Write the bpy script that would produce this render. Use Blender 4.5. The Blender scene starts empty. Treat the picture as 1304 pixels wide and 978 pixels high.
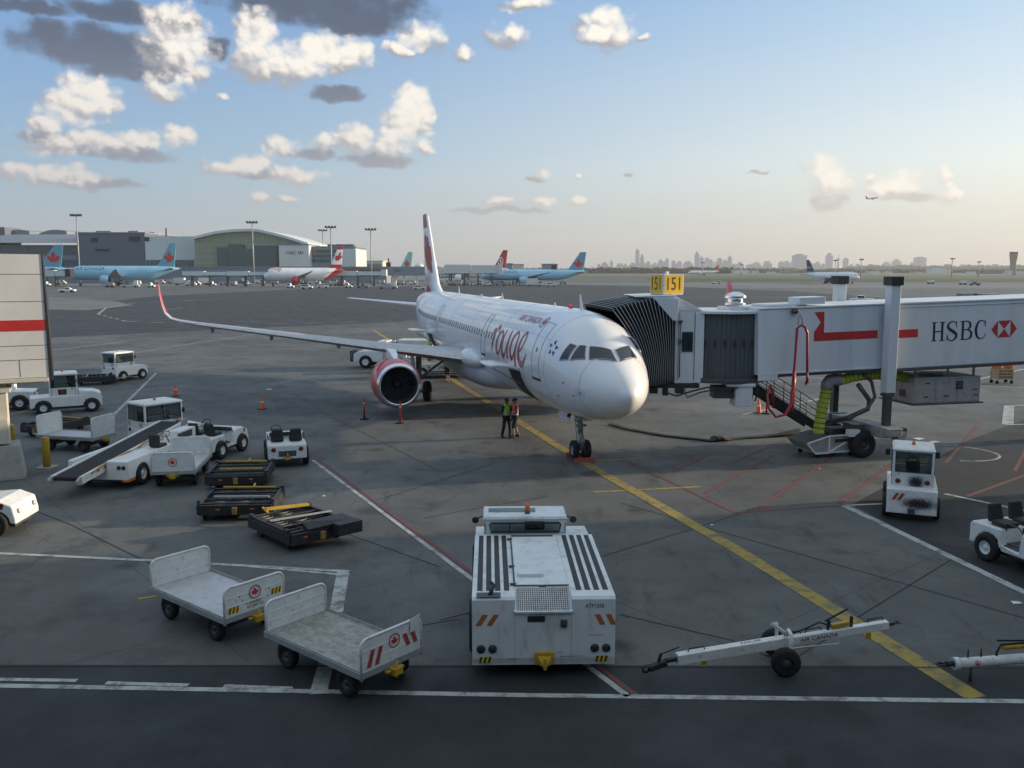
import bpy, math, random
from mathutils import Vector, Matrix
R = math.radians
scene = bpy.context.scene
COL = scene.collection
rnd = random.Random(7)
# ------------------------------------------------------------------ camera
CAM_F, CAM_H = 1120.0, 7.4
PIT = math.atan(145 / 1120)
cd = bpy.data.cameras.new('camera'); cam = bpy.data.objects.new('camera', cd); COL.objects.link(cam)
cd.sensor_width = 36; cd.lens = CAM_F / 1304 * 36; cd.clip_start = .1; cd.clip_end = 40000
cam.location = (0, 0, CAM_H); cam.rotation_euler = (math.pi / 2 - PIT, 0, 0)
scene.camera = cam

def ray(px, py):
    dx = (px - 652) / CAM_F; du = (489 - py) / CAM_F
    c, s = math.cos(PIT), math.sin(PIT)
    return dx, c + du * s, -s + du * c
def G(px, py, z=0.0):
    """survey point of the photograph on the level z"""
    d = ray(px, py); t = (z - CAM_H) / d[2]
    return d[0] * t, d[1] * t
def at(px, py, y):
    """survey point of the photograph on the upright plane y metres ahead"""
    d = ray(px, py); t = y / d[1]
    return d[0] * t, y, CAM_H + d[2] * t

# ------------------------------------------------------------------ mesh building
class MB:
    def __init__(s):
        s.v = []; s.f = []; s.mi = []; s.sm = []; s.M = Matrix.Identity(4); s.m = 0
    def add(s, vs, fs, m=None, smooth=False, M=None):
        b = len(s.v); T = s.M @ M if M is not None else s.M
        for p in vs: s.v.append(tuple(T @ Vector(p)))
        for f in fs:
            s.f.append(tuple(i + b for i in f)); s.mi.append(s.m if m is None else m); s.sm.append(smooth)
        return s
    def hexa(s, p, m=None):
        # p: 4 bottom (ccw from above) then 4 top
        return s.add(p, [(3, 2, 1, 0), (4, 5, 6, 7), (0, 1, 5, 4), (1, 2, 6, 5), (2, 3, 7, 6), (3, 0, 4, 7)], m)
    def bx(s, x0, x1, y0, y1, z0, z1, m=None):
        if x0 > x1: x0, x1 = x1, x0
        if y0 > y1: y0, y1 = y1, y0
        if z0 > z1: z0, z1 = z1, z0
        return s.hexa([(x0, y0, z0), (x1, y0, z0), (x1, y1, z0), (x0, y1, z0), (x0, y0, z1), (x1, y0, z1), (x1, y1, z1), (x0, y1, z1)], m)
    def box(s, c, d, rot=(0, 0, 0), m=None):
        from mathutils import Euler
        M = Matrix.Translation(c) @ Euler(rot).to_matrix().to_4x4()
        x, y, z = d[0] / 2, d[1] / 2, d[2] / 2
        return s.add([(-x, -y, -z), (x, -y, -z), (x, y, -z), (-x, y, -z), (-x, -y, z), (x, -y, z), (x, y, z), (-x, y, z)],
                     [(3, 2, 1, 0), (4, 5, 6, 7), (0, 1, 5, 4), (1, 2, 6, 5), (2, 3, 7, 6), (3, 0, 4, 7)], m, M=M)
    def beam(s, a, b, w, h, m=None, up=(0, 0, 1)):
        a, b = Vector(a), Vector(b); d = (b - a); L = d.length; d.normalize()
        u = Vector(up)
        if abs(d.dot(u)) > .98: u = Vector((1, 0, 0))
        sd = d.cross(u).normalized(); u2 = sd.cross(d)
        P = []
        for q in (a, b):
            for i, j in ((-1, -1), (1, -1), (1, 1), (-1, 1)): P.append(tuple(q + sd * (i * w / 2) + u2 * (j * h / 2)))
        return s.add(P, [(3, 2, 1, 0), (4, 5, 6, 7), (0, 1, 5, 4), (1, 2, 6, 5), (2, 3, 7, 6), (3, 0, 4, 7)], m)
    def prism(s, poly, ax, a, b, m=None):
        n = len(poly)
        def P(p, c): return {'x': (c, p[0], p[1]), 'y': (p[0], c, p[1]), 'z': (p[0], p[1], c)}[ax]
        area = sum(poly[i][0] * poly[(i + 1) % n][1] - poly[(i + 1) % n][0] * poly[i][1] for i in range(n))
        fl = (area < 0) ^ (ax == 'y') ^ (b < a)
        vs = [P(p, a) for p in poly] + [P(p, b) for p in poly]
        fs = [tuple(range(n - 1, -1, -1)), tuple(range(n, 2 * n))] + [(i, (i + 1) % n, n + (i + 1) % n, n + i) for i in range(n)]
        if fl: fs = [tuple(reversed(f)) for f in fs]
        return s.add(vs, fs, m)
    def frame_at(s, a, d):
        d = Vector(d).normalized(); u = Vector((0, 0, 1))
        if abs(d.dot(u)) > .95: u = Vector((1, 0, 0))
        x = d.cross(u).normalized(); y = x.cross(d).normalized()
        # columns x, y', d
        M = Matrix((x, -y, d)).transposed().to_4x4()
        if M.determinant() < 0: M = Matrix((x, y, d)).transposed().to_4x4()
        return Matrix.Translation(a) @ M
    def lathe(s, prof, a=(0, 0, 0), d=(0, 0, 1), n=20, m=None, smooth=True, caps=True):
        M = s.frame_at(a, d); vs = []; fs = []
        for r, h in prof:
            for k in range(n):
                t = 2 * math.pi * k / n; vs.append((r * math.cos(t), r * math.sin(t), h))
        for i in range(len(prof) - 1):
            for k in range(n):
                k2 = (k + 1) % n
                fs.append((i * n + k, i * n + k2, (i + 1) * n + k2, (i + 1) * n + k))
        s.add(vs, fs, m, smooth, M)
        if caps:
            b = len(s.v) - len(vs)
            for i, rev in ((0, True), (len(prof) - 1, False)):
                if prof[i][0] > 1e-4:
                    f = [b + i * n + k for k in range(n)]
                    if rev: f.reverse()
                    s.f.append(tuple(f)); s.mi.append(s.m if m is None else m); s.sm.append(False)
        return s
    def cyl(s, a, b, r, r1=None, n=14, m=None, smooth=True):
        a, b = Vector(a), Vector(b)
        return s.lathe([(r, 0), (r if r1 is None else r1, (b - a).length)], a, b - a, n, m, smooth)
    def tube(s, pts, r, n=8, m=None, closed=False, smooth=True):
        pts = [Vector(p) for p in pts]; N = len(pts); rings = []
        up = None
        for i, p in enumerate(pts):
            if closed: d = pts[(i + 1) % N] - pts[i - 1]
            else: d = pts[min(i + 1, N - 1)] - pts[max(i - 1, 0)]
            d.normalize()
            if up is None:
                up = Vector((0, 0, 1))
                if abs(d.dot(up)) > .9: up = Vector((1, 0, 0))
            x = d.cross(up).normalized(); up = x.cross(d).normalized()
            rr = r[i] if isinstance(r, (list, tuple)) else r
            rings.append([tuple(p + x * rr * math.cos(2 * math.pi * k / n) + up * rr * math.sin(2 * math.pi * k / n)) for k in range(n)])
        return s.loft(rings, m, smooth, closed=closed)
    def loft(s, rings, m=None, smooth=True, closed=False, caps=True):
        n = len(rings[0]); N = len(rings); vs = [p for r in rings for p in r]; fs = []
        for i in range(N if closed else N - 1):
            j = (i + 1) % N
            for k in range(n):
                k2 = (k + 1) % n; fs.append((i * n + k, j * n + k, j * n + k2, i * n + k2))
        s.add(vs, fs, m, smooth)
        if caps and not closed:
            b = len(s.v) - len(vs)
            for i, rev in ((0, False), (N - 1, True)):
                f = [b + i * n + k for k in range(n)]
                if rev: f.reverse()
                s.f.append(tuple(f)); s.mi.append(s.m if m is None else m); s.sm.append(False)
        return s
    def grid(s, fn, nu, nv, m=None, smooth=True):
        vs = [fn(i / nu, j / nv) for i in range(nu + 1) for j in range(nv + 1)]
        fs = [(i * (nv + 1) + j, (i + 1) * (nv + 1) + j, (i + 1) * (nv + 1) + j + 1, i * (nv + 1) + j + 1) for i in range(nu) for j in range(nv)]
        return s.add(vs, fs, m, smooth)
    def build(s, name, mats, parent=None, bevel=0, loc=None, rz=0, seg=2, solid=0):
        me = bpy.data.meshes.new(name); me.from_pydata(s.v, [], s.f)
        if not isinstance(mats, (list, tuple)): mats = [mats]
        for mt in mats: me.materials.append(mt)
        me.polygons.foreach_set('material_index', s.mi); me.polygons.foreach_set('use_smooth', s.sm)
        me.update()
        o = bpy.data.objects.new(name, me); COL.objects.link(o)
        if parent is not None: o.parent = parent
        if loc is not None: o.location = loc
        o.rotation_euler = (0, 0, rz)
        if solid:
            md = o.modifiers.new('s', 'SOLIDIFY'); md.thickness = solid; md.offset = 0
        if bevel:
            md = o.modifiers.new('b', 'BEVEL'); md.width = bevel; md.segments = seg; md.limit_method = 'ANGLE'; md.angle_limit = R(40); md.use_clamp_overlap = True
        return o

def tag(o, label=None, cat=None, group=None, kind=None):
    if label: o['label'] = label
    if cat: o['category'] = cat
    if group: o['group'] = group
    if kind: o['kind'] = kind
    return o
def empty(name, loc=(0, 0, 0), rz=0, label=None, cat=None, group=None, parent=None):
    o = bpy.data.objects.new(name, None); COL.objects.link(o); o.location = loc; o.rotation_euler = (0, 0, rz)
    o.empty_display_size = .3
    if parent is not None: o.parent = parent
    return tag(o, label, cat, group)
def copy_tree(o, parent=None):
    c = o.copy(); COL.objects.link(c)
    if parent is not None: c.parent = parent
    for ch in [q for q in COL.objects if q.parent == o]: copy_tree(ch, c)
    return c
KIDS = {}
def dup(o, loc, rz, label, group=None, scale=None):
    c = copy_tree(o); c.location = loc; c.rotation_euler = (0, 0, rz); c['label'] = label
    if group: c['group'] = group
    if scale: c.scale = (scale,) * 3
    return c

# ------------------------------------------------------------------ materials
def nmat(name):
    m = bpy.data.materials.new(name); m.use_nodes = True
    nt = m.node_tree; b = nt.nodes['Principled BSDF']
    return m, nt, b
def lin(c):
    return tuple(((x / 12.92) if x <= .04045 else ((x + .055) / 1.055) ** 2.4) for x in c)
def mat(name, col, rough=.5, metal=0, dirt=0, dcol=(.06, .055, .045), scale=3.0, bump=0, coat=0, spec=.5, lo=.52, hi=.72, stretch=None, dirt2=0):
    """painted / rubber / metal surface with uneven wear of its own"""
    m, nt, b = nmat(name); N, L = nt.nodes, nt.links
    b.inputs['Base Color'].default_value = (*col, 1); b.inputs['Roughness'].default_value = rough
    b.inputs['Metallic'].default_value = metal; b.inputs['Coat Weight'].default_value = coat
    b.inputs['Specular IOR Level'].default_value = spec
    if dirt or bump:
        tc = N.new('ShaderNodeTexCoord'); src = tc.outputs['Object']
        if stretch:
            mp = N.new('ShaderNodeMapping'); mp.inputs['Scale'].default_value = stretch; L.new(src, mp.inputs[0]); src = mp.outputs[0]
        n1 = N.new('ShaderNodeTexNoise'); n1.inputs['Scale'].default_value = scale; n1.inputs['Detail'].default_value = 8; n1.inputs['Roughness'].default_value = .65
        L.new(src, n1.inputs[0])
        rp = N.new('ShaderNodeMapRange'); rp.inputs[1].default_value = lo; rp.inputs[2].default_value = hi; rp.inputs[4].default_value = dirt
        L.new(n1.outputs[0], rp.inputs[0])
        n2 = N.new('ShaderNodeTexNoise'); n2.inputs['Scale'].default_value = scale * .35; n2.inputs['Detail'].default_value = 3; L.new(src, n2.inputs[0])
        r2 = N.new('ShaderNodeMapRange'); r2.inputs[1].default_value = .35; r2.inputs[2].default_value = .7; r2.inputs[3].default_value = 1.04; r2.inputs[4].default_value = .9
        L.new(n2.outputs[0], r2.inputs[0])
        mx = N.new('ShaderNodeMix'); mx.data_type = 'RGBA'; mx.inputs['A'].default_value = (*col, 1); mx.inputs['B'].default_value = (*dcol, 1)
        L.new(rp.outputs[0], mx.inputs['Factor'])
        m2 = N.new('ShaderNodeMix'); m2.data_type = 'RGBA'; m2.blend_type = 'MULTIPLY'; m2.inputs['Factor'].default_value = 1
        L.new(mx.outputs['Result'], m2.inputs['A']); L.new(r2.outputs[0], m2.inputs['B'])
        L.new(m2.outputs['Result'], b.inputs['Base Color'])
        rr = N.new('ShaderNodeMapRange'); rr.inputs[3].default_value = max(.05, rough - .06); rr.inputs[4].default_value = min(1, rough + .18)
        L.new(n1.outputs[0], rr.inputs[0]); L.new(rr.outputs[0], b.inputs['Roughness'])
        if bump:
            bp = N.new('ShaderNodeBump'); bp.inputs['Strength'].default_value = bump; bp.inputs['Distance'].default_value = .02
            L.new(n1.outputs[0], bp.inputs['Height']); L.new(bp.outputs[0], b.inputs['Normal'])
    return m
M = {}
M['white'] = mat('white_paint', (.78, .78, .76), .42, dirt=.55, dcol=(.22, .20, .17), scale=4, lo=.56, hi=.78)
M['white_dirty'] = mat('scuffed_white_paint', (.72, .73, .71), .5, dirt=.8, dcol=(.16, .14, .12), scale=13, lo=.58, hi=.72, bump=.1)
M['tug'] = mat('tug_white_paint', (.70, .74, .75), .4, dirt=.65, dcol=(.24, .23, .20), scale=3.2, lo=.50, hi=.8, stretch=(1, 1, .45))
M['plane'] = mat('aircraft_white', (.84, .84, .84), .24, dirt=.10, dcol=(.45, .44, .42), scale=.7, coat=.5, lo=.5, hi=.8)
M['plane_grey'] = mat('aircraft_grey', (.42, .44, .46), .34, dirt=.25, dcol=(.22, .22, .22), scale=1.1)
M['metal'] = mat('bare_metal', (.52, .53, .54), .36, metal=.85, dirt=.5, dcol=(.16, .15, .14), scale=5)
M['polished'] = mat('polished_lip', (.75, .76, .78), .2, metal=1)
M['galv'] = mat('galvanised_steel', (.38, .39, .39), .55, metal=.3, dirt=.5, dcol=(.12, .10, .08), scale=6)
M['steel'] = mat('dark_steel', (.09, .095, .1), .5, metal=.4, dirt=.5, dcol=(.03, .025, .02), scale=5)
M['black'] = mat('black_plastic', (.022, .023, .025), .55, dirt=.3, dcol=(.07, .07, .065), scale=5)
M['frame_black'] = mat('dolly_black_paint', (.018, .019, .021), .48, dirt=.5, dcol=(.085, .075, .06), scale=5, lo=.5, hi=.75)
M['rubber'] = mat('rubber', (.016, .016, .017), .8, dirt=.5, dcol=(.06, .055, .05), scale=6, bump=.2)
M['belt'] = mat('conveyor_belt', (.02, .021, .023), .75, dirt=.4, dcol=(.06, .06, .06), scale=3, bump=.1)
M['red'] = mat('red_paint', (.52, .035, .03), .38, dirt=.25, dcol=(.2, .03, .02), scale=3)
M['red_engine'] = mat('red_cowl', (.60, .055, .035), .26, dirt=.15, dcol=(.25, .03, .02), scale=1, coat=.5)
M['crimson'] = mat('crimson_lettering', (.30, .025, .04), .3)
M['orange'] = mat('orange_plastic', (.72, .13, .03), .5, dirt=.3, dcol=(.2, .05, .02), scale=8)
M['amber'] = mat('amber_lens', (.75, .16, .02), .25)
M['yellow'] = mat('yellow_paint', (.50, .32, .025), .48, dirt=.6, dcol=(.12, .08, .02), scale=6)
M['sign_yellow'] = mat('sign_yellow', (.84, .50, .02), .45)
M['lime'] = mat('lime_fabric', (.46, .52, .06), .8, dirt=.5, dcol=(.12, .14, .03), scale=7, bump=.3)
M['hivis'] = mat('hivis_green', (.35, .75, .06), .8)
M['hivis_orange'] = mat('hivis_orange', (.75, .12, .05), .8)
M['reflective'] = mat('reflective_tape', (.62, .64, .62), .3)
M['navy'] = mat('navy_lettering', (.016, .022, .075), .4)
M['dark_ink'] = mat('dark_lettering', (.03, .03, .035), .5)
M['taillight'] = mat('tail_lens', (.16, .012, .012), .22)
M['dark_lens'] = mat('dark_lens', (.03, .035, .035), .15)
M['stripe_orange'] = mat('orange_stripe', (.50, .14, .03), .5, dirt=.3, dcol=(.25, .1, .05), scale=8)
M['stripe_red'] = mat('red_stripe', (.42, .06, .04), .5, dirt=.3, dcol=(.3, .15, .1), scale=8)
M['bridge'] = mat('bridge_panel', (.66, .69, .72), .42, dirt=.38, dcol=(.36, .37, .36), scale=1.6, lo=.48, hi=.8, stretch=(1, 1, .14))
M['bridge_warm'] = mat('bridge_panel_beige', (.70, .68, .64), .5, dirt=.3, dcol=(.4, .38, .35), scale=1.2, lo=.45, hi=.8)
M['bellows'] = mat('bellows_fabric', (.022, .024, .024), .68, dirt=.35, dcol=(.06, .06, .058), scale=3)
M['slat'] = mat('slat_curtain', (.075, .085, .092), .5, dirt=.4, dcol=(.04, .04, .04), scale=2, stretch=(4, 4, .5))
M['concrete_block'] = mat('cast_concrete', (.40, .38, .35), .85, dirt=.5, dcol=(.16, .15, .13), scale=4, bump=.3)
M['fabric_dark'] = mat('dark_cloth', (.02, .022, .03), .85)
M['fabric_grey'] = mat('grey_cloth', (.08, .08, .09), .85)
M['skin'] = mat('skin', (.36, .19, .13), .55)
M['skin_dark'] = mat('dark_skin', (.10, .055, .04), .55)
M['hair'] = mat('dark_hair', (.012, .01, .01), .6)
M['boots'] = mat('boots', (.02, .018, .016), .6)
M['olive'] = mat('flat_hose', (.036, .034, .028), .8, dirt=.5, dcol=(.015, .015, .013), scale=6, bump=.3)
M['deck'] = mat('scratched_deck', (.36, .355, .33), .6, metal=.1, dirt=.75, dcol=(.11, .105, .09), scale=9, lo=.40, hi=.72, bump=.15, stretch=(.6, 1.1, 1))
M['deck_clean'] = mat('aluminium_deck', (.52, .54, .55), .45, metal=.3, dirt=.5, dcol=(.25, .24, .22), scale=5)
M['cream'] = mat('cream_paint', (.62, .58, .47), .5, dirt=.3, dcol=(.3, .28, .22), scale=4)
def glass(name, tint=(.70, .76, .74), fac=.2, rough=.03):
    m, nt, b = nmat(name); N, L = nt.nodes, nt.links
    b.inputs['Base Color'].default_value = (.02, .03, .035, 1); b.inputs['Roughness'].default_value = rough; b.inputs['Specular IOR Level'].default_value = .8
    tr = N.new('ShaderNodeBsdfTransparent'); tr.inputs[0].default_value = (*[x ** .5 for x in tint], 1)
    mx = N.new('ShaderNodeMixShader'); mx.inputs[0].default_value = fac
    L.new(tr.outputs[0], mx.inputs[1]); L.new(b.outputs[0], mx.inputs[2]); L.new(mx.outputs[0], N['Material Output'].inputs[0])
    return m
M['glass'] = glass('cab_glass')
M['cockpit_glass'] = mat('cockpit_glass', (.012, .02, .028), .06, spec=.8)
M['window_dark'] = mat('cabin_glass', (.03, .04, .055), .12, spec=.7)

# ------------------------------------------------------------------ emblems and lettering
HL = [(-90, 2030), (-45, 1167), (-75, 1095), (-156, 1069), (-1015, 1220), (-899, 900), (-919, 827), (-1860, 65), (-1648, -34), (-1614, -113), (-1800, -685),
      (-1258, -570), (-1185, -608), (-1080, -855), (-657, -401), (-590, -390), (-546, -458), (-750, -1510), (-423, -1321), (-332, -1348), (0, -2000)]
LEAF = [(x / 4060, -y / 4060) for x, y in HL] + [(-x / 4060, -y / 4060) for x, y in reversed(HL[:-1])]   # unit height, about the centre
def on_plane(o, u, v):
    o, u, v = Vector(o), Vector(u).normalized(), Vector(v).normalized(); w = u.cross(v)
    Mx = Matrix((u, v, w)).transposed().to_4x4(); return Matrix.Translation(o) @ Mx
def decal_leaf(mb, T, size, m=None, h=.003):
    n = len(LEAF); vs = [(x * size, y * size, h) for x, y in LEAF]
    mb.add(vs, [tuple(range(n))], m, M=T)
def decal_ring(mb, T, r0, r1, n=32, m=None, h=.003):
    vs = []; fs = []
    for k in range(n):
        t = 2 * math.pi * k / n; vs += [(r0 * math.cos(t), r0 * math.sin(t), h), (r1 * math.cos(t), r1 * math.sin(t), h)]
    for k in range(n):
        a, b = 2 * k, 2 * ((k + 1) % n); fs.append((a, a + 1, b + 1, b))
    mb.add(vs, fs, m, M=T)
def decal_poly(mb, T, pts, m=None, h=.003):
    a = sum(pts[i][0] * pts[(i + 1) % len(pts)][1] - pts[(i + 1) % len(pts)][0] * pts[i][1] for i in range(len(pts)))
    if a < 0: pts = list(reversed(pts))
    mb.add([(x, y, h) for x, y in pts], [tuple(range(len(pts)))], m, M=T)
def decal_disc(mb, T, r, n=20, m=None, h=.003, c=(0, 0)):
    decal_poly(mb, T, [(c[0] + r * math.cos(2 * math.pi * k / n), c[1] + r * math.sin(2 * math.pi * k / n)) for k in range(n)], m, h)
def roundel(name, T, r, parent):
    mb = MB(); decal_leaf(mb, T, r * 1.35, 0); decal_ring(mb, T, r * .84, r, m=0)
    return mb.build(name, M['red'], parent)
_txt = {}
def text_geo(s):
    if s in _txt: return _txt[s]
    cu = bpy.data.curves.new('t', 'FONT'); cu.body = s; cu.size = 1; cu.resolution_u = 3; cu.fill_mode = 'FRONT'
    o = bpy.data.objects.new('t', cu); COL.objects.link(o)
    dg = bpy.context.evaluated_depsgraph_get(); me = bpy.data.meshes.new_from_object(o.evaluated_get(dg))
    vs = [tuple(v.co) for v in me.vertices]; fs = [tuple(p.vertices) for p in me.polygons]
    bpy.data.objects.remove(o); bpy.data.curves.remove(cu); bpy.data.meshes.remove(me)
    x0 = min(v[0] for v in vs); x1 = max(v[0] for v in vs); y0 = min(v[1] for v in vs); y1 = max(v[1] for v in vs)
    vs = [((v[0] - x0), (v[1] - y0), 0) for v in vs]
    _txt[s] = (vs, fs, x1 - x0, y1 - y0); return _txt[s]
def text(mb, s, T, height, width=None, m=None, h=.003, center=True):
    vs, fs, w, hh = text_geo(s); k = height / hh; kx = k if width is None else width / w
    ox = w / 2 if center else 0; oy = hh / 2 if center else 0
    mb.add([((v[0] - ox) * kx, (v[1] - oy) * k, h) for v in vs], fs, m, M=T)
def stripes(mb, T, n, w, hgt, gap, slant, m=None, h=.003):
    for i in range(n):
        x = i * (w + gap); decal_poly(mb, T, [(x, 0), (x + w, 0), (x + w + slant, hgt), (x + slant, hgt)], m, h)
def stroke(pts, wid, curve=True):
    """variable width pen stroke -> list of quads"""
    P = []
    if curve:
        n = len(pts)
        for i in range(n - 1):
            p0, p1, p2, p3 = pts[max(i - 1, 0)], pts[i], pts[i + 1], pts[min(i + 2, n - 1)]
            w1, w2 = wid[i], wid[i + 1]
            for k in range(6):
                t = k / 6
                q = [.5 * ((2 * p1[j]) + (-p0[j] + p2[j]) * t + (2 * p0[j] - 5 * p1[j] + 4 * p2[j] - p3[j]) * t * t + (-p0[j] + 3 * p1[j] - 3 * p2[j] + p3[j]) * t ** 3) for j in (0, 1)]
                P.append((q[0], q[1], w1 + (w2 - w1) * t))
        P.append((*pts[-1], wid[-1]))
    else: P = [(*p, w) for p, w in zip(pts, wid)]
    L = []
    for i, (x, y, w) in enumerate(P):
        a = P[max(i - 1, 0)]; b = P[min(i + 1, len(P) - 1)]; dx, dy = b[0] - a[0], b[1] - a[1]; l = math.hypot(dx, dy) or 1
        nx, ny = -dy / l * w / 2, dx / l * w / 2; L.append(((x + nx, y + ny), (x - nx, y - ny)))
    return [[L[i][1], L[i + 1][1], L[i + 1][0], L[i][0]] for i in range(len(L) - 1)]

def wheel(parent, x, y, r, w, rimcol='white', z=None, rim_r=.52, side=None, name='wheel'):
    """wheel on an axle along local Y: tyre with a rim child; outer face on the side away from the middle"""
    z = r if z is None else z; sg = side if side is not None else (1 if y > 0 else -1)
    a = (x, y - sg * w / 2, z)
    t = MB(); ri = r * rim_r
    t.lathe([(ri, .0), (r * .86, .0), (r * .97, w * .12), (r, w * .3), (r, w * .7), (r * .97, w * .88), (r * .86, w), (ri, w), (ri * .98, w * .6), (ri * .98, w * .2)], a, (0, sg, 0), 26, caps=False)
    o = t.build(name, M['rubber'], parent)
    q = MB()
    q.lathe([(ri, w * .25), (ri, w * .93), (ri * .9, w * .95), (ri * .82, w * .72), (ri * .45, w * .66), (ri * .38, w * .86), (ri * .2, w * .9), (.001, w * .9)], a, (0, sg, 0), 22, caps=False)
    q.lathe([(ri, w * .25), (.001, w * .25)], a, (0, sg, 0), 16, caps=False)
    for k in range(6):
        t2 = 2 * math.pi * k / 6; c = (a[0] + ri * .6 * math.cos(t2), a[1] + sg * w * .7, z + ri * .6 * math.sin(t2))
        q.cyl(c, (c[0], c[1] + sg * .02, c[2]), ri * .09, n=6)
    q.build('rim', M[rimcol], o)
    return o
def lamp_disc(name, T, r, m, parent, rim=True):
    mb = MB()
    mb.M = T
    mb.lathe([(r, 0), (r, .025), (r * .85, .035), (.001, .04)], (0, 0, 0), (0, 0, 1), 18, caps=False)
    if rim: mb.lathe([(r * 1.22, 0), (r * 1.2, .018), (r * 1.02, .02)], (0, 0, 0), (0, 0, 1), 18, m=1, caps=False)
    return mb.build(name, [m, M['black']], parent)
# ================================================================== airliners
SEC = [(0,3.16,3.16,0),(0.05,2.98,3.34,.2),(0.15,2.84,3.49,.35),(.4,2.62,3.78,.63),(.8,2.42,4.07,.93),(1.3,2.24,4.36,1.2),(1.8,2.11,4.68,1.41),(2.4,1.99,5.12,1.6),(3.0,1.91,5.45,1.74),(3.8,1.84,5.70,1.86),(5,1.79,5.85,1.94),(6.5,1.76,5.90,1.975),(10,1.76,5.90,1.975),(20,1.76,5.9,1.975),(31,1.76,5.9,1.975),(33,1.95,5.9,1.95),(35,2.35,5.89,1.85),(37,2.85,5.87,1.66),(39,3.4,5.82,1.38),(41,3.95,5.72,1.05),(43,4.5,5.5,.62),(44.1,4.8,5.3,.33),(44.5,4.95,5.18,.12)]
def sec(s):
    n = len(SEC); s = max(0, min(44.5, s))
    for i in range(n - 1):
        if s <= SEC[i + 1][0]: break
    a, b = SEC[i], SEC[i + 1]; h = b[0] - a[0]; t = (s - a[0]) / h
    if i == 0:
        t = math.sqrt(t); return tuple(a[k] + (b[k] - a[k]) * t for k in (1, 2, 3))
    out = []
    for k in (1, 2, 3):
        def sl(j):
            if j <= 0: return (SEC[1][k] - SEC[0][k]) / (SEC[1][0] - SEC[0][0])
            if j >= n - 1: return (SEC[-1][k] - SEC[-2][k]) / (SEC[-1][0] - SEC[-2][0])
            d0 = (SEC[j][k] - SEC[j - 1][k]) / (SEC[j][0] - SEC[j - 1][0]); d1 = (SEC[j + 1][k] - SEC[j][k]) / (SEC[j + 1][0] - SEC[j][0])
            return 0 if d0 * d1 <= 0 else 2 * d0 * d1 / (d0 + d1)
        m0, m1 = sl(i) * h, sl(i + 1) * h; t2, t3 = t * t, t ** 3
        out.append((2 * t3 - 3 * t2 + 1) * a[k] + (t3 - 2 * t2 + t) * m0 + (-2 * t3 + 3 * t2) * b[k] + (t3 - t2) * m1)
    return tuple(out)
def hull(s, th, off=0):
    b, t, w = sec(s); return (s, (w + off) * math.sin(th), (b + t) / 2 + ((t - b) / 2 + off) * math.cos(th))
def hull_mesh(step=.25, n=64, name='fuselage', mats=None, parent=None, mfn=None):
    S = [0.0, .01, .03, .05, .09, .15, .22, .3, .4, .5, .65, .8, 1.0]
    while S[-1] < 7: S.append(S[-1] + step)
    while S[-1] < 31: S.append(S[-1] + step * 4)
    while S[-1] < 44.5: S.append(min(44.5, S[-1] + step * 2))
    mb = MB(); mb.loft([[hull(max(s, .002), 2 * math.pi * k / n) for k in range(n)] for s in S])
    if mfn: mb.mi = [mfn([sum(mb.v[i][j] for i in f) / len(f) for j in range(3)]) for f in mb.f]
    return mb.build(name, mats, parent)
def hull_quads(mb, quads, s0, th0, sc=1.0, off=.012, m=0, side=1):
    """lettering laid on the hull: u runs forward on the starboard side, v up"""
    for q in quads:
        vs = []
        for u, v in q:
            s = s0 - u * sc * side; R0 = 2.02; vs.append(hull(s, side * (th0 - v * sc / R0), off))
        mb.add(vs, [tuple(range(len(vs)))], m)
def hull_text(mb, s, s0, th0, h, w, off=.014, m=0, side=1):
    vs, fs, tw, hh = text_geo(s)
    mb.add([hull(s0 - side * v[0] / tw * w, side * (th0 - v[1] / hh * h / 2.02), off) for v in vs], fs, m)
def hull_patch(mb, poly, off=.012, m=0, n=6):
    """quad patch given by four (s, th) corners"""
    a, b, c, d = poly
    def fn(i, j):
        p = [(a[k] * (1 - i) + b[k] * i) * (1 - j) + (d[k] * (1 - i) + c[k] * i) * j for k in (0, 1)]
        return hull(p[0], p[1], off)
    mb.grid(fn, n, n, m)
def loop_quads(pts, w):
    return stroke(list(pts) + [pts[0]], [w] * (len(pts) + 1), curve=False)
def fin_mesh(mb, r0, r1, t0, t1, z0, z1, th0, th1, fn, fillet=0, nz=44, nc=20):
    base = len(mb.v)
    for k in range(nz + 1):
        t = k / nz; le = r0 + (t0 - r0) * t; te = r1 + (t1 - r1) * t
        if fillet: le -= fillet * max(0, 1 - t * 6) ** 2
        z = z0 + (z1 - z0) * t; th = th0 + (th1 - th0) * t
        if t > .97: th *= .6
        row = []
        for sd in (1, -1):
            for j in range(nc + 1):
                c = j / nc
                if sd < 0: c = 1 - c
                if sd < 0 and j in (0, nc): continue
                yy = th / 2 * (2.6 * math.sqrt(c) - 3.1 * c + .5 * c * c) * 1.75 + .004
                row.append((le + (te - le) * c, sd * max(yy, .0), z))
        mb.v += [tuple(mb.M @ Vector(p)) for p in row]; n = len(row)
    for k in range(nz):
        for j in range(n):
            j2 = (j + 1) % n; a = base + k * n
            f = (a + j, a + j2, a + n + j2, a + n + j); P = [mb.v[i] for i in f]
            mb.f.append(f); mb.sm.append(True); mb.mi.append(0)
            loc = mb.M.inverted() @ Vector([sum(p[i] for p in P) / 4 for i in range(3)])
            mb.mi[-1] = fn(loc[0], loc[1], loc[2])
    mb.f.append(tuple(base + nz * n + j for j in range(n))); mb.sm.append(False); mb.mi.append(fn(t0 + .1, 0, z1))
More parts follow.
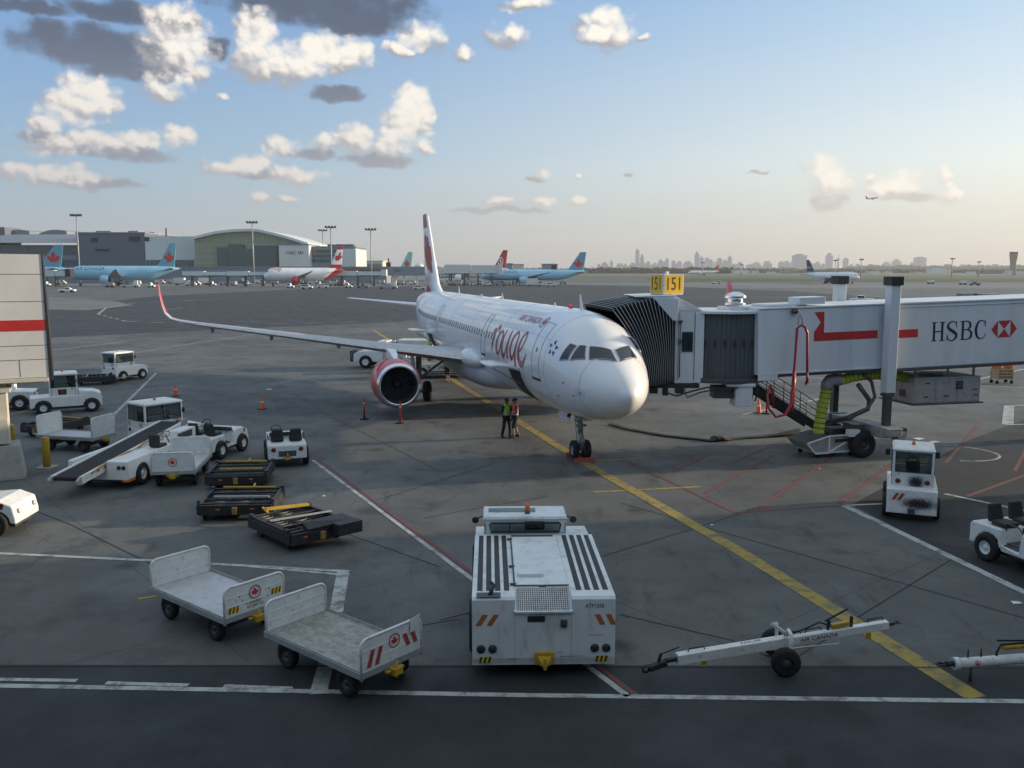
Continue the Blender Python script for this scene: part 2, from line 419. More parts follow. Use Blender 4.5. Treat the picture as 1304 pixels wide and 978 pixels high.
def inleaf(x, y):
    n = len(LEAF); c = False
    for i in range(n):
        (x1, y1), (x2, y2) = LEAF[i], LEAF[i - 1]
        if (y1 > y) != (y2 > y) and x < (x2 - x1) * (y - y1) / (y2 - y1) + x1: c = not c
    return c
AF = [(0, 0), (.02, .38), (.08, .72), (.2, .98), (.35, 1), (.6, .72), (.85, .28), (1, .02), (.85, -.12), (.6, -.38), (.35, -.62), (.2, -.66), (.08, -.5), (.02, -.28)]
def wing_mesh(mb, secs, side, mfn=None):
    rings = []
    for t, sle, ch, z, th, cant in secs:
        c = math.cos(R(cant)); sn = math.sin(R(cant))
        rings.append([(sle + a * ch, side * (t - b * th / 2 * sn), z + b * th / 2 * c) for a, b in AF])
    b0 = len(mb.f); mb.loft(rings, 0, True)
    if mfn:
        for i in range(b0, len(mb.f)):
            P = [mb.v[j] for j in mb.f[i]]; mb.mi[i] = mfn([sum(p[k] for p in P) / len(P) for k in range(3)])
WINGS = [(1.2, 16.2, 7.6, 2.7, 1.0, 0), (2.1, 16.7, 6.9, 2.83, .92, 0), (4.2, 17.8, 5.4, 3.08, .68, 0), (6.4, 18.9, 4.1, 3.33, .52, 0), (11, 21.3, 3.0, 3.88, .36, 0), (15.8, 23.8, 1.85, 4.44, .24, 2), (16.7, 24.3, 1.6, 4.58, .2, 14),
         (17.2, 24.65, 1.42, 4.72, .17, 38), (17.5, 25.0, 1.25, 5.0, .14, 62), (17.68, 25.4, 1.08, 5.45, .11, 78), (17.85, 25.9, .82, 6.1, .08, 82), (17.93, 26.3, .55, 6.62, .05, 82)]

YAW = .257
plane = empty('airliner', (3.985, 29.2, 0), math.pi / 2 + YAW, 'white twin-engine airliner with red engines parked nose-on at the jet bridge', 'airliner')
hull_o = hull_mesh(.16, 80, 'fuselage', [M['plane'], M['plane_grey']], plane, lambda p: 1 if p[2] < 1.0 else 0)
# belly fairing
mb = MB()
rings = []
for s, w, b, t in ((13.2, .9, 1.9, 2.3), (13.8, 1.45, 1.68, 2.7), (14.8, 1.85, 1.5, 3.0), (16, 2.08, 1.4, 3.15), (18, 2.2, 1.36, 3.2), (22, 2.22, 1.36, 3.2), (25, 2.15, 1.42, 3.0), (27, 1.9, 1.58, 2.7), (28.6, 1.3, 1.78, 2.3)):
    rings.append([(s, w * math.copysign(abs(math.sin(a)) ** .8, math.sin(a)), (b + t) / 2 + (t - b) / 2 * math.copysign(abs(math.cos(a)) ** .8, math.cos(a))) for a in [2 * math.pi * k / 40 for k in range(40)]])
mb.loft(rings)
mb.build('belly_fairing', M['plane_grey'], plane)
for sd in (1, -1):
    mb = MB(); wing_mesh(mb, WINGS, sd, lambda p: (1 if abs(p[1]) > 17.3 and p[2] > 5.0 and (p[1] < 0 or p[0] > 25.1 + (p[2] - 5) * .62 + .1) else 0))
    w = mb.build('wing', [M['plane_grey'] if sd < 0 else M['plane_grey'], M['red_engine']], plane)
    # bright slat along the leading edge
    mb = MB(); rr = []
    for t, sle, ch, z, th, cant in WINGS[1:6]:
        rr.append([(sle + a * ch * 1.0 - .012, sd * t, z + b * th / 2 * 1.03) for a, b in ((.13, -.64), (.06, -.48), (.02, -.3), (0, 0), (.02, .4), (.06, .66), (.13, .9))])
    for i in range(len(rr) - 1):
        for j in range(6):
            mb.add([rr[i][j], rr[i + 1][j], rr[i + 1][j + 1], rr[i][j + 1]], [(0, 1, 2, 3)], 0, True)
    mb.build('slat', M['metal'], w)
    mb = MB(); rr = []   # white fairing where the wing meets the body
    for k in range(13):
        t = k / 12; w_ = math.sin(math.pi * (.03 + .94 * t)) ** .55; s = 14.6 + 4.2 * t
        rr.append([(s, sd * (1.78 + (.62 * math.sin(a2) if math.sin(a2) > 0 else .1 * math.sin(a2)) * w_), 2.95 + .52 * math.cos(a2) * w_) for a2 in [2 * math.pi * j / 20 for j in range(20)]])
    mb.loft(rr)
    mb.build('wing_fairing', M['plane'], w)
    for t, L in ((8.2, 2.2), (11.8, 1.9), (15.0, 1.2)):
        mb = MB(); i = [q for q in WINGS if q[0] <= t][-1]; k = WINGS[WINGS.index(i) + 1]; f = (t - i[0]) / (k[0] - i[0])
        te = i[1] + i[2] + (k[1] + k[2] - i[1] - i[2]) * f; z = i[3] + (k[3] - i[3]) * f
        mb.M = Matrix.Translation((te - L * .8, sd * t, z - .22)) @ Matrix.Diagonal((1, .55, 1, 1))
        mb.lathe([(.01, -.2), (.14, 0), (.22, .4), (.2, L * .6), (.08, L), (.01, L + .15)], (0, 0, 0), (1, 0, -.04), 14)
        mb.build('flap_fairing', M['plane_grey'], w)
    # engine
    e = MB(); ex, ey, ez = 15.5, sd * 5.75, 1.78
    e.lathe([(1.09, .22), (1.13, .34), (1.2, .8), (1.23, 1.5), (1.2, 2.3), (1.08, 3.1), (.96, 3.5), (.93, 3.5)], (ex, ey, ez), (1, 0, 0), 48, caps=False)
    e.lathe([(.70, 3.3), (.62, 4.1), (.5, 4.6), (.47, 4.6)], (ex, ey, ez), (1, 0, -.03), 32, m=1, caps=False)
    e.lathe([(.3, 4.4), (.18, 4.9), (.02, 5.3)], (ex, ey, ez), (1, 0, -.03), 20, m=1)
    eo = e.build('engine', [M['red_engine'], M['steel']], plane)
    l = MB(); l.lathe([(1.095, .225), (1.06, .13), (1.02, .04), (.97, 0), (.92, .03), (.89, .12), (.88, .2)], (ex, ey, ez), (1, 0, 0), 48, caps=False); l.build('intake_lip', M['polished'], eo)
    l = MB(); l.lathe([(.88, .2), (.86, .5), (.87, 1.0), (.88, 1.3)], (ex, ey, ez), (1, 0, 0), 40, caps=False); l.lathe([(.88, 1.3), (.001, 1.32)], (ex, ey, ez), (1, 0, 0), 30, caps=False)
    l.build('intake_duct', M['steel'], eo)
    l = MB()
    for k in range(24):
        a = 2 * math.pi * k / 24; ca, sa = math.cos(a), math.sin(a); cb, sb = math.cos(a + .2), math.sin(a + .2)
        l.add([(ex + .95, ey + .25 * ca, ez + .25 * sa), (ex + 1.2, ey + .25 * cb, ez + .25 * sb), (ex + 1.15, ey + .86 * cb, ez + .86 * sb), (ex + 1.0, ey + .86 * ca, ez + .86 * sa)], [(0, 1, 2, 3)])
    l.build('fan', M['steel'], eo, solid=.02)
    l = MB(); l.lathe([(.001, .55), (.1, .62), (.2, .78), (.27, 1.0)], (ex, ey, ez), (1, 0, 0), 20); l.build('spinner', M['black'], eo)
    mb = MB(); rr = []
    for s, z0, z1, w0 in ((16.6, 2.85, 2.95, .1), (17.4, 2.75, 3.2, .22), (18.6, 2.6, 3.34, .3), (20.2, 2.4, 3.1, .26), (21.6, 2.7, 3.0, .12)):
        rr.append([(s, ey - w0, z0), (s, ey + w0, z0), (s, ey + w0 * .8, z1), (s, ey - w0 * .8, z1)])
    mb.loft(rr, 0, False); mb.build('pylon', M['plane'], plane, bevel=.04)
    # main gear
    g = MB(); gx, gy = 21.97, sd * 3.8
    g.cyl((gx, gy, .55), (gx, gy, 1.6), .1); g.cyl((gx, gy, 1.4), (gx, gy, 3.2), .16)
    g.cyl((gx, gy - .5, .58), (gx, gy + .5, .58), .09); g.cyl((gx, gy, 1.3), (gx, gy - sd * 1.7, 2.5), .07)
    g.beam((gx - .18, gy, .6), (gx - .4, gy, 1.0), .08, .06); g.beam((gx - .4, gy, 1.0), (gx - .16, gy, 1.5), .08, .06)
    go = g.build('main_gear', M['galv'], plane)
    for o2 in (-.46, .46): wheel(go, gx, gy + o2, .58, .4, 'galv', side=1 if o2 > 0 else -1)
    g = MB(); g.box((gx, gy + sd * .32, 2.1), (1.1, .05, 1.5), (sd * -.1, 0, 0)); g.build('gear_door', M['plane_grey'], go, bevel=.015)
    # tailplane
    mb = MB(); wing_mesh(mb, [(.5, 38.6, 4.4, 4.72, .38, 0), (1.4, 39.3, 3.8, 4.78, .32, 0), (5.9, 42.0, 1.5, 5.22, .14, 0), (6.2, 42.4, 1.1, 5.25, .06, 0)], sd)
    mb.build('tailplane', M['plane'], plane)
M['fin_red'] = mat('fin_red', (.46, .035, .03), .4)
# tail fin, white with red leaf swirls and a red top
def fin_col(s, y, z):
    h = (z - 5.8) / 5.96; c = s - (36.6 + 5.0 * h)          # c: distance behind the leading edge
    if c < .14: return 0
    if h > .82: return 1
    if .24 < h < .70 and .30 < c < .9 + 1.6 * math.sin((h - .24) / .46 * math.pi) ** .7 and not (.38 < h < .44 and c > 1.6): return 1
    if inleaf((c - 1.75) / 4.6, (h - .47) * 6 / 4.2): return 1
    if h < .22 and 2.2 < c < 5.4 and (h * 6) < 1.1 - .9 * abs(math.sin(c * 2.1)): return 1
    return 0
mb = MB(); fin_mesh(mb, 36.6, 42.8, 41.5, 43.7, 5.55, 11.76, .62, .22, fin_col, fillet=2.2, nz=90, nc=44)
mb.build('tail_fin', [M['plane'], M['fin_red']], plane)
# cockpit panes
WS = {'a': [(2.80, 72), (2.38, 64), (2.42, 42.5), (2.72, 47)], 'b': [(2.27, 62.5), (1.78, 45), (2.17, 32.5), (2.35, 39.5)], 'c': [(1.66, 41), (1.12, 3.2), (1.70, 3.0), (2.08, 29)]}
for side in (1, -1):
    for k, q in WS.items():
        mb = MB(); pl = [(s + (.0 if side > 0 or k == 'c' else .45), side * R(a)) for s, a in q]
        hull_patch(mb, pl, .014, 0, 10)
        o = mb.build('cockpit_window', M['cockpit_glass'], hull_o)
        fr = MB(); P = [hull(s, a, .012) for s, a in pl]
        Q = []
        for i in range(4):
            for t in (0, .2, .4, .6, .8):
                a, b = pl[i], pl[(i + 1) % 4]; Q.append(hull(a[0] + (b[0] - a[0]) * t, a[1] + (b[1] - a[1]) * t, .012))
        fr.tube(Q, .018, 6, closed=True); fr.build('window_frame', M['plane_grey'], o)
# cabin windows on both sides
for side in (1, -1):
    n = 0
    s = 11.6
    while s < 35.2 and n < 48:
        skip = (11.4 < s < 11.5) or (13.3 < s < 14.2) or (22.9 < s < 23.3) or (26.0 < s < 26.9)
        if not skip:
            mb = MB(); T0 = R(73.5)
            pts = [(.115 * math.copysign(abs(math.cos(a)) ** .7, math.cos(a)), .17 * math.copysign(abs(math.sin(a)) ** .7, math.sin(a))) for a in [2 * math.pi * k / 12 for k in range(12)]]
            hull_quads(mb, [pts], s, T0, 1, .012, 0, side)
            mb.build('cabin_window', M['window_dark'], hull_o); n += 1
        s += .533
# doors
def door(s0, s1, th0, th1, side, name, sill=True):
    mb = MB(); A = [(s0, th0), (s1, th0), (s1, th1), (s0, th1)]
    L = []
    for i in range(4):
        a, b = A[i], A[(i + 1) % 4]
        for t in [k / 10 for k in range(10)]: L.append((a[0] + (b[0] - a[0]) * t, a[1] + (b[1] - a[1]) * t))
    pts = [hull(s, side * R(t), .006) for s, t in L]; mb.tube(pts, .014, 5, closed=True)
    o = mb.build(name, M['plane_grey'], hull_o)
    if sill:
        q = MB(); hull_patch(q, [(s0 - .04, side * R(th1)), (s1 + .04, side * R(th1)), (s1 + .04, side * R(th1 + 3.2)), (s0 - .04, side * R(th1 + 3.2))], .02); q.build('door_sill', M['steel'], o)
        q = MB(); sm = (s0 + s1) / 2; hull_patch(q, [(sm - .07, side * R(71)), (sm + .07, side * R(71)), (sm + .07, side * R(76)), (sm - .07, side * R(76))], .012, 0, 2); q.build('door_window', M['window_dark'], o)
    return o
for side in (1, -1):
    door(4.45, 5.32, 39, 104, side, 'cabin_door'); door(13.35, 14.1, 46, 100, side, 'cabin_door'); door(26.1, 26.8, 46, 98, side, 'cabin_door', False); door(36.6, 37.4, 40, 100, side, 'cabin_door')
# open cargo doors on the starboard side
for s0, s1 in ((7.15, 9.0), (28.6, 30.4)):
    mb = MB(); hull_patch(mb, [(s0, R(105)), (s1, R(105)), (s1, R(150)), (s0, R(150))], .016, 0, 12)
    o = mb.build('cargo_opening', M['black'], hull_o)
    mb = MB()
    def fn(i, j, s0=s0, s1=s1):
        s = s0 + (s1 - s0) * i; a = R(-4 + 34 * j); rr = 2.55
        return (s, 1.95 + rr * math.sin(a) + .18 * 0, 3.32 + .30 - rr * (1 - math.cos(a)) - .3 * (1 - j) + .26 * j)
    mb.grid(fn, 4, 14)
    mb.build('cargo_door', M['plane'], o, solid=.12)
    for sx in (s0 + .3, s1 - .3):
        q = MB(); q.cyl((sx, 1.75, 2.75), (sx, 2.7, 3.3), .025); q.build('door_strut', M['metal'], o)
# lettering
mb = MB()
K = 1.02
ROUGE = [
    ([(.0, .95), (.2, 1.15), (.3, .75), (.27, .3), (.2, -.1)], [.05, .14, .2, .16, .05]),
    ([(.28, .3), (.4, .9), (.62, 1.32), (.85, 1.3), (.95, 1.0)], [.05, .08, .12, .16, .06]),
    ([(1.5, 1.15), (1.2, 1.0), (1.0, .5), (1.1, .02), (1.45, -.08), (1.75, .35), (1.78, .9), (1.5, 1.2)], [.07, .12, .2, .18, .08, .1, .13, .06]),
    ([(2.15, 1.3), (2.0, .8), (2.0, .2), (2.25, -.12), (2.6, .1), (2.85, .7), (2.95, 1.35)], [.05, .14, .2, .18, .08, .1, .06]),
    ([(2.95, 1.3), (2.9, .6), (2.95, 0), (3.15, -.15)], [.08, .18, .16, .05]),
    ([(4.15, 1.2), (3.85, 1.3), (3.5, .9), (3.4, .3), (3.65, -.1), (4.0, .2), (4.2, .9)], [.06, .1, .14, .2, .16, .08, .06]),
    ([(4.22, 1.2), (4.2, .4), (4.2, -.5), (4.12, -1.15)], [.08, .18, .2, .05]),
    ([(3.75, -.7), (3.6, -.95), (3.85, -1.2), (4.1, -1.1)], [.05, .1, .08, .04]),
    ([(4.75, .35), (5.1, .6), (5.3, 1.05), (5.15, 1.4), (4.85, 1.2), (4.65, .6), (4.8, -.02), (5.2, -.22), (5.65, .1), (5.8, .4)], [.05, .08, .1, .1, .1, .2, .24, .2, .1, .04]),
]
for p, w in ROUGE: hull_quads(mb, stroke([(x * K, y * .80 - .02) for x, y in p], [q * 1.35 for q in w]), 12.0, R(90), 1.0)
mb.build('title_lettering', M['crimson'], hull_o)
mb = MB(); hull_text(mb, 'AIR CANADA', 9.3, R(45.5), .34, 3.1); hull_quads(mb, [[(x * .42, y * .42) for x, y in LEAF]], 5.75, R(41), 1, .014)
for q in loop_quads([(.27 * math.cos(2 * math.pi * k / 20), .27 * math.sin(2 * math.pi * k / 20)) for k in range(20)], .04): hull_quads(mb, [q], 5.75, R(41), 1, .014)
mb.build('small_title', M['crimson'], hull_o)
mb = MB()
for k in range(5):
    a = 2 * math.pi * k / 5 + .3; c, s_ = math.cos(a), math.sin(a)
    tri = [(.13, -.05), (.36, .0), (.2, .12)]
    hull_quads(mb, [[(x * c - y * s_, x * s_ + y * c) for x, y in tri]], 3.5, R(64), 1, .014)
mb.build('star_emblem', M['navy'], hull_o)
mb = MB()
for q in loop_quads([(-.2, -.2), (.2, -.2), (.2, .2), (-.2, .2)], .02) + [[(-.08, -.1), (.08, -.1), (.08, .1), (-.08, .1)]]: hull_quads(mb, [q], 1.5, R(99), 1, .012)
mb.build('service_panel', M['plane_grey'], hull_o)
for s in (1.55, 3.95, 10.6, 16.9, 22.5, 27.4, 33.6, 38.2):
    mb = MB(); mb.tube([hull(s, R(a), .002) for a in range(0, 360, 9)], .009, 4, closed=True); mb.build('panel_seam', M['plane_grey'], hull_o)
for th in (58, 96, 122):
    for sg in (1, -1):
        mb = MB(); mb.tube([hull(4 + k * .5, sg * R(th), .001) for k in range(62)], .006, 4); mb.build('panel_seam', M['plane_grey'], hull_o)
mb = MB()
for s in (8.1, 20, 28): 
    for q in stroke([(0, 0), (0, 2.4)], [.014, .014], False): pass
for s, th in ((2.4, 95), (3.1, 118), (1.9, 108)): hull_quads(mb, [[(-.06, -.03), (.06, -.03), (.06, .03), (-.06, .03)]], s, R(th), 1, .012)
mb.build('static_port', M['steel'], hull_o)
for s, h, l in ((4.9, .62, .3), (8.4, .14, .25), (17.5, .3, .25), (22.3, .12, 1.4), (29, .45, .3)):
    mb = MB(); _, zt, _ = sec(s)
    mb.hexa([(s, -.03, zt - .03), (s + l, -.03, zt - .03), (s + l, .03, zt - .03), (s, .03, zt - .03), (s + h * .5, -.012, zt + h), (s + h * .5 + l * .35, -.012, zt + h), (s + h * .5 + l * .35, .012, zt + h), (s + h * .5, .012, zt + h)])
    mb.build('antenna', M['plane'], hull_o)
mb = MB(); mb.beam((6.3, 0, 5.9), (6.6, 0, 6.0), .12, .1); mb.build('beacon', M['red'], hull_o)
# wipers
for sd in (1, -1):
    mb = MB(); mb.tube([hull(1.14, sd * R(8), .05), hull(1.25, sd * R(18), .05), hull(1.45, sd * R(30), .05)], .014, 6); mb.build('wiper', M['black'], hull_o)
# nose gear
g = MB(); gx = 5.07
g.cyl((gx, 0, .38), (gx, 0, 1.1), .07); g.cyl((gx, 0, 1.0), (gx + .05, 0, 2.1), .11); g.cyl((gx, -.3, .38), (gx, .3, .38), .06)
g.beam((gx - .1, 0, .45), (gx - .32, 0, .75), .14, .05); g.beam((gx - .32, 0, .75), (gx - .1, 0, 1.05), .14, .05)
g.cyl((gx, 0, 1.25), (gx + 1.1, 0, 2.0), .045); g.cyl((gx - .04, -.22, 1.35), (gx - .04, .22, 1.35), .05)
g.box((gx - .02, 0, 1.7), (.2, .34, .16)); g.tube([(gx + .1, .12, 2.0), (gx + .12, .16, 1.4), (gx + .02, .14, .8), (gx, .1, .5)], .02, 6)
go = g.build('nose_gear', M['galv'], plane)
for o2 in (-.25, .25): wheel(go, gx, o2, .38, .22, 'galv', side=1 if o2 > 0 else -1)
for sd in (-1, 1):
    q = MB(); q.box((gx + .7, sd * .42, 1.72), (1.3, .03, .5), (sd * .25, 0, 0)); q.build('gear_door', M['plane'], go)
    q = MB(); q.lathe([(.001, .06), (.09, .05), (.11, 0)], (gx - .08, sd * .2, 1.62), (-1, 0, 0), 14); q.build('taxi_light', M['polished'], go)
    q = MB(); q.beam((gx - .3, sd * .52, 1.95), (gx - .3, sd * .62, 1.74), .1, .12); q.build('door_link', M['black'], go)
# chocks
for dx, lab in ((-.52, 'red wheel chock in front of the nose wheels of the white airliner'), (.52, 'red wheel chock behind the nose wheels of the white airliner')):
    mb = MB(); mb.prism([(-.13, 0), (.13, 0), (.05, .15), (-.05, .15)], 'y', -.42, .42)
    o = mb.build('wheel_chock', M['stripe_red'], None, bevel=.01); p = plane.matrix_basis @ Vector((gx + dx, 0.0, .002)); o.location = p; o.rotation_euler = (0, 0, math.pi / 2 + YAW); tag(o, lab, 'wheel chock')

# ------------------------------------------------------------------ distant airliners
def far_plane(base, rz, k, label, body, tail, finfn, engine, title=None, title_mat='navy', lenk=1.0, belly=None, winglet=False, group=None, side=1):
    """twin-engine airliner, origin under the nose; x runs aft"""
    e = empty('distant_airliner', base, rz, label, 'airliner', group); e.scale = (k * lenk, k, k)
    ho = hull_mesh(.5, 28, 'fuselage', [body] + ([belly] if belly else []), e, (lambda p: 1 if (p[0] > 33 and (p[2] < 1.5 + (p[0] - 31) * .45)) else 0) if belly else None)
    for sd in (1, -1):
        mb = MB(); wing_mesh(mb, WINGS if winglet else WINGS[:6] + [(18.5, 25.6, .5, 4.9, .06, 0)], sd); mb.build('wing', M['plane_grey'], e)
        mb = MB(); wing_mesh(mb, [(.5, 38.6, 4.4, 4.72, .38, 0), (6.6, 42.6, 1.3, 5.25, .12, 0)], sd); mb.build('tailplane', M['plane_grey'], e)
        mb = MB(); ey = sd * 5.9
        mb.lathe([(1.0, .0), (1.3, .5), (1.38, 1.5), (1.15, 3.4)], (15.2, ey, 1.9), (1, 0, 0), 20, caps=False); mb.lathe([(.98, .02), (.9, 1.0), (.001, 1.0)], (15.2, ey, 1.9), (1, 0, 0), 20, m=1, caps=False); mb.lathe([(.75, 3.3), (.3, 5)], (15.2, ey, 1.9), (1, 0, 0), 14, m=1)
        mb.build('engine', [engine, M['steel']], e)
        mb = MB(); mb.cyl((21.97, sd * 3.8, .5), (21.97, sd * 3.8, 3), .18, n=8)
        for dx in (-.7, .7):
            mb.cyl((21.97 + dx, sd * 3.3, .6), (21.97 + dx, sd * 4.3, .6), .6, n=14)
        mb.build('landing_gear', M['black'], e)
    mb = MB(); mb.cyl((5, 0, .4), (5, 0, 2.2), .12, n=8); mb.cyl((5, -.4, .42), (5, .4, .42), .42, n=14); mb.build('landing_gear', M['black'], e)
    mb = MB(); fin_mesh(mb, 36.0, 42.9, 41.4, 44.0, 5.5, 12.6, .6, .25, finfn, fillet=2, nz=60, nc=30); mb.build('tail_fin', tail, e)
    for s2 in (1, -1):
        mb = MB(); hull_patch(mb, [(2.5, s2 * R(60)), (1.3, s2 * R(4)), (1.9, s2 * R(3)), (2.6, s2 * R(40))], .03, 0, 6); mb.build('cockpit_window', M['cockpit_glass'], ho)
    if title:
        for s2 in (1, -1):
            mb = MB(); hull_text(mb, title[0], title[1] if s2 > 0 else title[1] - title[3], R(66), title[2], title[3], .05, 0, s2); mb.build('title_lettering', M[title_mat], ho)
    return e
def fin_leaf(h0=.36, size=4.0, cx=.52):
    def f(s, y, z):
        h = (z - 5.5) / 7.1; le = 36.0 + 5.4 * h; te = 42.9 + 1.1 * h
        cxx = le + (te - le) * cx if False else 36 + 5.4 * h0 + (6.9 - 4.3 * h0) * cx
        if inleaf((s - cxx) / size, (h - h0) * 7.1 / size): return 1
        return 0
    return f
def fin_rouge(s, y, z):
    h = (z - 5.5) / 7.1; c = s - (36 + 5.4 * h)
    if h > .86: return 1
    if inleaf((c - 2.6) / 4.6, (h - .52) * 7.1 / 3.8): return 1
    if h < .2: return 1
    return 0
def fin_turk(s, y, z):
    h = (z - 5.5) / 7.1; c = s - (39.6); zz = (h - .4) * 7.1
    r = math.hypot(c - .4, zz)
    if 1.25 < r < 1.6: return 1
    if abs((c - .4) + zz * .3) < .45 - .25 * abs(zz) and abs(zz) < 1.3: return 1
    return 0
def fin_stripe(s, y, z):
    h = (z - 5.5) / 7.1; c = s - (36 + 5.4 * h)
    return 1 if (.35 < h < .5 and c > 1) or h < .12 else 0
def fin_teal2(s, y, z):
    h = (z - 5.5) / 7.1
    if fin_leaf(.33, 3.6)(s, y, z): return 1
    return 0
# ================================================================== sky, sun, ground
SUN_AZ, SUN_EL = 77.0, 11.0      # degrees to the right of straight ahead, above the horizon
SUNV = Vector((math.sin(R(SUN_AZ)) * math.cos(R(SUN_EL)), math.cos(R(SUN_AZ)) * math.cos(R(SUN_EL)), math.sin(R(SUN_EL))))
sd_ = bpy.data.lights.new('sun', 'SUN'); sun = bpy.data.objects.new('sun', sd_); COL.objects.link(sun)
sd_.energy = 3.2; sd_.angle = R(.8); sd_.color = (1, .80, .58); sun.rotation_euler = (-SUNV).to_track_quat('-Z', 'Y').to_euler()
sun.location = (0, 0, 60)
W = bpy.data.worlds.new('World'); scene.world = W; W.use_nodes = True
nt = W.node_tree; N = nt.nodes; L = nt.links; bg = N['Background']
sky = N.new('ShaderNodeTexSky'); sky.sky_type = 'NISHITA'; sky.sun_disc = False; sky.sun_elevation = R(SUN_EL); sky.sun_rotation = R(SUN_AZ)
sky.altitude = 170; sky.air_density = 1.15; sky.dust_density = 2.2; sky.ozone_density = 2.6
tc = N.new('ShaderNodeTexCoord'); vec = tc.outputs['Generated']
def math_(op, a, b=None, c=None, clamp=False):
    n = N.new('ShaderNodeMath'); n.operation = op; n.use_clamp = clamp
    for i, x in enumerate((a, b, c)):
        if x is None: continue
        if isinstance(x, (int, float)): n.inputs[i].default_value = x
        else: L.new(x, n.inputs[i])
    return n.outputs[0]
def vmath(op, a, b=None, c=None):
    n = N.new('ShaderNodeVectorMath'); n.operation = op
    for i, x in enumerate((a, b, c)):
        if x is None: continue
        if isinstance(x, tuple): n.inputs[i].default_value = x
        elif isinstance(x, float): n.inputs['Scale'].default_value = x
        else: L.new(x, n.inputs[i])
    return n.outputs['Value'] if op in ('DOT_PRODUCT', 'LENGTH') else n.outputs['Vector']
def mixc(f, a, b):
    n = N.new('ShaderNodeMix'); n.data_type = 'RGBA'
    for k, x in (('Factor', f), ('A', a), ('B', b)):
        if isinstance(x, (int, float)): n.inputs[k].default_value = x
        elif isinstance(x, tuple): n.inputs[k].default_value = (*x, 1)
        else: L.new(x, n.inputs[k])
    return n.outputs['Result']
def maprange(x, a, b, c=0, d=1, smooth=True):
    n = N.new('ShaderNodeMapRange'); n.interpolation_type = 'SMOOTHSTEP' if smooth else 'LINEAR'
    L.new(x, n.inputs[0])
    for i, q in ((1, a), (2, b), (3, c), (4, d)): n.inputs[i].default_value = q
    return n.outputs[0]
sp = N.new('ShaderNodeSeparateXYZ'); L.new(vec, sp.inputs[0])
az = math_('MULTIPLY', math_('ARCTAN2', sp.outputs[0], sp.outputs[1]), 180 / math.pi)
el = math_('MULTIPLY', math_('ARCSINE', sp.outputs[2]), 180 / math.pi)
cb = N.new('ShaderNodeCombineXYZ'); L.new(az, cb.inputs[0]); L.new(el, cb.inputs[1]); P0 = cb.outputs[0]
def noise(v, scale, detail, rough=.55, off=(0, 0, 0)):
    n = N.new('ShaderNodeTexNoise'); n.inputs['Scale'].default_value = scale; n.inputs['Detail'].default_value = detail; n.inputs['Roughness'].default_value = rough
    L.new(vmath('ADD', v, off) if off != (0, 0, 0) else v, n.inputs[0]); return n
# cumulus puffs: bearing and height read off the photograph (px), then sizes
BR = [(222,58,42,44),(245,80,22,26),(325,42,24,28),(335,80,40,26),(372,88,36,20),(415,70,50,24),(452,66,24,16),(540,46,26,17),(508,62,20,9),(590,70,14,9),
      (645,46,26,15),(668,5,32,8),(769,38,34,24),(752,50,18,10),(820,50,9,5),(95,106,19,16),(126,124,22,22),(92,138,34,17),(58,158,20,12),(208,118,22,13),(282,127,9,5),
      (110,182,74,14),(175,180,30,11),(228,174,21,14),(45,220,48,13),(85,228,36,10),(10,212,18,9),(355,186,24,16),(290,216,36,10),(320,208,24,10),(372,224,38,11),(408,182,16,11),
      (452,178,27,17),(522,128,22,20),(512,160,26,28),(532,150,20,32),(541,190,13,9),(490,186,30,12),(330,252,14,7),(362,254,12,7),(690,222,15,8),(732,222,6,5),(636,256,19,8),(690,256,17,8),(735,259,13,7),
      (1043,212,20,15),(1058,234,26,18),(1145,237,26,16),(1124,246,18,10),(1107,228,8,7),(1201,228,10,13),(1207,250,16,9)]
DK = [(122,60,84,24),(170,90,58,14),(70,44,34,18),(150,14,70,12),(410,6,130,26),(455,30,60,16),(30,8,60,8),(230,30,30,12),(275,60,14,12),(60,172,34,8),(150,196,70,9),(400,196,30,7),(480,203,42,8),(340,222,40,6),(682,229,14,4),(640,267,70,4),(1050,256,22,12),(1150,252,30,7),(968,220,14,2),(120,232,60,7),(800,222,8,3),(430,120,40,10)]
def place(lst):
    out = []
    for x, y, rx, ry in lst:
        d = ray(x, y); out.append((math.degrees(math.atan2(d[0], d[1])), math.degrees(math.atan2(d[2], math.hypot(d[0], d[1]))), rx / 19.5 * .98, ry / 19.5 * 1.0))
    return out
def field(PW, lst, amp):
    F = None; S = None
    for a, e, rx, ry in lst:
        q = vmath('MULTIPLY_ADD', PW, (1 / rx, 1 / ry, 0), (-a / rx, -e / ry, 0)); r2 = vmath('DOT_PRODUCT', q, q)
        F = r2 if F is None else math_('MINIMUM', F, r2)
        if amp:
            s = math_('SUBTRACT', r2, vmath('DOT_PRODUCT', q, (.8, 1.5, 0))); S = s if S is None else math_('MINIMUM', S, s)
    return F, S
# sky without cloud: the sky texture blended with the day's milky air
sunward = maprange(az, -34, 46)
g_top = mixc(sunward, (.46, 1.18, 2.65), (1.6, 2.5, 3.4)); g_mid = mixc(sunward, (1.25, 1.9, 2.65), (4.0, 4.05, 3.75)); g_low = mixc(sunward, (1.65, 1.82, 2.1), (3.0, 2.7, 2.4))
grad = mixc(maprange(el, 5.5, 18, 0, 1, False), mixc(maprange(el, 0, 6.5, 0, 1, False), g_low, g_mid), g_top)
skyc = mixc(.80, vmath('MULTIPLY', sky.outputs[0], (1.0, 1.1, 1.2)), grad)
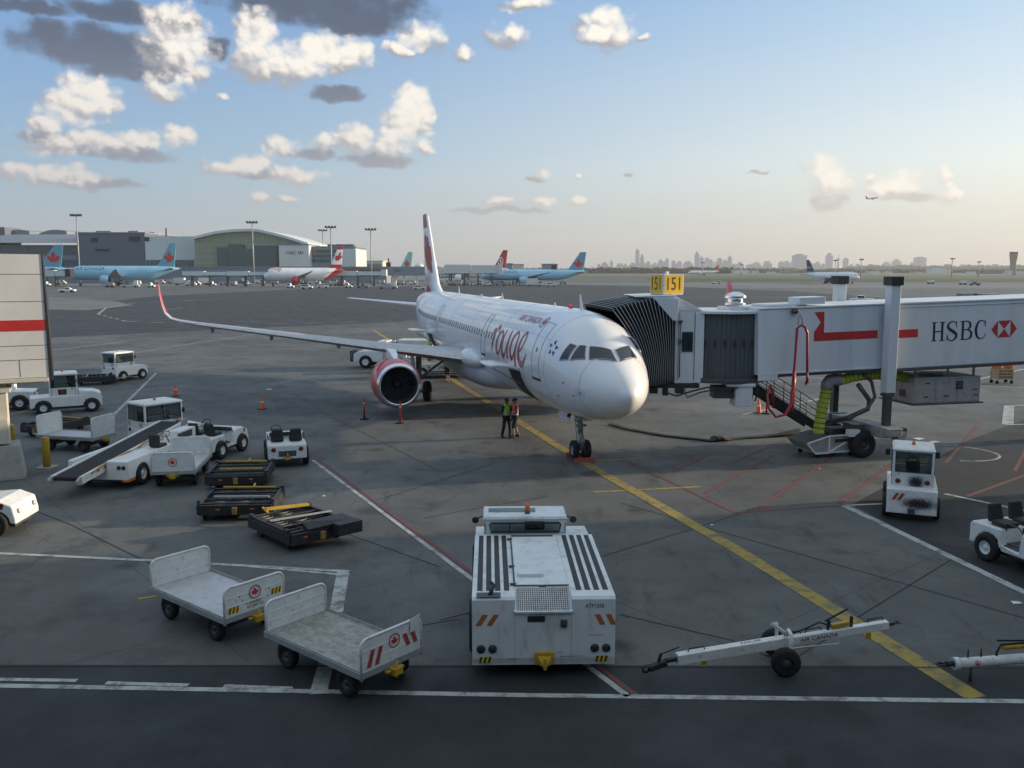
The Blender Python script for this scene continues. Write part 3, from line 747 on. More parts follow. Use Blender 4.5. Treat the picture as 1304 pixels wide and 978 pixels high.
# neutral pale tone added overhead, out of view, as brighter fill light
skyc = mixc(maprange(el, 19, 42, 0, .85), skyc, (2.35, 2.65, 2.85))
white0 = mixc(sunward, mixc(maprange(el, 2, 13), (2.7, 2.55, 2.5), (4.15, 3.88, 3.55)), (4.7, 4.35, 3.8))
grey0 = mixc(maprange(el, 3, 15), mixc(sunward, (1.2, 1.35, 1.65), (2.9, 2.7, 2.5)), (.34, .47, .76))
BRP, DKP = place(BR), place(DK)
def region(a0, a1):
    """one stretch of clouded sky with its own puffs"""
    near = [b for b in BRP if a0 - 1.5 < b[0] + b[2] and b[0] - b[2] < a1 + 1.5]; dark = [b for b in DKP if a0 - 1.5 < b[0] + b[2] and b[0] - b[2] < a1 + 1.5]
    nw = noise(P0, .6, 3, .55); PW = vmath('ADD', P0, vmath('MULTIPLY', vmath('SUBTRACT', nw.outputs['Color'], (.5, .5, .5)), (1.5, 1.1, 0)))
    sh = vmath('MULTIPLY', P0, (1, 1.2, 1))
    nA = noise(sh, 1.0, 7, .60).outputs['Fac']; nB = noise(sh, .8, 3, .5, (.30, .34, 0)).outputs['Fac']
    vo = N.new('ShaderNodeTexVoronoi'); vo.voronoi_dimensions = '2D'; vo.inputs['Scale'].default_value = 1.15; L.new(PW, vo.inputs['Vector']); vo2 = N.new('ShaderNodeTexVoronoi'); vo2.voronoi_dimensions = '2D'; vo2.inputs['Scale'].default_value = 1.15; L.new(vmath('ADD', PW, (.16, .22, 0)), vo2.inputs['Vector'])
    F, S = field(PW, near, 1); D, _ = field(PW, dark, 0)
    alpha = maprange(math_('ADD', math_('SUBTRACT', 1.0, F), math_('ADD', math_('MULTIPLY', math_('SUBTRACT', nA, .5), 1.9), math_('MULTIPLY', math_('SUBTRACT', .42, vo.outputs['Distance']), 1.0))), -.55, .95)
    relief = math_('ADD', math_('MULTIPLY', math_('SUBTRACT', nA, .5), 1.1), math_('MULTIPLY', math_('SUBTRACT', vo2.outputs['Distance'], vo.outputs['Distance']), .8))
    lit = maprange(math_('ADD', math_('MULTIPLY', S, -.55), math_('ADD', relief, .30)), -.55, .55)
    dalpha = maprange(math_('ADD', math_('SUBTRACT', 1.0, D), math_('ADD', math_('MULTIPLY', math_('SUBTRACT', nB, .5), 1.8), math_('MULTIPLY', math_('SUBTRACT', nA, .5), 1.0))), -.35, .75, 0, .95)
    c1 = mixc(dalpha, skyc, grey0)
    c2 = mixc(alpha, c1, mixc(lit, mixc(.3, grey0, white0), white0))
    c3 = mixc(math_('MULTIPLY', dalpha, maprange(nA, .40, .56, .5, .0)), c2, grey0)
    b = N.new('ShaderNodeBackground'); L.new(c3, b.inputs[0]); b.inputs[1].default_value = .12
    inside = math_('MULTIPLY', math_('MULTIPLY', math_('GREATER_THAN', az, a0), math_('LESS_THAN', az, a1)), math_('MULTIPLY', math_('GREATER_THAN', el, 1.0), math_('LESS_THAN', el, 24.0)))
    return b.outputs[0], inside
L.new(skyc, bg.inputs[0]); bg.inputs[1].default_value = .12
out = bg.outputs[0]
for a0, a1 in ((-38, -16.5), (-16.5, -4.0), (-4.0, 12), (12, 34)):
    sh_, k = region(a0, a1); mxs = N.new('ShaderNodeMixShader'); L.new(k, mxs.inputs[0]); L.new(out, mxs.inputs[1]); L.new(sh_, mxs.inputs[2]); out = mxs.outputs[0]
L.new(out, N['World Output'].inputs[0])
W.cycles.sampling_method = 'MANUAL'; W.cycles.sample_map_resolution = 256

# ------------------------------------------------------------------ ground
def ground_mat(name, base, alt, patch=.5, rough=.85, joint=None, wetness=.0, scale=1.0):
    m, nt, b = nmat(name); N, L = nt.nodes, nt.links
    tc = N.new('ShaderNodeTexCoord'); P = tc.outputs['Object']
    def no(s, d, r=.6, mp=None):
        n = N.new('ShaderNodeTexNoise'); n.inputs['Scale'].default_value = s; n.inputs['Detail'].default_value = d; n.inputs['Roughness'].default_value = r
        src = P
        if mp:
            q = N.new('ShaderNodeMapping'); q.inputs['Scale'].default_value = mp[0]; q.inputs['Rotation'].default_value = (0, 0, mp[1]); L.new(P, q.inputs[0]); src = q.outputs[0]
        L.new(src, n.inputs[0]); return n.outputs['Fac']
    def mr(x, a, b_, c=0, d=1):
        n = N.new('ShaderNodeMapRange'); n.interpolation_type = 'SMOOTHSTEP'; L.new(x, n.inputs[0])
        for i, q in ((1, a), (2, b_), (3, c), (4, d)): n.inputs[i].default_value = q
        return n.outputs[0]
    def mix(f, a, b_, t='MIX'):
        n = N.new('ShaderNodeMix'); n.data_type = 'RGBA'; n.blend_type = t
        for k, x in (('Factor', f), ('A', a), ('B', b_)):
            if isinstance(x, (int, float)): n.inputs[k].default_value = x
            elif isinstance(x, tuple): n.inputs[k].default_value = (*x, 1)
            else: L.new(x, n.inputs[k])
        return n.outputs['Result']
    c = mix(mr(no(.09 * scale, 6, .62), .38, .62), base, alt)
    c = mix(mr(no(.45 * scale, 8, .7), .48, .72, 0, patch), c, tuple(x * .52 for x in base))
    c = mix(mr(no(1.7 * scale, 6, .65, ((1, .25, 1), R(-15))), .54, .72, 0, patch * .8), c, tuple(x * .45 for x in base))      # tyre rubber drawn along the stand
    c = mix(mr(no(1.2 * scale, 6, .65, ((.22, 1, 1), R(20))), .56, .75, 0, patch * .6), c, tuple(min(1, x * 1.5) for x in base))
    c = mix(mr(no(14, 3), .3, .7, 0, .35), c, tuple(x * .7 for x in base))
    v = N.new('ShaderNodeTexVoronoi'); v.feature = 'SMOOTH_F1'; v.inputs['Scale'].default_value = .35; L.new(P, v.inputs[0])
    c = mix(mr(v.outputs['Distance'], .02, .16, patch * .9, 0), c, tuple(x * .35 for x in base))      # oil spots
    if joint:
        mp = N.new('ShaderNodeMapping'); mp.inputs['Rotation'].default_value = (0, 0, R(-40)); L.new(P, mp.inputs[0]); sx = N.new('ShaderNodeSeparateXYZ'); L.new(mp.outputs[0], sx.inputs[0])
        js = []
        for k, ph in ((0, joint[1]), (1, joint[2])):
            a = N.new('ShaderNodeMath'); a.operation = 'PINGPONG'; q = N.new('ShaderNodeMath'); q.operation = 'SUBTRACT'; L.new(sx.outputs[k], q.inputs[0]); q.inputs[1].default_value = ph; L.new(q.outputs[0], a.inputs[0]); a.inputs[1].default_value = joint[0] / 2
            js.append(mr(a.outputs[0], .012, .03, .4, 0))
        mxx = N.new('ShaderNodeMath'); mxx.operation = 'MAXIMUM'; L.new(js[0], mxx.inputs[0]); L.new(js[1], mxx.inputs[1])
        c = mix(mxx.outputs[0], c, (.03, .03, .03))
        vc = N.new('ShaderNodeTexVoronoi'); vc.feature = 'DISTANCE_TO_EDGE'; vc.inputs['Scale'].default_value = .16
        nd = N.new('ShaderNodeTexNoise'); nd.inputs['Scale'].default_value = .8; nd.inputs['Detail'].default_value = 5; L.new(P, nd.inputs[0])
        ad = N.new('ShaderNodeVectorMath'); ad.operation = 'MULTIPLY_ADD'; L.new(nd.outputs['Color'], ad.inputs[0]); ad.inputs[1].default_value = (1.6, 1.6, 0); L.new(P, ad.inputs[2]); L.new(ad.outputs[0], vc.inputs[0])
        cr = N.new('ShaderNodeMath'); cr.operation = 'MULTIPLY'; L.new(mr(vc.outputs['Distance'], .001, .005, .4, 0), cr.inputs[0]); L.new(mr(no(.13, 3), .5, .6), cr.inputs[1])
        c = mix(cr.outputs[0], c, (.035, .035, .033))
    L.new(c, b.inputs['Base Color'])
    rr = mr(no(.5, 5), .3, .7, rough - .25, rough); L.new(rr, b.inputs['Roughness'])
    bp = N.new('ShaderNodeBump'); bp.inputs['Strength'].default_value = .25; bp.inputs['Distance'].default_value = .02; L.new(no(9, 5), bp.inputs['Height']); L.new(bp.outputs[0], b.inputs['Normal'])
    b.inputs['Specular IOR Level'].default_value = .35
    return m
M['apron'] = ground_mat('apron_concrete', (.092, .097, .095), (.148, .153, .148), .85, joint=(7.6, 21.6, 9.93))
M['asphalt'] = ground_mat('dark_asphalt', (.034, .042, .045), (.048, .055, .057), .35, .88, scale=.5)
M['asphalt_near'] = ground_mat('near_asphalt', (.024, .029, .032), (.034, .039, .042), .6, .85)
M['taxiway'] = ground_mat('far_taxiway', (.15, .15, .145), (.19, .19, .18), .4, .85, scale=.2)
def line_mat(name, col, wear):
    m, nt, b = nmat(name); N, L = nt.nodes, nt.links
    tc = N.new('ShaderNodeTexCoord'); n = N.new('ShaderNodeTexNoise'); n.inputs['Scale'].default_value = 2.2; n.inputs['Detail'].default_value = 9; n.inputs['Roughness'].default_value = .72; L.new(tc.outputs['Object'], n.inputs[0])
    r = N.new('ShaderNodeMapRange'); r.inputs[1].default_value = .47; r.inputs[2].default_value = .62; r.inputs[4].default_value = wear; L.new(n.outputs[0], r.inputs[0])
    mx = N.new('ShaderNodeMix'); mx.data_type = 'RGBA'; mx.inputs['A'].default_value = (*col, 1); mx.inputs['B'].default_value = (.10, .10, .095, 1); L.new(r.outputs[0], mx.inputs['Factor'])
    L.new(mx.outputs['Result'], b.inputs['Base Color']); b.inputs['Roughness'].default_value = .8; return m
M['line_white'] = line_mat('worn_white_line', (.42, .44, .43), .85)
M['line_yellow'] = line_mat('worn_yellow_line', (.34, .25, .05), .85)
M['line_red'] = line_mat('worn_red_line', (.17, .05, .045), .6)
M['joint'] = mat('joint_sealant', (.022, .022, .022), .8)
def sheet(name, poly, z, m, kind='structure'):
    mb = MB(); a = sum(poly[i][0] * poly[(i + 1) % len(poly)][1] - poly[(i + 1) % len(poly)][0] * poly[i][1] for i in range(len(poly)))
    if a < 0: poly = poly[::-1]
    mb.add([(x, y, z) for x, y in poly], [tuple(range(len(poly)))]); return tag(mb.build(name, m), kind=kind)
mb = MB(); S_ = 14000; mb.add([(-S_, -S_, 0), (S_, -S_, 0), (S_, S_, 0), (-S_, S_, 0)], [(0, 1, 2, 3)]); tag(mb.build('ground', M['apron']), kind='structure')
sheet('far_asphalt_apron', [G(*p) for p in ((-500, 470), (-200, 447), (62, 430), (300, 419), (530, 409), (800, 402), (1000, 397), (1300, 388), (1180, 383), (1010, 371), (860, 365), (700, 362), (430, 366), (200, 377), (62, 392), (-200, 405), (-500, 415))], .004, M['asphalt'])
sheet('near_service_road', [(-70, -6), (70, -6), (70, 15.62), (-70, 15.95)], .004, M['asphalt_near'])
sheet('asphalt_patch', [G(*p) for p in ((1085, 643), (1235, 560), (1330, 525), (1500, 520), (1700, 600), (1500, 800), (1304, 757))], .004, M['asphalt_near'])
sheet('far_taxiway', [(-400, 420), (-100, 400), (400, 330), (2500, 330), (2500, 520), (60, 520), (-400, 560)], .003, M['taxiway'])
def path(name, px, w, z, m, world=False, dash=None):
    P = [Vector((*(p if world else G(*p)), 0)) for p in px]; mb = MB()
    for i in range(len(P) - 1):
        a, b = P[i], P[i + 1]; d = (b - a); Ln = d.length; d.normalize(); n = Vector((-d.y, d.x, 0)) * w / 2
        segs = [(0, Ln)] if not dash else [(k * (dash[0] + dash[1]), min(Ln, k * (dash[0] + dash[1]) + dash[0])) for k in range(int(Ln / (dash[0] + dash[1])) + 1)]
        for s0, s1 in segs:
            p, q = a + d * s0, a + d * s1
            mb.add([(*(p - n)[:2], z), (*(q - n)[:2], z), (*(q + n)[:2], z), (*(p + n)[:2], z)], [(0, 1, 2, 3)])
    return tag(mb.build(name, m), kind='structure')
WL, YL, RL, JT = M['line_white'], M['line_yellow'], M['line_red'], M['joint']
path('stand_centreline', [(1243, 889), (935, 698), (745, 590), (475, 420)], .42, .009, YL)
path('road_edge_line', [(-300, 868), (652, 885.5), (1500, 896)], .15, .009, WL)
path('road_edge_line', [(-300, 861), (98, 867)], .12, .0095, WL); path('road_edge_line', [(135, 870), (240, 873)], .12, .0095, WL); path('road_edge_line', [(285, 874), (372, 877)], .12, .0095, WL)
path('white_boundary_line', [(398, 586), (592, 731), (800, 887)], .13, .009, WL)
path('red_boundary_line', [(405, 585), (600, 729), (812, 887)], .11, .0085, RL)
path('white_corner_line', [(-60, 702), (210, 715), (445, 728)], .16, .009, WL); path('white_corner_line', [(437, 728), (428, 780)], .3, .0095, WL)
path('white_corner_line', [(300, 720), (445, 733)], .12, .0087, WL); path('white_corner_line', [(428, 800), (405, 884)], .3, .0087, WL)
path('white_boundary_line', [(137, 536), (199, 475)], .17, .009, WL); path('white_boundary_line', [(60, 447), (160, 435)], .25, .009, WL); path('white_boundary_line', [(172, 449), (360, 420)], .2, .009, WL)
path('white_bay_line', [(1075, 644), (1310, 757)], .24, .009, WL); path('white_bay_line', [(1075, 644), (1140, 641)], .14, .0095, WL); path('white_bay_line', [(1203, 629), (1330, 656)], .16, .009, WL)
path('white_bay_line', [(1281, 517), (1400, 512)], .2, .009, WL); path('white_bay_line', [(1285, 517), (1283, 541)], .5, .0095, WL); path('white_bay_line', [(1281, 541), (1400, 538)], .2, .0088, WL)
path('white_bay_line', [(945, 528), (1060, 505)], .2, .009, WL); path('white_bay_line', [(1020, 480), (1304, 494)], .2, .009, WL); path('white_bay_line', [(1130, 455), (1400, 470)], .2, .0092, WL)
path('white_bay_line', [(1180, 498), (1304, 470)], .25, .0093, WL)
cx, cy = G(1215, 577); rx, ry = 1.65, 1.55
path('white_circle_marking', [(cx + rx * math.cos(t * math.pi / 20), cy + ry * math.sin(t * math.pi / 20)) for t in range(-12, 26)], .12, .009, WL, world=True)
for p in ([(790, 583), (937, 653), (1075, 643)], [(858, 602), (905, 577)], [(898, 628), (985, 580)], [(966, 648), (1055, 585), (1100, 540)], [(1068, 641), (1140, 588)], [(1204, 590), (1246, 541)], [(1232, 632), (1320, 600)], [(1000, 560), (930, 590)]):
    path('red_clearance_line', p, .14, .0078, RL)
path('red_clearance_line', [(1292, 600), (1312, 562)], .14, .0078, RL)
path('yellow_stop_mark', [(756, 627), (892, 620)], .2, .0092, YL); path('yellow_stop_mark', [(745, 588), (820, 584)], .2, .0093, YL); path('yellow_stop_mark', [(176, 763), (204, 759)], .12, .009, YL); path('yellow_stop_mark', [(12, 528), (36, 523)], .2, .009, YL)
path('far_taxi_line', [(125, 400), (135, 392), (170, 386), (300, 380)], .35, .009, WL); path('far_taxi_line', [(125, 400), (160, 409), (330, 416)], .35, .009, WL, dash=(2.5, 3))
path('far_taxi_line', [(340, 413), (760, 402)], .3, .009, WL, dash=(3, 2)); path('far_taxi_line', [(305, 409), (332, 409)], .3, .0094, WL); path('far_taxi_line', [(790, 380), (1150, 377)], .6, .009, WL)
path('far_taxi_line', [(100, 380), (170, 389)], .9, .0092, M['taxiway']); path('far_taxi_line', [(210, 394), (233, 392)], .4, .0094, WL); path('far_taxi_line', [(234, 383), (250, 382)], .5, .0094, WL)
sheet('pale_apron_patch', [G(*p) for p in ((62, 378), (150, 384), (168, 389), (110, 395), (62, 394))], .0065, M['taxiway'])
for p in ([(-40, 618), (90, 668), (200, 722), (330, 780), (470, 852)], [(540, 660), (592, 650), (700, 632)], [(455, 812), (585, 788)], [(745, 715), (888, 672), (960, 648)], [(790, 783), (930, 815), (1010, 850)], [(790, 640), (900, 672), (1304, 787)],
          [(1060, 806), (1245, 692)], [(1000, 846), (1062, 808)], [(470, 640), (592, 602), (720, 560)], [(360, 650), (470, 690), (560, 722)], [(340, 480), (420, 530), (560, 600)], [(560, 790), (660, 765)]):
    path('pavement_joint', p, .035, .0071, JT)
path('road_joint', [(-400, 848), (652, 849), (1700, 852)], .05, .0092, JT)
M['grass'] = ground_mat('infield_grass', (.085, .105, .040), (.13, .13, .06), .5, .95, scale=.1)
M['grass_dark'] = ground_mat('dark_grass', (.045, .07, .028), (.06, .08, .03), .5, .95, scale=.1)
M['far_field'] = ground_mat('far_field', (.15, .15, .11), (.09, .11, .06), .7, .95, scale=.03)
sheet('infield_grass', [(90, 560), (3000, 560), (3000, 800), (120, 800)], .02, M['grass_dark'], 'structure'); sheet('infield_grass', [(60, 780), (3000, 780), (3000, 1300), (60, 1300)], .03, M['grass'], 'structure')
sheet('far_runway', [(0, 1300), (3600, 1300), (3600, 1480), (0, 1480)], .04, M['taxiway']); sheet('far_field', [(-300, 1480), (5000, 1480), (9000, 9000), (-9000, 9000)], .02, M['far_field'])
scene.view_settings.view_transform = 'Standard'; scene.view_settings.look = 'None'; scene.view_settings.exposure = 1.02; scene.view_settings.gamma = 1; scene.view_settings.use_curve_mapping = False
scene.cycles.use_denoising = True; scene.cycles.max_bounces = 6; scene.cycles.diffuse_bounces = 3; scene.cycles.glossy_bounces = 3; scene.cycles.transparent_max_bounces = 12; scene.cycles.volume_bounces = 0; scene.cycles.sample_clamp_indirect = 6
# ================================================================== jet bridge at the airliner
PH = R(13); BR0 = (10.2, 33.5)
bridge = empty('jet_bridge', (*BR0, 0), PH, 'long white jet bridge lettered HSBC, docked to the white airliner by a black bellows', 'jet bridge')
BI = Matrix.Translation((*BR0, 0)) @ Matrix.Rotation(PH, 4, 'Z'); BINV = BI.inverted()
def bl(x, y, z): return tuple(BINV @ Vector((x, y, z)))
TILT = Matrix.Rotation(-math.atan(.0255), 4, 'Y')
TT = Matrix.Translation((0, 0, 3.44)) @ TILT
mb = MB(); mb.M = TT
mb.bx(-.85, 4.6, 0, 2.7, 0, 2.5); mb.bx(-.85, 4.75, -.05, 2.75, 2.5, 2.56); mb.bx(-.85, 4.4, -.04, 0, 0, .07)
mb.bx(-.85, -.02, -.035, 0, -.22, 2.45)
t1 = mb.build('tunnel', M['bridge'], bridge, bevel=.012)
mb = MB(); mb.M = TT
mb.bx(4.6, 24, -.09, 2.79, -.03, 2.5); mb.bx(4.6, 24, -.14, 2.84, 2.5, 2.57); mb.bx(4.9, 24, -.12, -.09, 2.36, 2.42)
t2 = mb.build('tunnel', M['bridge'], bridge, bevel=.012)
mb = MB(); mb.M = TT
mb.bx(-.8, 4.4, .02, 2.68, -.12, -.004); mb.bx(4.9, 24, -.12, 2.82, -.14, -.035); mb.bx(4.9, 24, -.14, -.1, -.16, -.05)
mb.build('underframe', M['steel'], bridge, bevel=.01)
mb = MB(); mb.M = TT
for u in (3.1, 11.7, 16, 20): mb.bx(u, u + .012, -.0915 if u > 4.6 else -.002, 0, .03, 2.49)
mb.build('panel_seam', M['plane_grey'], t2)
FT = TT @ on_plane((0, -.0, 0), (1, 0, 0), (0, 0, 1))     # near face, u along the bridge
def face(o): return TT @ on_plane((0, o, 0), (1, 0, 0), (0, 0, 1))
mb = MB(); decal_poly(mb, face(-.0), [(1.5, 2.32), (1.93, 2.32), (1.93, 1.52), (4.28, 1.52), (4.28, 1.2), (1.5, 1.2), (1.5, 1.56), (1.78, 1.92)], h=.006)
mb.build('red_mark', M['red'], t1)
mb = MB(); decal_poly(mb, face(-.09), [(4.78, 1.5), (6.02, 1.5), (6.02, 1.18), (4.78, 1.18)], h=.006); mb.build('red_mark', M['red'], t2)
# serif lettering drawn letter by letter
def serif(mb, T, s, x0, z0, h, w, gap, m=0):
    x = x0
    def quad(*p): decal_poly(mb, T, [(x + a * w, z0 + b * h) for a, b in p], m, .008 + .0004 * len(mb.f) % .003)
    def pen(pts, wd):
        for q in stroke([(x + a * w, z0 + b * h) for a, b in pts], [v * h for v in wd]): decal_poly(mb, T, q, m, .0085)
    for c in s:
        if c == 'H':
            for a in (.14, .74): quad((a, 0), (a + .16, 0), (a + .16, 1), (a, 1)); quad((a - .12, 0), (a + .28, 0), (a + .28, .045), (a - .12, .045)); quad((a - .12, .955), (a + .28, .955), (a + .28, 1), (a - .12, 1))
            quad((.28, .47), (.76, .47), (.76, .53), (.28, .53))
        elif c == 'S':
            pen([(.80, .74), (.76, .92), (.5, 1.0), (.25, .9), (.18, .74), (.3, .6), (.55, .48), (.78, .33), (.8, .17), (.62, .03), (.4, 0), (.2, .1), (.13, .3)], [.04, .05, .06, .1, .14, .16, .17, .16, .14, .08, .05, .05, .04])
            quad((.76, .68), (.83, .68), (.83, 1.0), (.79, 1.0)); quad((.1, 0), (.14, 0), (.17, .32), (.1, .32))
        elif c == 'B':
            quad((.14, 0), (.30, 0), (.30, 1), (.14, 1)); quad((.03, 0), (.3, 0), (.3, .045), (.03, .045)); quad((.03, .955), (.3, .955), (.3, 1), (.03, 1))
            pen([(.28, .975), (.55, .975), (.76, .87), (.76, .66), (.55, .535), (.28, .53)], [.05, .055, .12, .13, .05, .05]); pen([(.28, .52), (.6, .52), (.84, .4), (.84, .15), (.6, .03), (.28, .025)], [.05, .05, .13, .14, .055, .05])
        elif c == 'C':
            pen([(.84, .7), (.78, .9), (.55, .98), (.3, .88), (.15, .5), (.28, .12), (.55, .02), (.78, .1), (.9, .3)], [.04, .05, .05, .11, .17, .12, .05, .045, .04]); quad((.81, .66), (.87, .66), (.87, 1.0), (.83, 1.0))
        x += w + gap
def hexagon(mb, T, x0, z0, w, h):
    cx, cz = x0 + w / 2, z0 + h / 2; a = w / 4
    for p in ([(x0, cz), (x0 + a, z0 + h), (x0 + a, z0)], [(x0 + w, cz), (x0 + w - a, z0), (x0 + w - a, z0 + h)], [(x0 + a, z0 + h), (x0 + w - a, z0 + h), (cx, cz)], [(x0 + a, z0), (cx, cz), (x0 + w - a, z0)]):
        decal_poly(mb, T, p, 0, .008)
mb = MB(); serif(mb, face(-.09), 'HSBC', 6.62, .98, .76, .62, .04); mb.build('lettering', M['navy'], t2)
mb = MB(); hexagon(mb, face(-.09), 9.42, 1.0, 1.22, .68); mb.build('emblem', M['red'], t2)
# lift columns
for v, lab in ((-.42, 0), (3.12, 1)):
    mb = MB(); mb.bx(4.33, 4.73, v - .2, v + .2, 2.65, 6.82); c = mb.build('lift_column', M['bridge'], bridge, bevel=.02)
    mb = MB(); mb.bx(4.26, 4.8, v - .27, v + .27, 6.82, 7.16); mb.build('column_cap', M['black'], c, bevel=.02)
    mb = MB(); mb.bx(4.40, 4.66, v - .13, v + .13, 1.25, 2.65); mb.bx(4.34, 4.72, v - .19, v + .19, 2.5, 2.62); mb.build('column_leg', M['steel'], c, bevel=.01)
mb = MB(); mb.bx(4.2, 4.86, -1.0, 3.6, 1.0, 1.3); mb.bx(4.1, 4.95, -.75, -.1, .9, 1.34); mb.bx(4.1, 4.95, 2.8, 3.5, .9, 1.34); mb.bx(4.9, 5.3, -.65, -.25, .75, 1.1)
mb.build('cross_beam', M['galv'], bridge, bevel=.02)
mb = MB(); mb.bx(4.95, 5.35, -.62, -.28, .85, 1.22); mb.cyl((4.6, -.5, 1.34), (4.6, -.5, 1.5), .05); mb.tube([(4.9, -.5, .95), (5.0, -.55, .7), (5.2, -.5, .75), (5.3, -.4, .9)], .02, 6); mb.build('drive_motor', M['steel'], bridge, bevel=.01)
mb = MB(); mb.tube([(3.9, .3, 3.3), (4.3, .3, 3.0), (4.35, .1, 2.4), (3.9, -.1, 2.0), (3.0, -.2, 1.6)], .07, 8); mb.tube([(3.0, .9, 1.35), (3.6, .7, 1.5), (4.2, .3, 1.9), (4.25, .3, 2.25), (3.7, .3, 2.9)], .1, 8); mb.build('brace', M['steel'], bridge)
# wheel bogie
mb = MB(); mb.bx(3.2, 5.0, 1.1, 1.7, .75, 1.0); mb.bx(3.3, 4.9, .9, 1.9, .5, .78); mb.bx(3.5, 4.0, .2, .9, 1.02, 1.3); mb.build('bogie', M['steel'], bridge, bevel=.02)
mb = MB(); mb.bx(3.25, 3.7, .0, .3, .85, 1.12); mb.build('valve_box', M['white'], bridge, bevel=.01)
for u, v in ((3.85, .05), (3.95, .62), (3.95, 2.2), (3.95, 2.75)): wheel(bridge, u, v, .52, .42, 'steel', side=-1 if v < 1.5 else 1, rim_r=.4)
# rotunda with its slatted curtain
rc = bl(8.35, 34.95, 0)
mb = MB(); n = 56; rr = 1.62; vs = []; 
prof = []
for k in range(n * 2):
    a = 2 * math.pi * k / (n * 2); r2 = rr + (.035 if k % 2 else 0); prof.append((rc[0] + r2 * math.cos(a), rc[1] + r2 * math.sin(a)))
mb.prism(prof, 'z', 3.28, 5.75); rot = mb.build('rotunda_curtain', M['slat'], bridge)
mb = MB()
for k in range(n):
    a = 2 * math.pi * (k + .5) / n
    if k % 2: continue
    x, y = rc[0] + (rr + .04) * math.cos(a), rc[1] + (rr + .04) * math.sin(a)
    mb.box((x, y, 4.62), (.02, .09, .26), (0, 0, a))
mb.build('curtain_slots', M['black'], rot)
mb = MB(); mb.cyl((rc[0], rc[1], 5.752), (rc[0], rc[1], 5.86), 1.82, n=40); mb.build('rotunda_roof', M['bridge'], bridge, bevel=.01); mb = MB(); mb.cyl((rc[0], rc[1], 3.1), (rc[0], rc[1], 3.278), 1.78, n=40); mb.build('rotunda_floor', M['steel'], bridge, bevel=.01)
mb = MB(); x, y, _ = bl(8.75, 34.6, 0)
mb.bx(x - .5, x + .5, y - .5, y + .5, 5.862, 6.0); mb.lathe([(.34, 0), (.40, .05), (.40, .12), (.3, .15), (.3, .3), (.42, .32), (.42, .4), (.28, .5), (.12, .56), (.001, .56)], (x, y, 6.002), (0, 0, 1), 24, m=1); mb.build('roof_vent', [M['bridge'], M['polished']], bridge, bevel=.01)
# cab, in bridge space from surveyed corners
CI = BINV
mb = MB(); mb.M = CI
mb.bx(6.24, 7.3, 33.6, 36.9, 3.08, 5.86); mb.hexa([(6.2, 33.58, 5.862), (7.3, 33.58, 5.862), (7.3, 36.9, 5.862), (6.2, 36.9, 5.862), (6.2, 33.58, 6.42), (6.62, 33.58, 6.22), (6.62, 36.9, 6.22), (6.2, 36.9, 6.42)])
mb.bx(7.0, 7.34, 33.56, 36.9, 3.1, 5.8)
cab = mb.build('cab', M['bridge'], bridge, bevel=.012)
mb = MB(); mb.M = CI
for x in (6.36, 6.98): mb.bx(x, x + .012, 33.572, 33.6, 3.2, 5.8)
mb.cyl((6.42, 33.53, 3.3), (6.42, 33.53, 5.45), .02, n=6); mb.bx(6.36, 6.5, 33.5, 33.59, 5.42, 5.5); mb.bx(6.34, 6.5, 33.5, 33.59, 4.72, 4.76); mb.bx(6.34, 6.5, 33.5, 33.59, 4.6, 4.63)
mb.build('door_trim', M['steel'], cab)
mb = MB(); mb.M = CI
mb.bx(6.5, 6.92, 33.56, 33.585, 4.3, 5.06); mb.build('cab_window', M['black'], cab, bevel=.05)
mb = MB(); mb.M = CI; mb.bx(6.56, 6.86, 33.55, 33.56, 4.38, 4.98); mb.build('window_glass', M['cockpit_glass'], cab)
mb = MB(); mb.M = CI  # hood over the bellows
mb.hexa([(4.7, 33.45, 6.36), (6.2, 33.5, 6.32), (6.2, 36.95, 6.32), (4.7, 36.8, 6.36), (4.65, 33.4, 6.41), (6.24, 33.45, 6.46), (6.24, 37.0, 6.46), (4.65, 36.85, 6.41)])
mb.hexa([(6.12, 33.36, 5.5), (6.3, 33.36, 5.5), (6.3, 33.48, 5.5), (6.12, 33.48, 5.5), (5.35, 33.34, 6.35), (6.3, 33.34, 6.35), (6.3, 33.48, 6.35), (5.35, 33.48, 6.35)])
mb.build('bellows_hood', M['bridge'], cab, bevel=.01)
# bellows
A0 = [(6.24, 33.62, 3.12), (6.22, 33.6, 6.3), (6.22, 36.85, 6.3), (6.24, 36.85, 3.12)]
A1 = [(4.98, 32.72, 3.05), (3.72, 32.95, 5.93), (2.95, 36.5, 6.0), (4.05, 36.55, 3.05)]
def rib(t, out):
    k = [Vector(a).lerp(Vector(b), t) for a, b in zip(A0, A1)]
    bul = .10 * math.sin(math.pi * t); k[1].z += bul; k[2].z += bul
    k[1] += Vector((0, -out, out)); k[2] += Vector((0, out, out)); k[0] += Vector((0, -out, 0)); k[3] += Vector((0, out, 0))
    P = []
    for i in range(3):
        for j in range(8): 
            q = k[i].lerp(k[i + 1], j / 8)
            if i == 0: q += Vector((.0, 0, 0)) + Vector((-.32, -.05, .0)) * (t * math.sin(math.pi * j / 8))* -1.0
            P.append(tuple(q))
    P.append(tuple(k[3])); return P
mb = MB(); mb.M = CI; NR = 17; rows = []
for i in range(NR * 2 + 1): rows.append(rib(i / (NR * 2), .06 if i % 2 == 0 else -.10))
for i in range(len(rows) - 1):
    for j in range(len(rows[0]) - 1):
        mb.add([rows[i][j], rows[i][j + 1], rows[i + 1][j + 1], rows[i + 1][j]], [(0, 1, 2, 3)])
bel = mb.build('bellows', M['bellows'], bridge)
mb = MB(); mb.M = CI
for i in range(0, NR * 2 + 1, 2): mb.tube(rib(i / (NR * 2), .066), .011, 5)
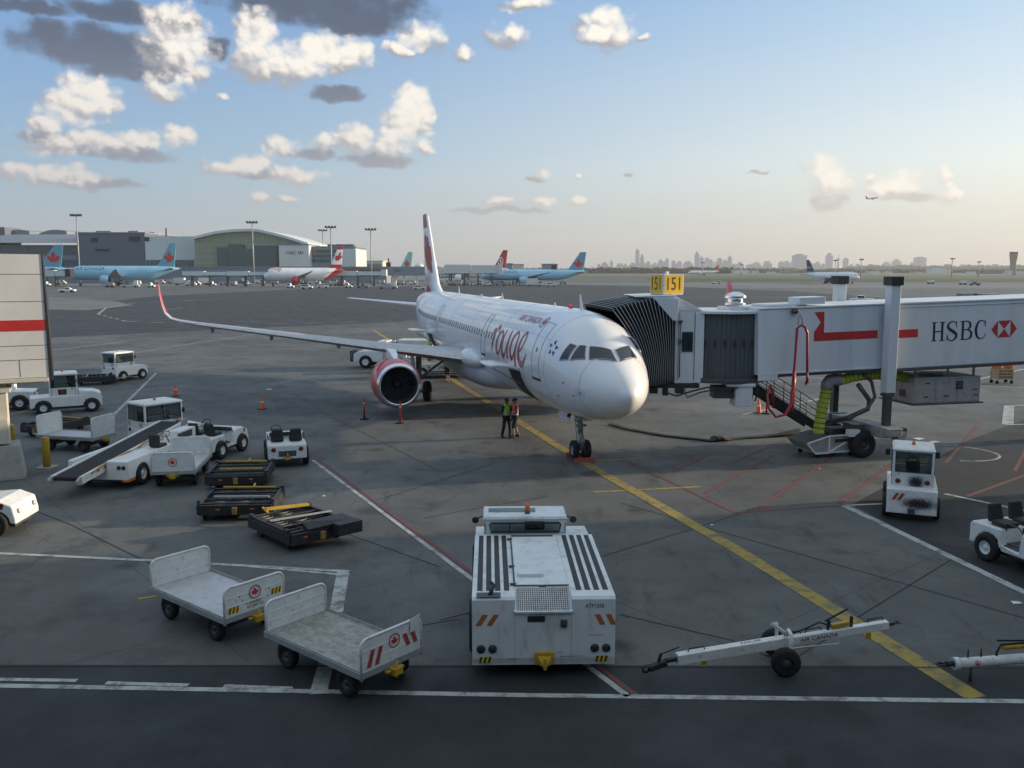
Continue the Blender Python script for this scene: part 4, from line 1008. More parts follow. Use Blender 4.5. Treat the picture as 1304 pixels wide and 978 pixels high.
mb.build('bellows_ribs', M['plane_grey'], bel)
mb = MB(); mb.M = CI
mb.bx(5.2, 7.2, 33.5, 36.8, 2.9, 3.06); mb.bx(5.3, 5.6, 33.45, 33.7, 2.7, 2.9); mb.bx(5.8, 6.0, 33.45, 33.7, 2.62, 2.9); mb.bx(6.3, 6.6, 33.45, 33.8, 2.7, 2.9)
mb.tube([(5.9, 33.4, 2.75), (6.3, 33.38, 2.62), (6.9, 33.4, 2.8), (7.5, 33.4, 2.95), (8.0, 33.3, 2.85), (8.6, 33.2, 2.95)], .035, 6); mb.tube([(6.6, 33.4, 2.9), (6.7, 33.35, 2.55), (7.2, 33.4, 2.75), (7.8, 33.2, 2.9)], .03, 6)
mb.build('cab_floor_frame', M['black'], cab, bevel=.01)
mb = MB(); mb.M = CI
mb.bx(8.55, 9.2, 33.3, 34.2, 2.2, 3.1); mb.bx(8.2, 9.3, 33.25, 34.6, 2.98, 3.098); mb.build('support_post', M['bridge'], bridge, bevel=.02)
mb = MB(); mb.M = CI; mb.bx(7.75, 8.5, 33.5, 34.2, 2.5, 2.96); mb.build('control_box', M['steel'], bridge, bevel=.02)
# gate sign
sx, sy, _ = (6.05, 34.6, 0)
gs = MB(); gs.M = CI @ Matrix.Translation((sx, sy, 6.88)) @ Matrix.Diagonal((.94, .94, .94, 1)) @ Matrix.Rotation(R(24), 4, 'Z')
gs.bx(-.47, .47, -.47, .47, -.46, .38); gs.bx(-.06, .06, -.06, .06, .36, .5); sgn = gs.build('gate_sign', M['white'], bridge, bevel=.01)
gs = MB(); gs.M = CI; gs.cyl((sx, sy, 6.3), (sx, sy, 6.6), .12); gs.build('sign_post', M['orange'], sgn)
for a in (0, 90, 180, 270):
    T = CI @ Matrix.Translation((sx, sy, 6.88)) @ Matrix.Diagonal((.94, .94, .94, 1)) @ Matrix.Rotation(R(24 + a), 4, 'Z') @ on_plane((0, -.47, 0), (1, 0, 0), (0, 0, 1))
    mb = MB(); 
    w_ = .94
    q = MB(); q.M = T; q.bx(-w_ / 2, w_ / 2, -.42, .38, -.02, .0 + .04); p = q.build('sign_panel', M['white'], sgn)
    mb = MB(); decal_poly(mb, T, [(-w_ / 2 + .03, -.39), (w_ / 2 - .03, -.39), (w_ / 2 - .03, .35), (-w_ / 2 + .03, .35)], 0, .045); mb.build('sign_face', M['sign_yellow'], p)
    mb = MB(); text(mb, '151', T, .52, w_ * .66, 0, .05); mb.build('sign_number', M['dark_ink'], p)
# roof fittings
mb = MB(); mb.M = TT; mb.bx(-.3, 1.3, .2, 1.6, 2.565, 2.66); mb.bx(.9, 2.0, .05, .9, 2.62, 2.9); mb.build('roof_unit', M['bridge'], bridge, bevel=.015)
mb = MB(); mb.M = TT; mb.lathe([(.001, -.1), (.12, -.08), (.16, 0), (.14, .05)], (.62, -.1, 2.4), (0, 0, 1), 14); mb.bx(.55, .7, -.12, 0, 2.42, 2.5); mb.build('floodlight', M['steel'], bridge)
# stairs on the far side
mb = MB()
for v in (2.95, 3.75): mb.beam((-.4, v, 3.15), (3.6, v, .75), .05, .34)
for k in range(13): t = (k + .5) / 13; mb.bx(-.4 + 4 * t - .12, -.4 + 4 * t + .14, 2.97, 3.73, 3.2 - 2.4 * t - .02, 3.2 - 2.4 * t + .02)
st = mb.build('stairs', M['steel'], bridge)
mb = MB()
for v in (2.95, 3.75):
    for dz in (.35, .65, .98): mb.tube([(-.4, v, 3.2 + dz), (3.6, v, .8 + dz)], .018, 6)
    for k in range(6): t = k / 5; mb.tube([(-.4 + 4 * t, v, 3.2 - 2.4 * t), (-.4 + 4 * t, v, 4.18 - 2.4 * t)], .018, 6)
mb.build('handrail', M['steel'], st)
# far rotunda outside the frame, carries the bridge
mb = MB(); mb.cyl((25, 1.3, 3.6), (25, 1.3, 7.2), 2.0, n=32); mb.cyl((25, 1.3, 0), (25, 1.3, 3.6), .45, n=20); mb.build('fixed_rotunda', M['bridge'], bridge)

# things hanging from the bridge
ac = empty('air_conditioning_unit', (*[BR0[0] + 6.2 * math.cos(PH) - .2 * math.sin(PH), BR0[1] + 6.2 * math.sin(PH) + .2 * math.cos(PH)], 1.98), PH, 'grey panelled air conditioning unit hanging under the white jet bridge', 'air conditioner')
mb = MB(); mb.bx(0, 3.1, 0, 2.0, .06, 1.12); mb.bx(-.1, 3.25, -.08, 2.1, 0, .058, 1); 
body = mb.build('casing', [M['galv'], M['steel']], ac, bevel=.015)
mb = MB(); 
for x0, x1 in ((.05, .98), (1.02, 1.98), (2.02, 3.05)):
    for q in stroke([(x0, .1), (x1, .1), (x1, 1.05), (x0, 1.05), (x0, .1)], [.012] * 5, False): decal_poly(mb, on_plane((0, 0, 0), (1, 0, 0), (0, 0, 1)), q, 0, .004)
for x, z in ((.45, .3), (1.4, .32), (2.8, .32), (.5, .85), (2.75, .55)): decal_poly(mb, on_plane((0, 0, 0), (1, 0, 0), (0, 0, 1)), [(x, z), (x + .22, z), (x + .22, z + .06), (x, z + .06)], 0, .006)
mb.build('panel_trim', M['steel'], body)
mb = MB()
for k in range(6): mb.box((2.05 + .05, -.01, .62 + k * .06), (.34, .02, .035), (.5, 0, 0))
for k in range(5): mb.box((-.01, .7, .3 + k * .06), (.02, .4, .035), (0, .5, 0))
mb.build('louvre', M['black'], body)
mb = MB()
for x in (.15, 2.9):
    for y in (.2, 1.7): mb.bx(x, x + .07, y, y + .07, 1.12, 1.62)
mb.cyl((1.5, 1, 1.13), (1.5, 1, 1.2), .5, n=24); mb.build('hanger', M['galv'], ac)

def W2(px, py, y): return at(px, py, y)
pts = [W2(1042, 552, 34.6), W2(1045, 530, 34.6), W2(1050, 507, 34.6), W2(1053, 494, 34.6)]
hose = empty('air_hose', pts[0][:2] + (.35,), 0, 'ribbed yellow-green air hose hanging below the jet bridge between basket and air conditioning unit', 'hose')
def ribhose(name, P, r, par, m, org):
    P2 = []
    for i in range(len(P) - 1):
        for k in range(14): P2.append(Vector(P[i]).lerp(Vector(P[i + 1]), k / 14) - Vector(org))
    P2.append(Vector(P[-1]) - Vector(org)); mb = MB(); rad = [r * (1 + .05 * math.sin(i * 1.35)) for i in range(len(P2))]; mb.tube(P2, rad, 16); o = mb.build(name, m, par)
    q = MB(); L_ = 0
    for i in range(2, len(P2) - 1):
        L_ += (P2[i] - P2[i - 1]).length
        if L_ > .17: L_ = 0; q.lathe([(r * 1.04, -.012), (r * 1.07, 0), (r * 1.04, .012)], P2[i], P2[i + 1] - P2[i - 1], 16, caps=False)
    q.build('hose_rings', M['black'], o); return o
O_ = hose.location
ribhose('hose_section', pts, .21, hose, M['lime'], O_)
ribhose('hose_section', [W2(1068, 485, 34.6), W2(1085, 480, 34.75), W2(1100, 477.5, 34.9), W2(1118, 477, 35.1), W2(1140, 478, 35.4), W2(1158, 482, 35.9), W2(1166, 490, 36.3)], .2, hose, M['lime'], O_)
mb = MB(); mb.tube([Vector(q) - O_ for q in (W2(1052, 496, 34.6), W2(1053, 489, 34.6), W2(1057, 484, 34.6), W2(1064, 483, 34.6), W2(1070, 485, 34.6))], [.22, .24, .24, .23, .21], 16); mb.build('elbow', M['galv'], hose)
# basket for the hose, on castors beside the bogie
bk = empty('hose_basket', (12.55, 34.95, 0), R(16), 'white framed steel basket trolley under the yellow-green hose beside the bridge wheels', 'trolley')
mb = MB(); mb.bx(-.15, 1.2, -.62, -.58, .22, .88); mb.bx(-.15, 1.2, .75, .79, .22, .88); mb.bx(1.16, 1.2, -.58, .75, .22, .88)
mb.hexa([(-.75, -.6, .2), (1.2, -.6, .2), (1.2, .79, .2), (-.75, .79, .2), (-.75, -.6, .24), (1.2, -.6, .24), (1.2, .79, .24), (-.75, .79, .24)])
mb.add([(-.75, -.6, .24), (-.15, -.6, .24), (-.15, -.6, .88), (-1.15, -.6, .62), (-.75, .79, .24), (-.15, .79, .24), (-.15, .79, .88), (-1.15, .79, .62)], [(0, 1, 2, 3), (7, 6, 5, 4), (0, 3, 7, 4)])
mb.build('tub', M['galv'], bk, bevel=.008)
mb = MB()
for a, b in (((-.15, .22), (1.2, .22)), ((1.2, .22), (1.2, .88)), ((1.2, .88), (-.15, .88)), ((-.15, .88), (-.15, .22)), ((-.15, .22), (1.2, .88)), ((-.15, .88), (-1.15, .62)), ((-1.15, .62), (-.75, .2)), ((-.75, .2), (-.15, .2))): mb.beam((a[0], -.64, a[1]), (b[0], -.64, b[1]), .05, .05)
mb.build('rim_frame', M['white'], bk)
mb = MB(); mb.bx(.1, .75, -.67, -.645, .62, .74); mb.build('name_plate', M['dark_ink'], bk)
mb = MB()
for x in (-.6, 1.0):
    for y in (-.45, .6): mb.cyl((x, y - .04, .1), (x, y + .04, .1), .1, n=12)
mb.build('castor', M['rubber'], bk)
# red power cable looped on its hook
cb_ = empty('power_cable', (10.75, 33.0, 0), 0, 'dark red power cable looped over a chain hook on the jet bridge side', 'cable')
CO = Vector((10.75, 33.0, 0)); 
mb = MB(); mb.tube([Vector(W2(a, b, y)) - CO for a, b, y in ((1028, 488, 32.9), (1028, 450, 32.95), (1028, 424, 33.0), (1025, 416, 33.0), (1020, 414, 33.0), (1015, 418, 33.0), (1013, 450, 33.0), (1010, 490, 32.9), (1007, 515, 32.8), (1000, 528, 32.7), (988, 531, 32.6), (979, 520, 32.7), (977, 503, 32.9), (981, 491, 33.1), (984, 500, 33.2), (985, 520, 33.2))], .05, 10); mb.build('cable', M['crimson'], cb_)
mb = MB(); mb.tube([Vector(W2(a, b, 33.0)) - CO for a, b in ((1012, 470), (1010, 497), (1008, 524))], .075, 10); mb.build('cable_sleeve', M['crimson'], cb_)
mb = MB(); mb.tube([Vector(W2(a, b, 32.9)) - CO for a, b in ((1028, 474), (1028, 482), (1026, 490))], .045, 8); mb.tube([Vector(W2(a, b, 33.1)) - CO for a, b in ((1016, 414), (1017, 406), (1018.5, 400), (1021, 406), (1022, 414))], .015, 6); mb.build('plug_and_chain', M['steel'], cb_)
mb = MB(); mb.tube([W2(a, b, y) for a, b, y in ((960, 490, 33.6), (958, 505, 33.6), (957, 512, 33.6), (962, 510, 33.6), (966, 490, 33.6))], .03, 6); tag(mb.build('cable', M['black']), 'short black cable loop below the slatted rotunda of the jet bridge', 'cable')
# flat brown hose lying on the apron from the nose to the basket
P_ = [(779, 541), (795, 546), (820, 551), (850, 556), (880, 559), (905, 562), (918, 561), (950, 558), (990, 556), (1020, 553)]
mb = MB(); rows = []
pp = [Vector((*G(a, b), .0)) for a, b in P_]; fine = []
for i in range(len(pp) - 1):
    for k in range(6): fine.append(pp[i].lerp(pp[i + 1], k / 6))
fine.append(pp[-1])
for i, p in enumerate(fine):
    d = (fine[min(i + 1, len(fine) - 1)] - fine[max(i - 1, 0)]).normalized(); n_ = Vector((-d.y, d.x, 0)); w_ = .20 + .03 * math.sin(i * .9) + (.10 if abs(i - 34) < 3 else 0); h_ = .07 + (.12 if abs(i - 34) < 3 else 0) + (.0 if i < 45 else (i - 45) * .02)
    rows.append([tuple(p + n_ * w_ * math.cos(a) + Vector((0, 0, max(.004, h_ * .6 + h_ * .6 * math.sin(a))))) for a in [2 * math.pi * k / 10 for k in range(10)]])
mb.loft(rows); tag(mb.build('air_supply_hose', M['olive']), 'long flat brown air hose lying on the apron from under the nose to the basket', 'hose')

# ================================================================== jet bridge at the left edge
jb = empty('jet_bridge', (-18.15, 30.4, 0), R(27), 'beige panelled jet bridge with a red stripe, cut by the left edge of the photo', 'jet bridge')
JO = Vector((-18.5, 31.2, 0))
mb = MB()
mb.add([(-12, 0, 3.62), (1.80, 0, 3.62), (1.80, 3.4, 3.62), (-12, 3.4, 3.62), (-12, 0, 8.02), (1.80, 0, 7.95), (1.80, 3.4, 7.95), (-12, 3.4, 8.25)], [(3, 2, 1, 0), (4, 5, 6, 7), (0, 1, 5, 4), (1, 2, 6, 5), (2, 3, 7, 6), (3, 0, 4, 7)])
wl = mb.build('panel_wall', M['bridge_warm'], jb)
mb = MB()
for z in (4.25, 5.45 - .72 + .02, 6.3, 7.25): mb.bx(-12, 1.79, -.006, 0, z, z + .018)
mb.bx(.9, .915, -.006, 0, 3.66, 4.25)
mb.build('panel_seam', M['steel'], wl)
mb = MB(); mb.bx(-12, 1.795, -.012, -.0, 5.28, 5.66); mb.build('red_stripe', M['red'], wl)
mb = MB(); mb.hexa([(1.803, -.02, 3.5), (1.93, -.02, 3.5), (1.93, 3.4, 3.5), (1.803, 3.4, 3.5), (1.803, -.02, 7.96), (1.84, -.02, 7.96), (1.84, 3.4, 7.96), (1.803, 3.4, 7.96)]); mb.build('edge_gasket', M['black'], wl)
mb = MB(); mb.bx(-12, 1.7, .05, 3.3, 3.42, 3.61); mb.bx(-12, 1.78, -.05, .1, 3.46, 3.6); mb.build('underframe', M['cream'], jb, bevel=.015)
mb = MB(); mb.bx(-.35, .42, .3, 1.1, 1.25, 3.42); mb.bx(-.5, .55, .2, 1.2, 3.1, 3.3); mb.bx(-.62, .42, .0, .3, 1.3, 2.2); mb.build('support_column', M['cream'], jb, bevel=.02)
mb = MB(); mb.hexa([(-.9, -.1, 0), (.85, -.1, 0), (.85, 1.3, 0), (-.9, 1.3, 0), (-.75, 0, 1.24), (.7, 0, 1.24), (.7, 1.2, 1.24), (-.75, 1.2, 1.24)]); mb.build('concrete_footing', M['concrete_block'], jb, bevel=.03)
mb = MB(); mb.bx(-1.4, -.4, -.02, .2, 2.2, 3.1); mb.build('junction_box', M['galv'], jb, bevel=.02)
# ================================================================== ground vehicles (x forward)
def body_poly(x0, x1, zb, top, wheels, ar):
    """side outline with wheel arches: top = [(x,z)...] from rear to front"""
    P = list(top); P.append((x1, zb))
    for wx in sorted(wheels, reverse=True):
        for k in range(9):
            a = math.pi * k / 8; P.append((wx + ar * math.cos(a), max(zb, .36 + ar * math.sin(a) * .95)))
    P.append((x0, zb)); return P
XR = lambda x: on_plane((x, 0, 0), (0, -1, 0), (0, 0, 1))   # face that looks backward (-x): right hand is +... u = -y
def rear_T(x, y=0, z=0): return on_plane((x, y, z), (0, -1, 0), (0, 0, 1))
def side_T(y, x=0, z=0, s=-1): return on_plane((x, y, z), (1, 0, 0), (0, 0, 1)) if s < 0 else on_plane((x, y, z), (-1, 0, 0), (0, 0, 1))
def panes(parent, x0, x1, w, z0, z1, gm, pill=.07, sides=True, slope=.06):
    """cab upper: pillars, roof handled elsewhere; glass in four openings"""
    for y, s in ((-w / 2, -1), (w / 2, 1)):
        mb = MB(); y2 = y - s * .02; mb.bx(x0 + pill, x1 - pill, y2 - .006, y2 + .006, z0, z1); mb.build('side_window', gm, parent)
    for x in (x0 + .02, x1 - .02):
        mb = MB(); mb.bx(x - .006, x + .006, -w / 2 + pill, w / 2 - pill, z0, z1); mb.build('windscreen' if x > (x0 + x1) / 2 else 'rear_window', gm, parent)
def cab_box(parent, x0, x1, w, zb, zs, z1, z2, m, beacon=True, rails=True):
    mb = MB(); h = w / 2; t = .05
    mb.bx(x0, x1, -h, -h + t, zb, zs); mb.bx(x0, x1, h - t, h, zb, zs); mb.bx(x0, x0 + t, -h + t, h - t, zb, zs); mb.bx(x1 - t, x1, -h + t, h - t, zb, zs)
    for x in (x0, x1 - .08):
        for y in (-h, h - .08): mb.bx(x, x + .08, y, y + .08, zs, z1)
    xm = x0 + (x1 - x0) * .12
    mb.bx(x0, x1, -h, h, z1, z1 + .05)
    c = mb.build('cab', m, parent, bevel=.018)
    mb = MB(); mb.hexa([(x0 - .03, -h - .03, z1 + .052), (x1 + .05, -h - .03, z1 + .052), (x1 + .05, h + .03, z1 + .052), (x0 - .03, h + .03, z1 + .052), (x0 + .04, -h + .04, z2), (x1 - .02, -h + .04, z2), (x1 - .02, h - .04, z2), (x0 + .04, h - .04, z2)]); mb.build('cab_roof', m, c, bevel=.02)
    panes(c, x0, x1, w, zs + .03, z1 - .02, M['glass'])
    mb = MB()
    for s in (-1, 1):
        y = s * (h + .003); pts = [(x0 + .1, y, zs + .03), (x1 - .1, y, zs + .03), (x1 - .1, y, z1 - .03), (x0 + .1, y, z1 - .03)]; mb.tube(pts, .016, 6, closed=True)
    for x in (x0 - .003, x1 + .003): mb.tube([(x, -h + .1, zs + .03), (x, h - .1, zs + .03), (x, h - .1, z1 - .03), (x, -h + .1, z1 - .03)], .016, 6, closed=True)
    if rails: 
        for y in (-.15, .15): mb.bx(x0 - .012, x0 - .004, y - .01, y + .01, zs, z1)
    mb.build('window_seal', M['black'], c)
    mb = MB(); mb.bx(x0 + .2, x0 + .6, -.22, .22, zb, zb + .4); mb.bx(x0 + .15, x0 + .25, -.2, .2, zb + .4, zs + .35); mb.build('seat', M['black'], c, bevel=.03)
    mb = MB(); mb.tube([(x1 - .35 + .08 * math.sin(a), .2 * math.cos(a), zs + .12 + .16 * math.sin(a)) for a in [2 * math.pi * k / 16 for k in range(16)]], .015, 6, closed=True); mb.cyl((x1 - .2, 0, zs - .1), (x1 - .35, 0, zs + .12), .02, n=6); mb.build('steering_wheel', M['black'], c)
    if beacon:
        mb = MB(); mb.lathe([(.05, 0), (.055, .02), (.045, .1), (.02, .13), (.001, .13)], ((x0 + x1) / 2, 0, z2), (0, 0, 1), 12); mb.build('beacon', M['orange'], c)
    return c
def side_emblem(parent, x, z, y, r, both=True):
    for s in ((-1, 1) if both else (-1,)): roundel('emblem', side_T(s * abs(y), x, z, s), r, parent)
def cab_tug(label, loc, rz, style='rear', emblem=None, group=None, m='white', k=1.0, stripe='stripe_red'):
    e = empty('cab_tractor', loc, rz, label, 'tractor', group); e.scale = (k, k, k); MM = M[m]
    if style == 'rear':    # cab over the back, bonnet in front
        top = [(-1.42, .42), (-1.42, 1.02), (.42, 1.02), (.5, 1.08), (1.05, 1.02), (1.38, .9), (1.42, .5)]
        c0, c1, zb, zs, z1, z2 = -1.4, .28, .9, 1.34, 1.98, 2.1
    elif style == 'mid':   # low back deck, cab in the middle, long bonnet
        top = [(-1.72, .45), (-1.72, .88), (-.78, .92), (.55, .92), (.6, 1.16), (1.3, 1.1), (1.66, .98), (1.7, .5)]
        c0, c1, zb, zs, z1, z2 = -.8, .55, .8, 1.36, 2.0, 2.13
    else:                  # burnt back: narrow cab over a low wide counterweight
        top = [(-1.45, .25), (-1.42, .98), (-1.2, 1.0), (-1.18, 1.05), (.9, 1.05), (1.35, .95), (1.4, .5)]
        c0, c1, zb, zs, z1, z2 = -1.12, .35, .95, 1.48, 2.14, 2.25
    xs = (top[0][0], top[-1][0]); wr, wf = xs[0] + .62, xs[1] - .52
    mb = MB(); mb.prism(body_poly(xs[0], xs[1], .34, top, (wr, wf), .4), 'y', -.72, .72); b = mb.build('body', MM, e, bevel=.03)
    mb = MB(); mb.bx(xs[0] + .1, xs[1] - .1, -.5, .5, .22, .6); mb.bx(xs[0] - .16, xs[0], -.1, .1, .3, .42); mb.build('chassis', M['steel'], e)
    W_ = 1.34 if style != 'burnt' else 1.2
    c = cab_box(e, c0, c1, W_, zb, zs, z1, z2, MM, True, style != 'mid')
    for s in (-1, 1):
        for x in (wr, wf): wheel(e, x, s * .72, .36, .22, 'white', rim_r=.5)
        mb = MB(); mb.tube([(c0 + .12, s * (W_ / 2 + .004), zb + .05), (c0 + .12, s * (W_ / 2 + .004), z1), (c1 - .12, s * (W_ / 2 + .004), z1), (c1 - .12, s * (W_ / 2 + .004), zb + .05)], .008, 4); mb.bx(c1 - .3 if s < 0 else c1 - .3, c1 - .2, s * W_ / 2 - .02, s * W_ / 2 + .02, zs - .1, zs - .06); mb.build('door_edge', M['black'], c)
        T = rear_T(xs[0] if style != 'burnt' else xs[0] + .02, s * .46, .78 if style != 'rear' else .96)
        if style == 'burnt': T = rear_T(c0 + .0, s * .42, 1.2)
        lamp_disc('tail_light', T, .065, M['taillight'], b)
        mb = MB(); mb.box((c1 - .05, s * (W_ / 2 + .14), zs + .35), (.04, .14, .2)); mb.build('mirror', M['black'], c)
        mb = MB(); mb.lathe([(.001, .03), (.06, .02), (.07, 0)], (xs[1] + .001, s * .45, .72), (1, 0, 0), 12); mb.build('headlight', M['reflective'], b)
    mb = MB(); T = rear_T(xs[0] + (.0 if style != 'burnt' else .03), 0, 0)
    if style == 'rear': 
        stripes(mb, rear_T(c0, .55, 1.12), 2, .05, .17, .05, -.08); stripes(mb, rear_T(c0, -.25, 1.12), 2, .05, .17, .05, .08)
        mb.build('stripes', M[stripe], b)
    if style == 'burnt': stripes(mb, rear_T(xs[0] + .012, .58, .66), 2, .1, .22, .06, .12); mb.build('stripes', M['stripe_red'], b)
    if emblem:
        if style == 'mid':
            for s in (-1, 1):
                mb = MB(); decal_poly(mb, side_T(s * (W_ / 2 + .002), c0 + .62, 1.14, s), [(-.2, -.14), (.2, -.14), (.2, .14), (-.2, .14)], 0, .004); mb.build('notice_board', M['black'], c)
                roundel('emblem', side_T(s * (W_ / 2 + .008), c0 + .62, 1.14, s), .09, c)
        else: side_emblem(c, c1 - .3, 1.2, W_ / 2 + .004, emblem)
    return e
def soot_mat():
    m, nt, b = nmat('soot'); N, L = nt.nodes, nt.links; b.inputs['Base Color'].default_value = (.02, .019, .018, 1); b.inputs['Roughness'].default_value = .9
    tc = N.new('ShaderNodeTexCoord'); ln = N.new('ShaderNodeVectorMath'); ln.operation = 'LENGTH'; L.new(tc.outputs['Object'], ln.inputs[0])
    n = N.new('ShaderNodeTexNoise'); n.inputs['Scale'].default_value = 7; n.inputs['Detail'].default_value = 6; L.new(tc.outputs['Object'], n.inputs[0])
    a = N.new('ShaderNodeMath'); a.operation = 'MULTIPLY_ADD'; L.new(n.outputs[0], a.inputs[0]); a.inputs[1].default_value = 1.6; a.inputs[2].default_value = .22
    s_ = N.new('ShaderNodeMath'); s_.operation = 'SUBTRACT'; L.new(a.outputs[0], s_.inputs[0]); L.new(ln.outputs['Value'], s_.inputs[1])
    r = N.new('ShaderNodeMapRange'); r.interpolation_type = 'SMOOTHSTEP'; r.inputs[1].default_value = -.05; r.inputs[2].default_value = .8; r.inputs[4].default_value = .93; L.new(s_.outputs[0], r.inputs[0])
    L.new(r.outputs[0], b.inputs['Alpha']); return m
M['soot'] = soot_mat()
def soot(parent, T, x, z, rx, rz):
    mb = MB(); mb.add([(-1.0, -1.0, 0), (1.0, -1.0, 0), (1.0, 1.0, 0), (-1.0, 1.0, 0)], [(0, 1, 2, 3)]); o = mb.build('soot_stain', M['soot'], parent)
    o.matrix_local = T @ Matrix.Translation((x, z, .006)) @ Matrix.Diagonal((rx, rz, 1, 1)); return o
GT = 'white cab tractors'
t = cab_tug('white cab tractor standing alone beyond the white line, a dark dolly behind it', (*G(160, 483), 0), R(64), 'rear', .11, GT, k=.93)
cab_tug('white cab tractor with a driver inside, side-on beside the beige jet bridge', (-23.5, 45.9, 0), R(28), 'mid', .1, GT, k=.99)
cab_tug('white cab tractor with a red leaf emblem behind the belt loader', (-14.35, 36.2, 0), R(52), 'rear', .16, GT, k=1.0)
bt = cab_tug('white cab tractor with soot-blackened back, parked right of the bridge wheels', (12.35, 26.6, 0), R(67), 'burnt', None, GT, m='white_dirty', k=.95)
soot(bt, rear_T(-1.46, 0, 0), .20, .60, .62, .24)
soot(bt, rear_T(-1.128, 0, 0), .10, 1.2, .30, .26)
mb = MB(); decal_poly(mb, rear_T(-1.125, -.42, 1.36), [(-.12, -.05), (.12, -.05), (.12, .05), (-.12, .05)], 0, .004); mb.build('number_plate', M['reflective'], bt)
cab_tug('white tractor mostly hidden behind the cream column under the beige jet bridge', (-27.6, 46.6, 0), R(200), 'mid', .1, GT, k=1.1)

def open_tractor(label, loc, rz, plate=False):
    e = empty('open_tractor', loc, rz, label, 'baggage tractor', 'open two-seat tractors')
    W_, wr, wf = 1.42, -.78, .82
    top = [(-1.38, .42), (-1.38, .86), (-1.3, .92), (-.45, .92), (-.42, .5), (.12, .46), (.2, .98), (.9, 1.02), (1.3, .86), (1.38, .5)]
    mb = MB(); mb.prism(body_poly(-1.38, 1.38, .34, top, (wr, wf), .39), 'y', -W_ / 2, W_ / 2); b = mb.build('body', M['white_dirty'], e, bevel=.045)
    mb = MB(); mb.bx(-1.25, 1.25, -.48, .48, .22, .55); mb.bx(-1.55, -1.38, -.08, .08, .32, .5); mb.bx(-.4, .12, -.6, .6, .5, .52); mb.build('chassis', M['steel'], e)
    for s in (-1, 1):
        mb = MB(); mb.bx(-.86, -.4, s * .34 - .24, s * .34 + .24, .93, 1.06); mb.hexa([(-.98, s * .34 - .23, .98), (-.86, s * .34 - .25, .98), (-.86, s * .34 + .25, .98), (-.98, s * .34 + .23, .98), (-1.06, s * .34 - .2, 1.42), (-.96, s * .34 - .2, 1.45), (-.96, s * .34 + .2, 1.45), (-1.06, s * .34 + .2, 1.42)])
        mb.build('seat', M['black'], e, bevel=.05, seg=3)
        for x in (wr, wf): wheel(e, x, s * .70, .36, .22, 'white', rim_r=.5)
        lamp_disc('tail_light', rear_T(-1.385, s * .5, .72), .07, M['taillight'], b)
        mb = MB(); mb.lathe([(.001, .03), (.07, .02), (.08, 0)], (1.385, s * .45, .68), (1, 0, 0), 12); mb.build('headlight', M['reflective'], b)
        mb = MB(); mb.box((1.02, s * (W_ / 2 + .002), .86), (.1, .01, .16), (0, .3, 0)); mb.build('side_marker', M['taillight'], b)
        mb = MB(); mb.tube([(-.3, s * .66, .92), (-.25, s * .68, 1.12), (.1, s * .68, 1.1), (.2, s * .66, .95)], .018, 6); mb.build('grab_rail', M['steel'], b)
    mb = MB(); mb.bx(.12, .26, -.6, .6, .98, 1.1); mb.cyl((.22, .34, 1.0), (-.06, .34, 1.28), .025, n=8); mb.build('dashboard', M['black'], e)
    mb = MB(); c = Vector((-.06, .34, 1.28)); mb.tube([tuple(c + Vector((.13 * math.sin(a), .19 * math.cos(a), .14 * math.sin(a)))) for a in [2 * math.pi * k / 16 for k in range(16)]], .016, 6, closed=True); mb.tube([tuple(c + Vector((0, .19, 0))), tuple(c), tuple(c - Vector((0, .19, 0)))], .012, 5); mb.build('steering_wheel', M['black'], e)
    mb = MB(); mb.bx(-1.39, -1.37, -.32, .32, .45, .66); mb.build('hitch_plate', M['steel'], b)
    mb = MB(); mb.bx(-1.6, -1.4, -.1, .1, .36, .46); mb.cyl((-1.52, 0, .3), (-1.52, 0, .6), .02, n=8); mb.build('tow_hitch', M['yellow'], e)
    if plate:
        mb = MB()
        for s in (-1, 1): text(mb, 'Eren', side_T(s * (W_ / 2 + .002), .7, .78, s), .1, .3, 0, .004)
        mb.build('lettering', M['dark_ink'], b)
    return e
open_tractor('open white two-seat tractor between the leaf-marked cab tractor and the black dollies', (-12.0, 35.0, 0), R(77))
open_tractor('open white two-seat tractor seen from behind, at the head of the red and white line', (-8.85, 33.8, 0), R(107))
open_tractor('open white two-seat tractor cut by the right edge of the photo', (13.1, 21.3, 0), R(-72), True)
open_tractor('scratched white tractor whose nose shows at the left edge below the concrete footing', (-15.3, 24.5, 0), R(4))

# ---- baggage carts
def end_panel(parent, x, w, z0, h, facing, mt, deco=None, name='end_panel'):
    """upright panel in a bent tube frame; facing = -1 looks back, +1 forward"""
    hw = w / 2; r = .14
    o = MB(); pts = [(-hw, 0), (-hw, h - r)] + [(-hw + r - r * math.cos(a), h - r + r * math.sin(a)) for a in [math.pi / 8 * k for k in range(1, 4)]] + [(-hw + r, h), (hw - r, h)] + [(hw - r + r * math.sin(a), h - r + r * math.cos(a)) for a in [math.pi / 8 * k for k in range(1, 4)]] + [(hw, h - r), (hw, 0)]
    ins = [(a * .965, max(.0, b - .03)) for a, b in pts]
    o.prism([(a, z0 + b) for a, b in ins], 'x', x - .012, x + .012)
    p = o.build(name, mt, parent)
    q = MB(); q.tube([(x, a, z0 + b - (.12 if b == 0 else 0)) for a, b in pts], .026, 8)
    for zz in (.28, .52): q.bx(x - .018, x + .018, -hw, hw, z0 + zz * h / .8 - .008, z0 + zz * h / .8 + .008)
    q.build('tube_frame', M['white'], p)
    if deco:
        T = on_plane((x + facing * .019, 0, z0), (0, facing, 0), (0, 0, 1))
        deco(p, T, w, h)
    return p
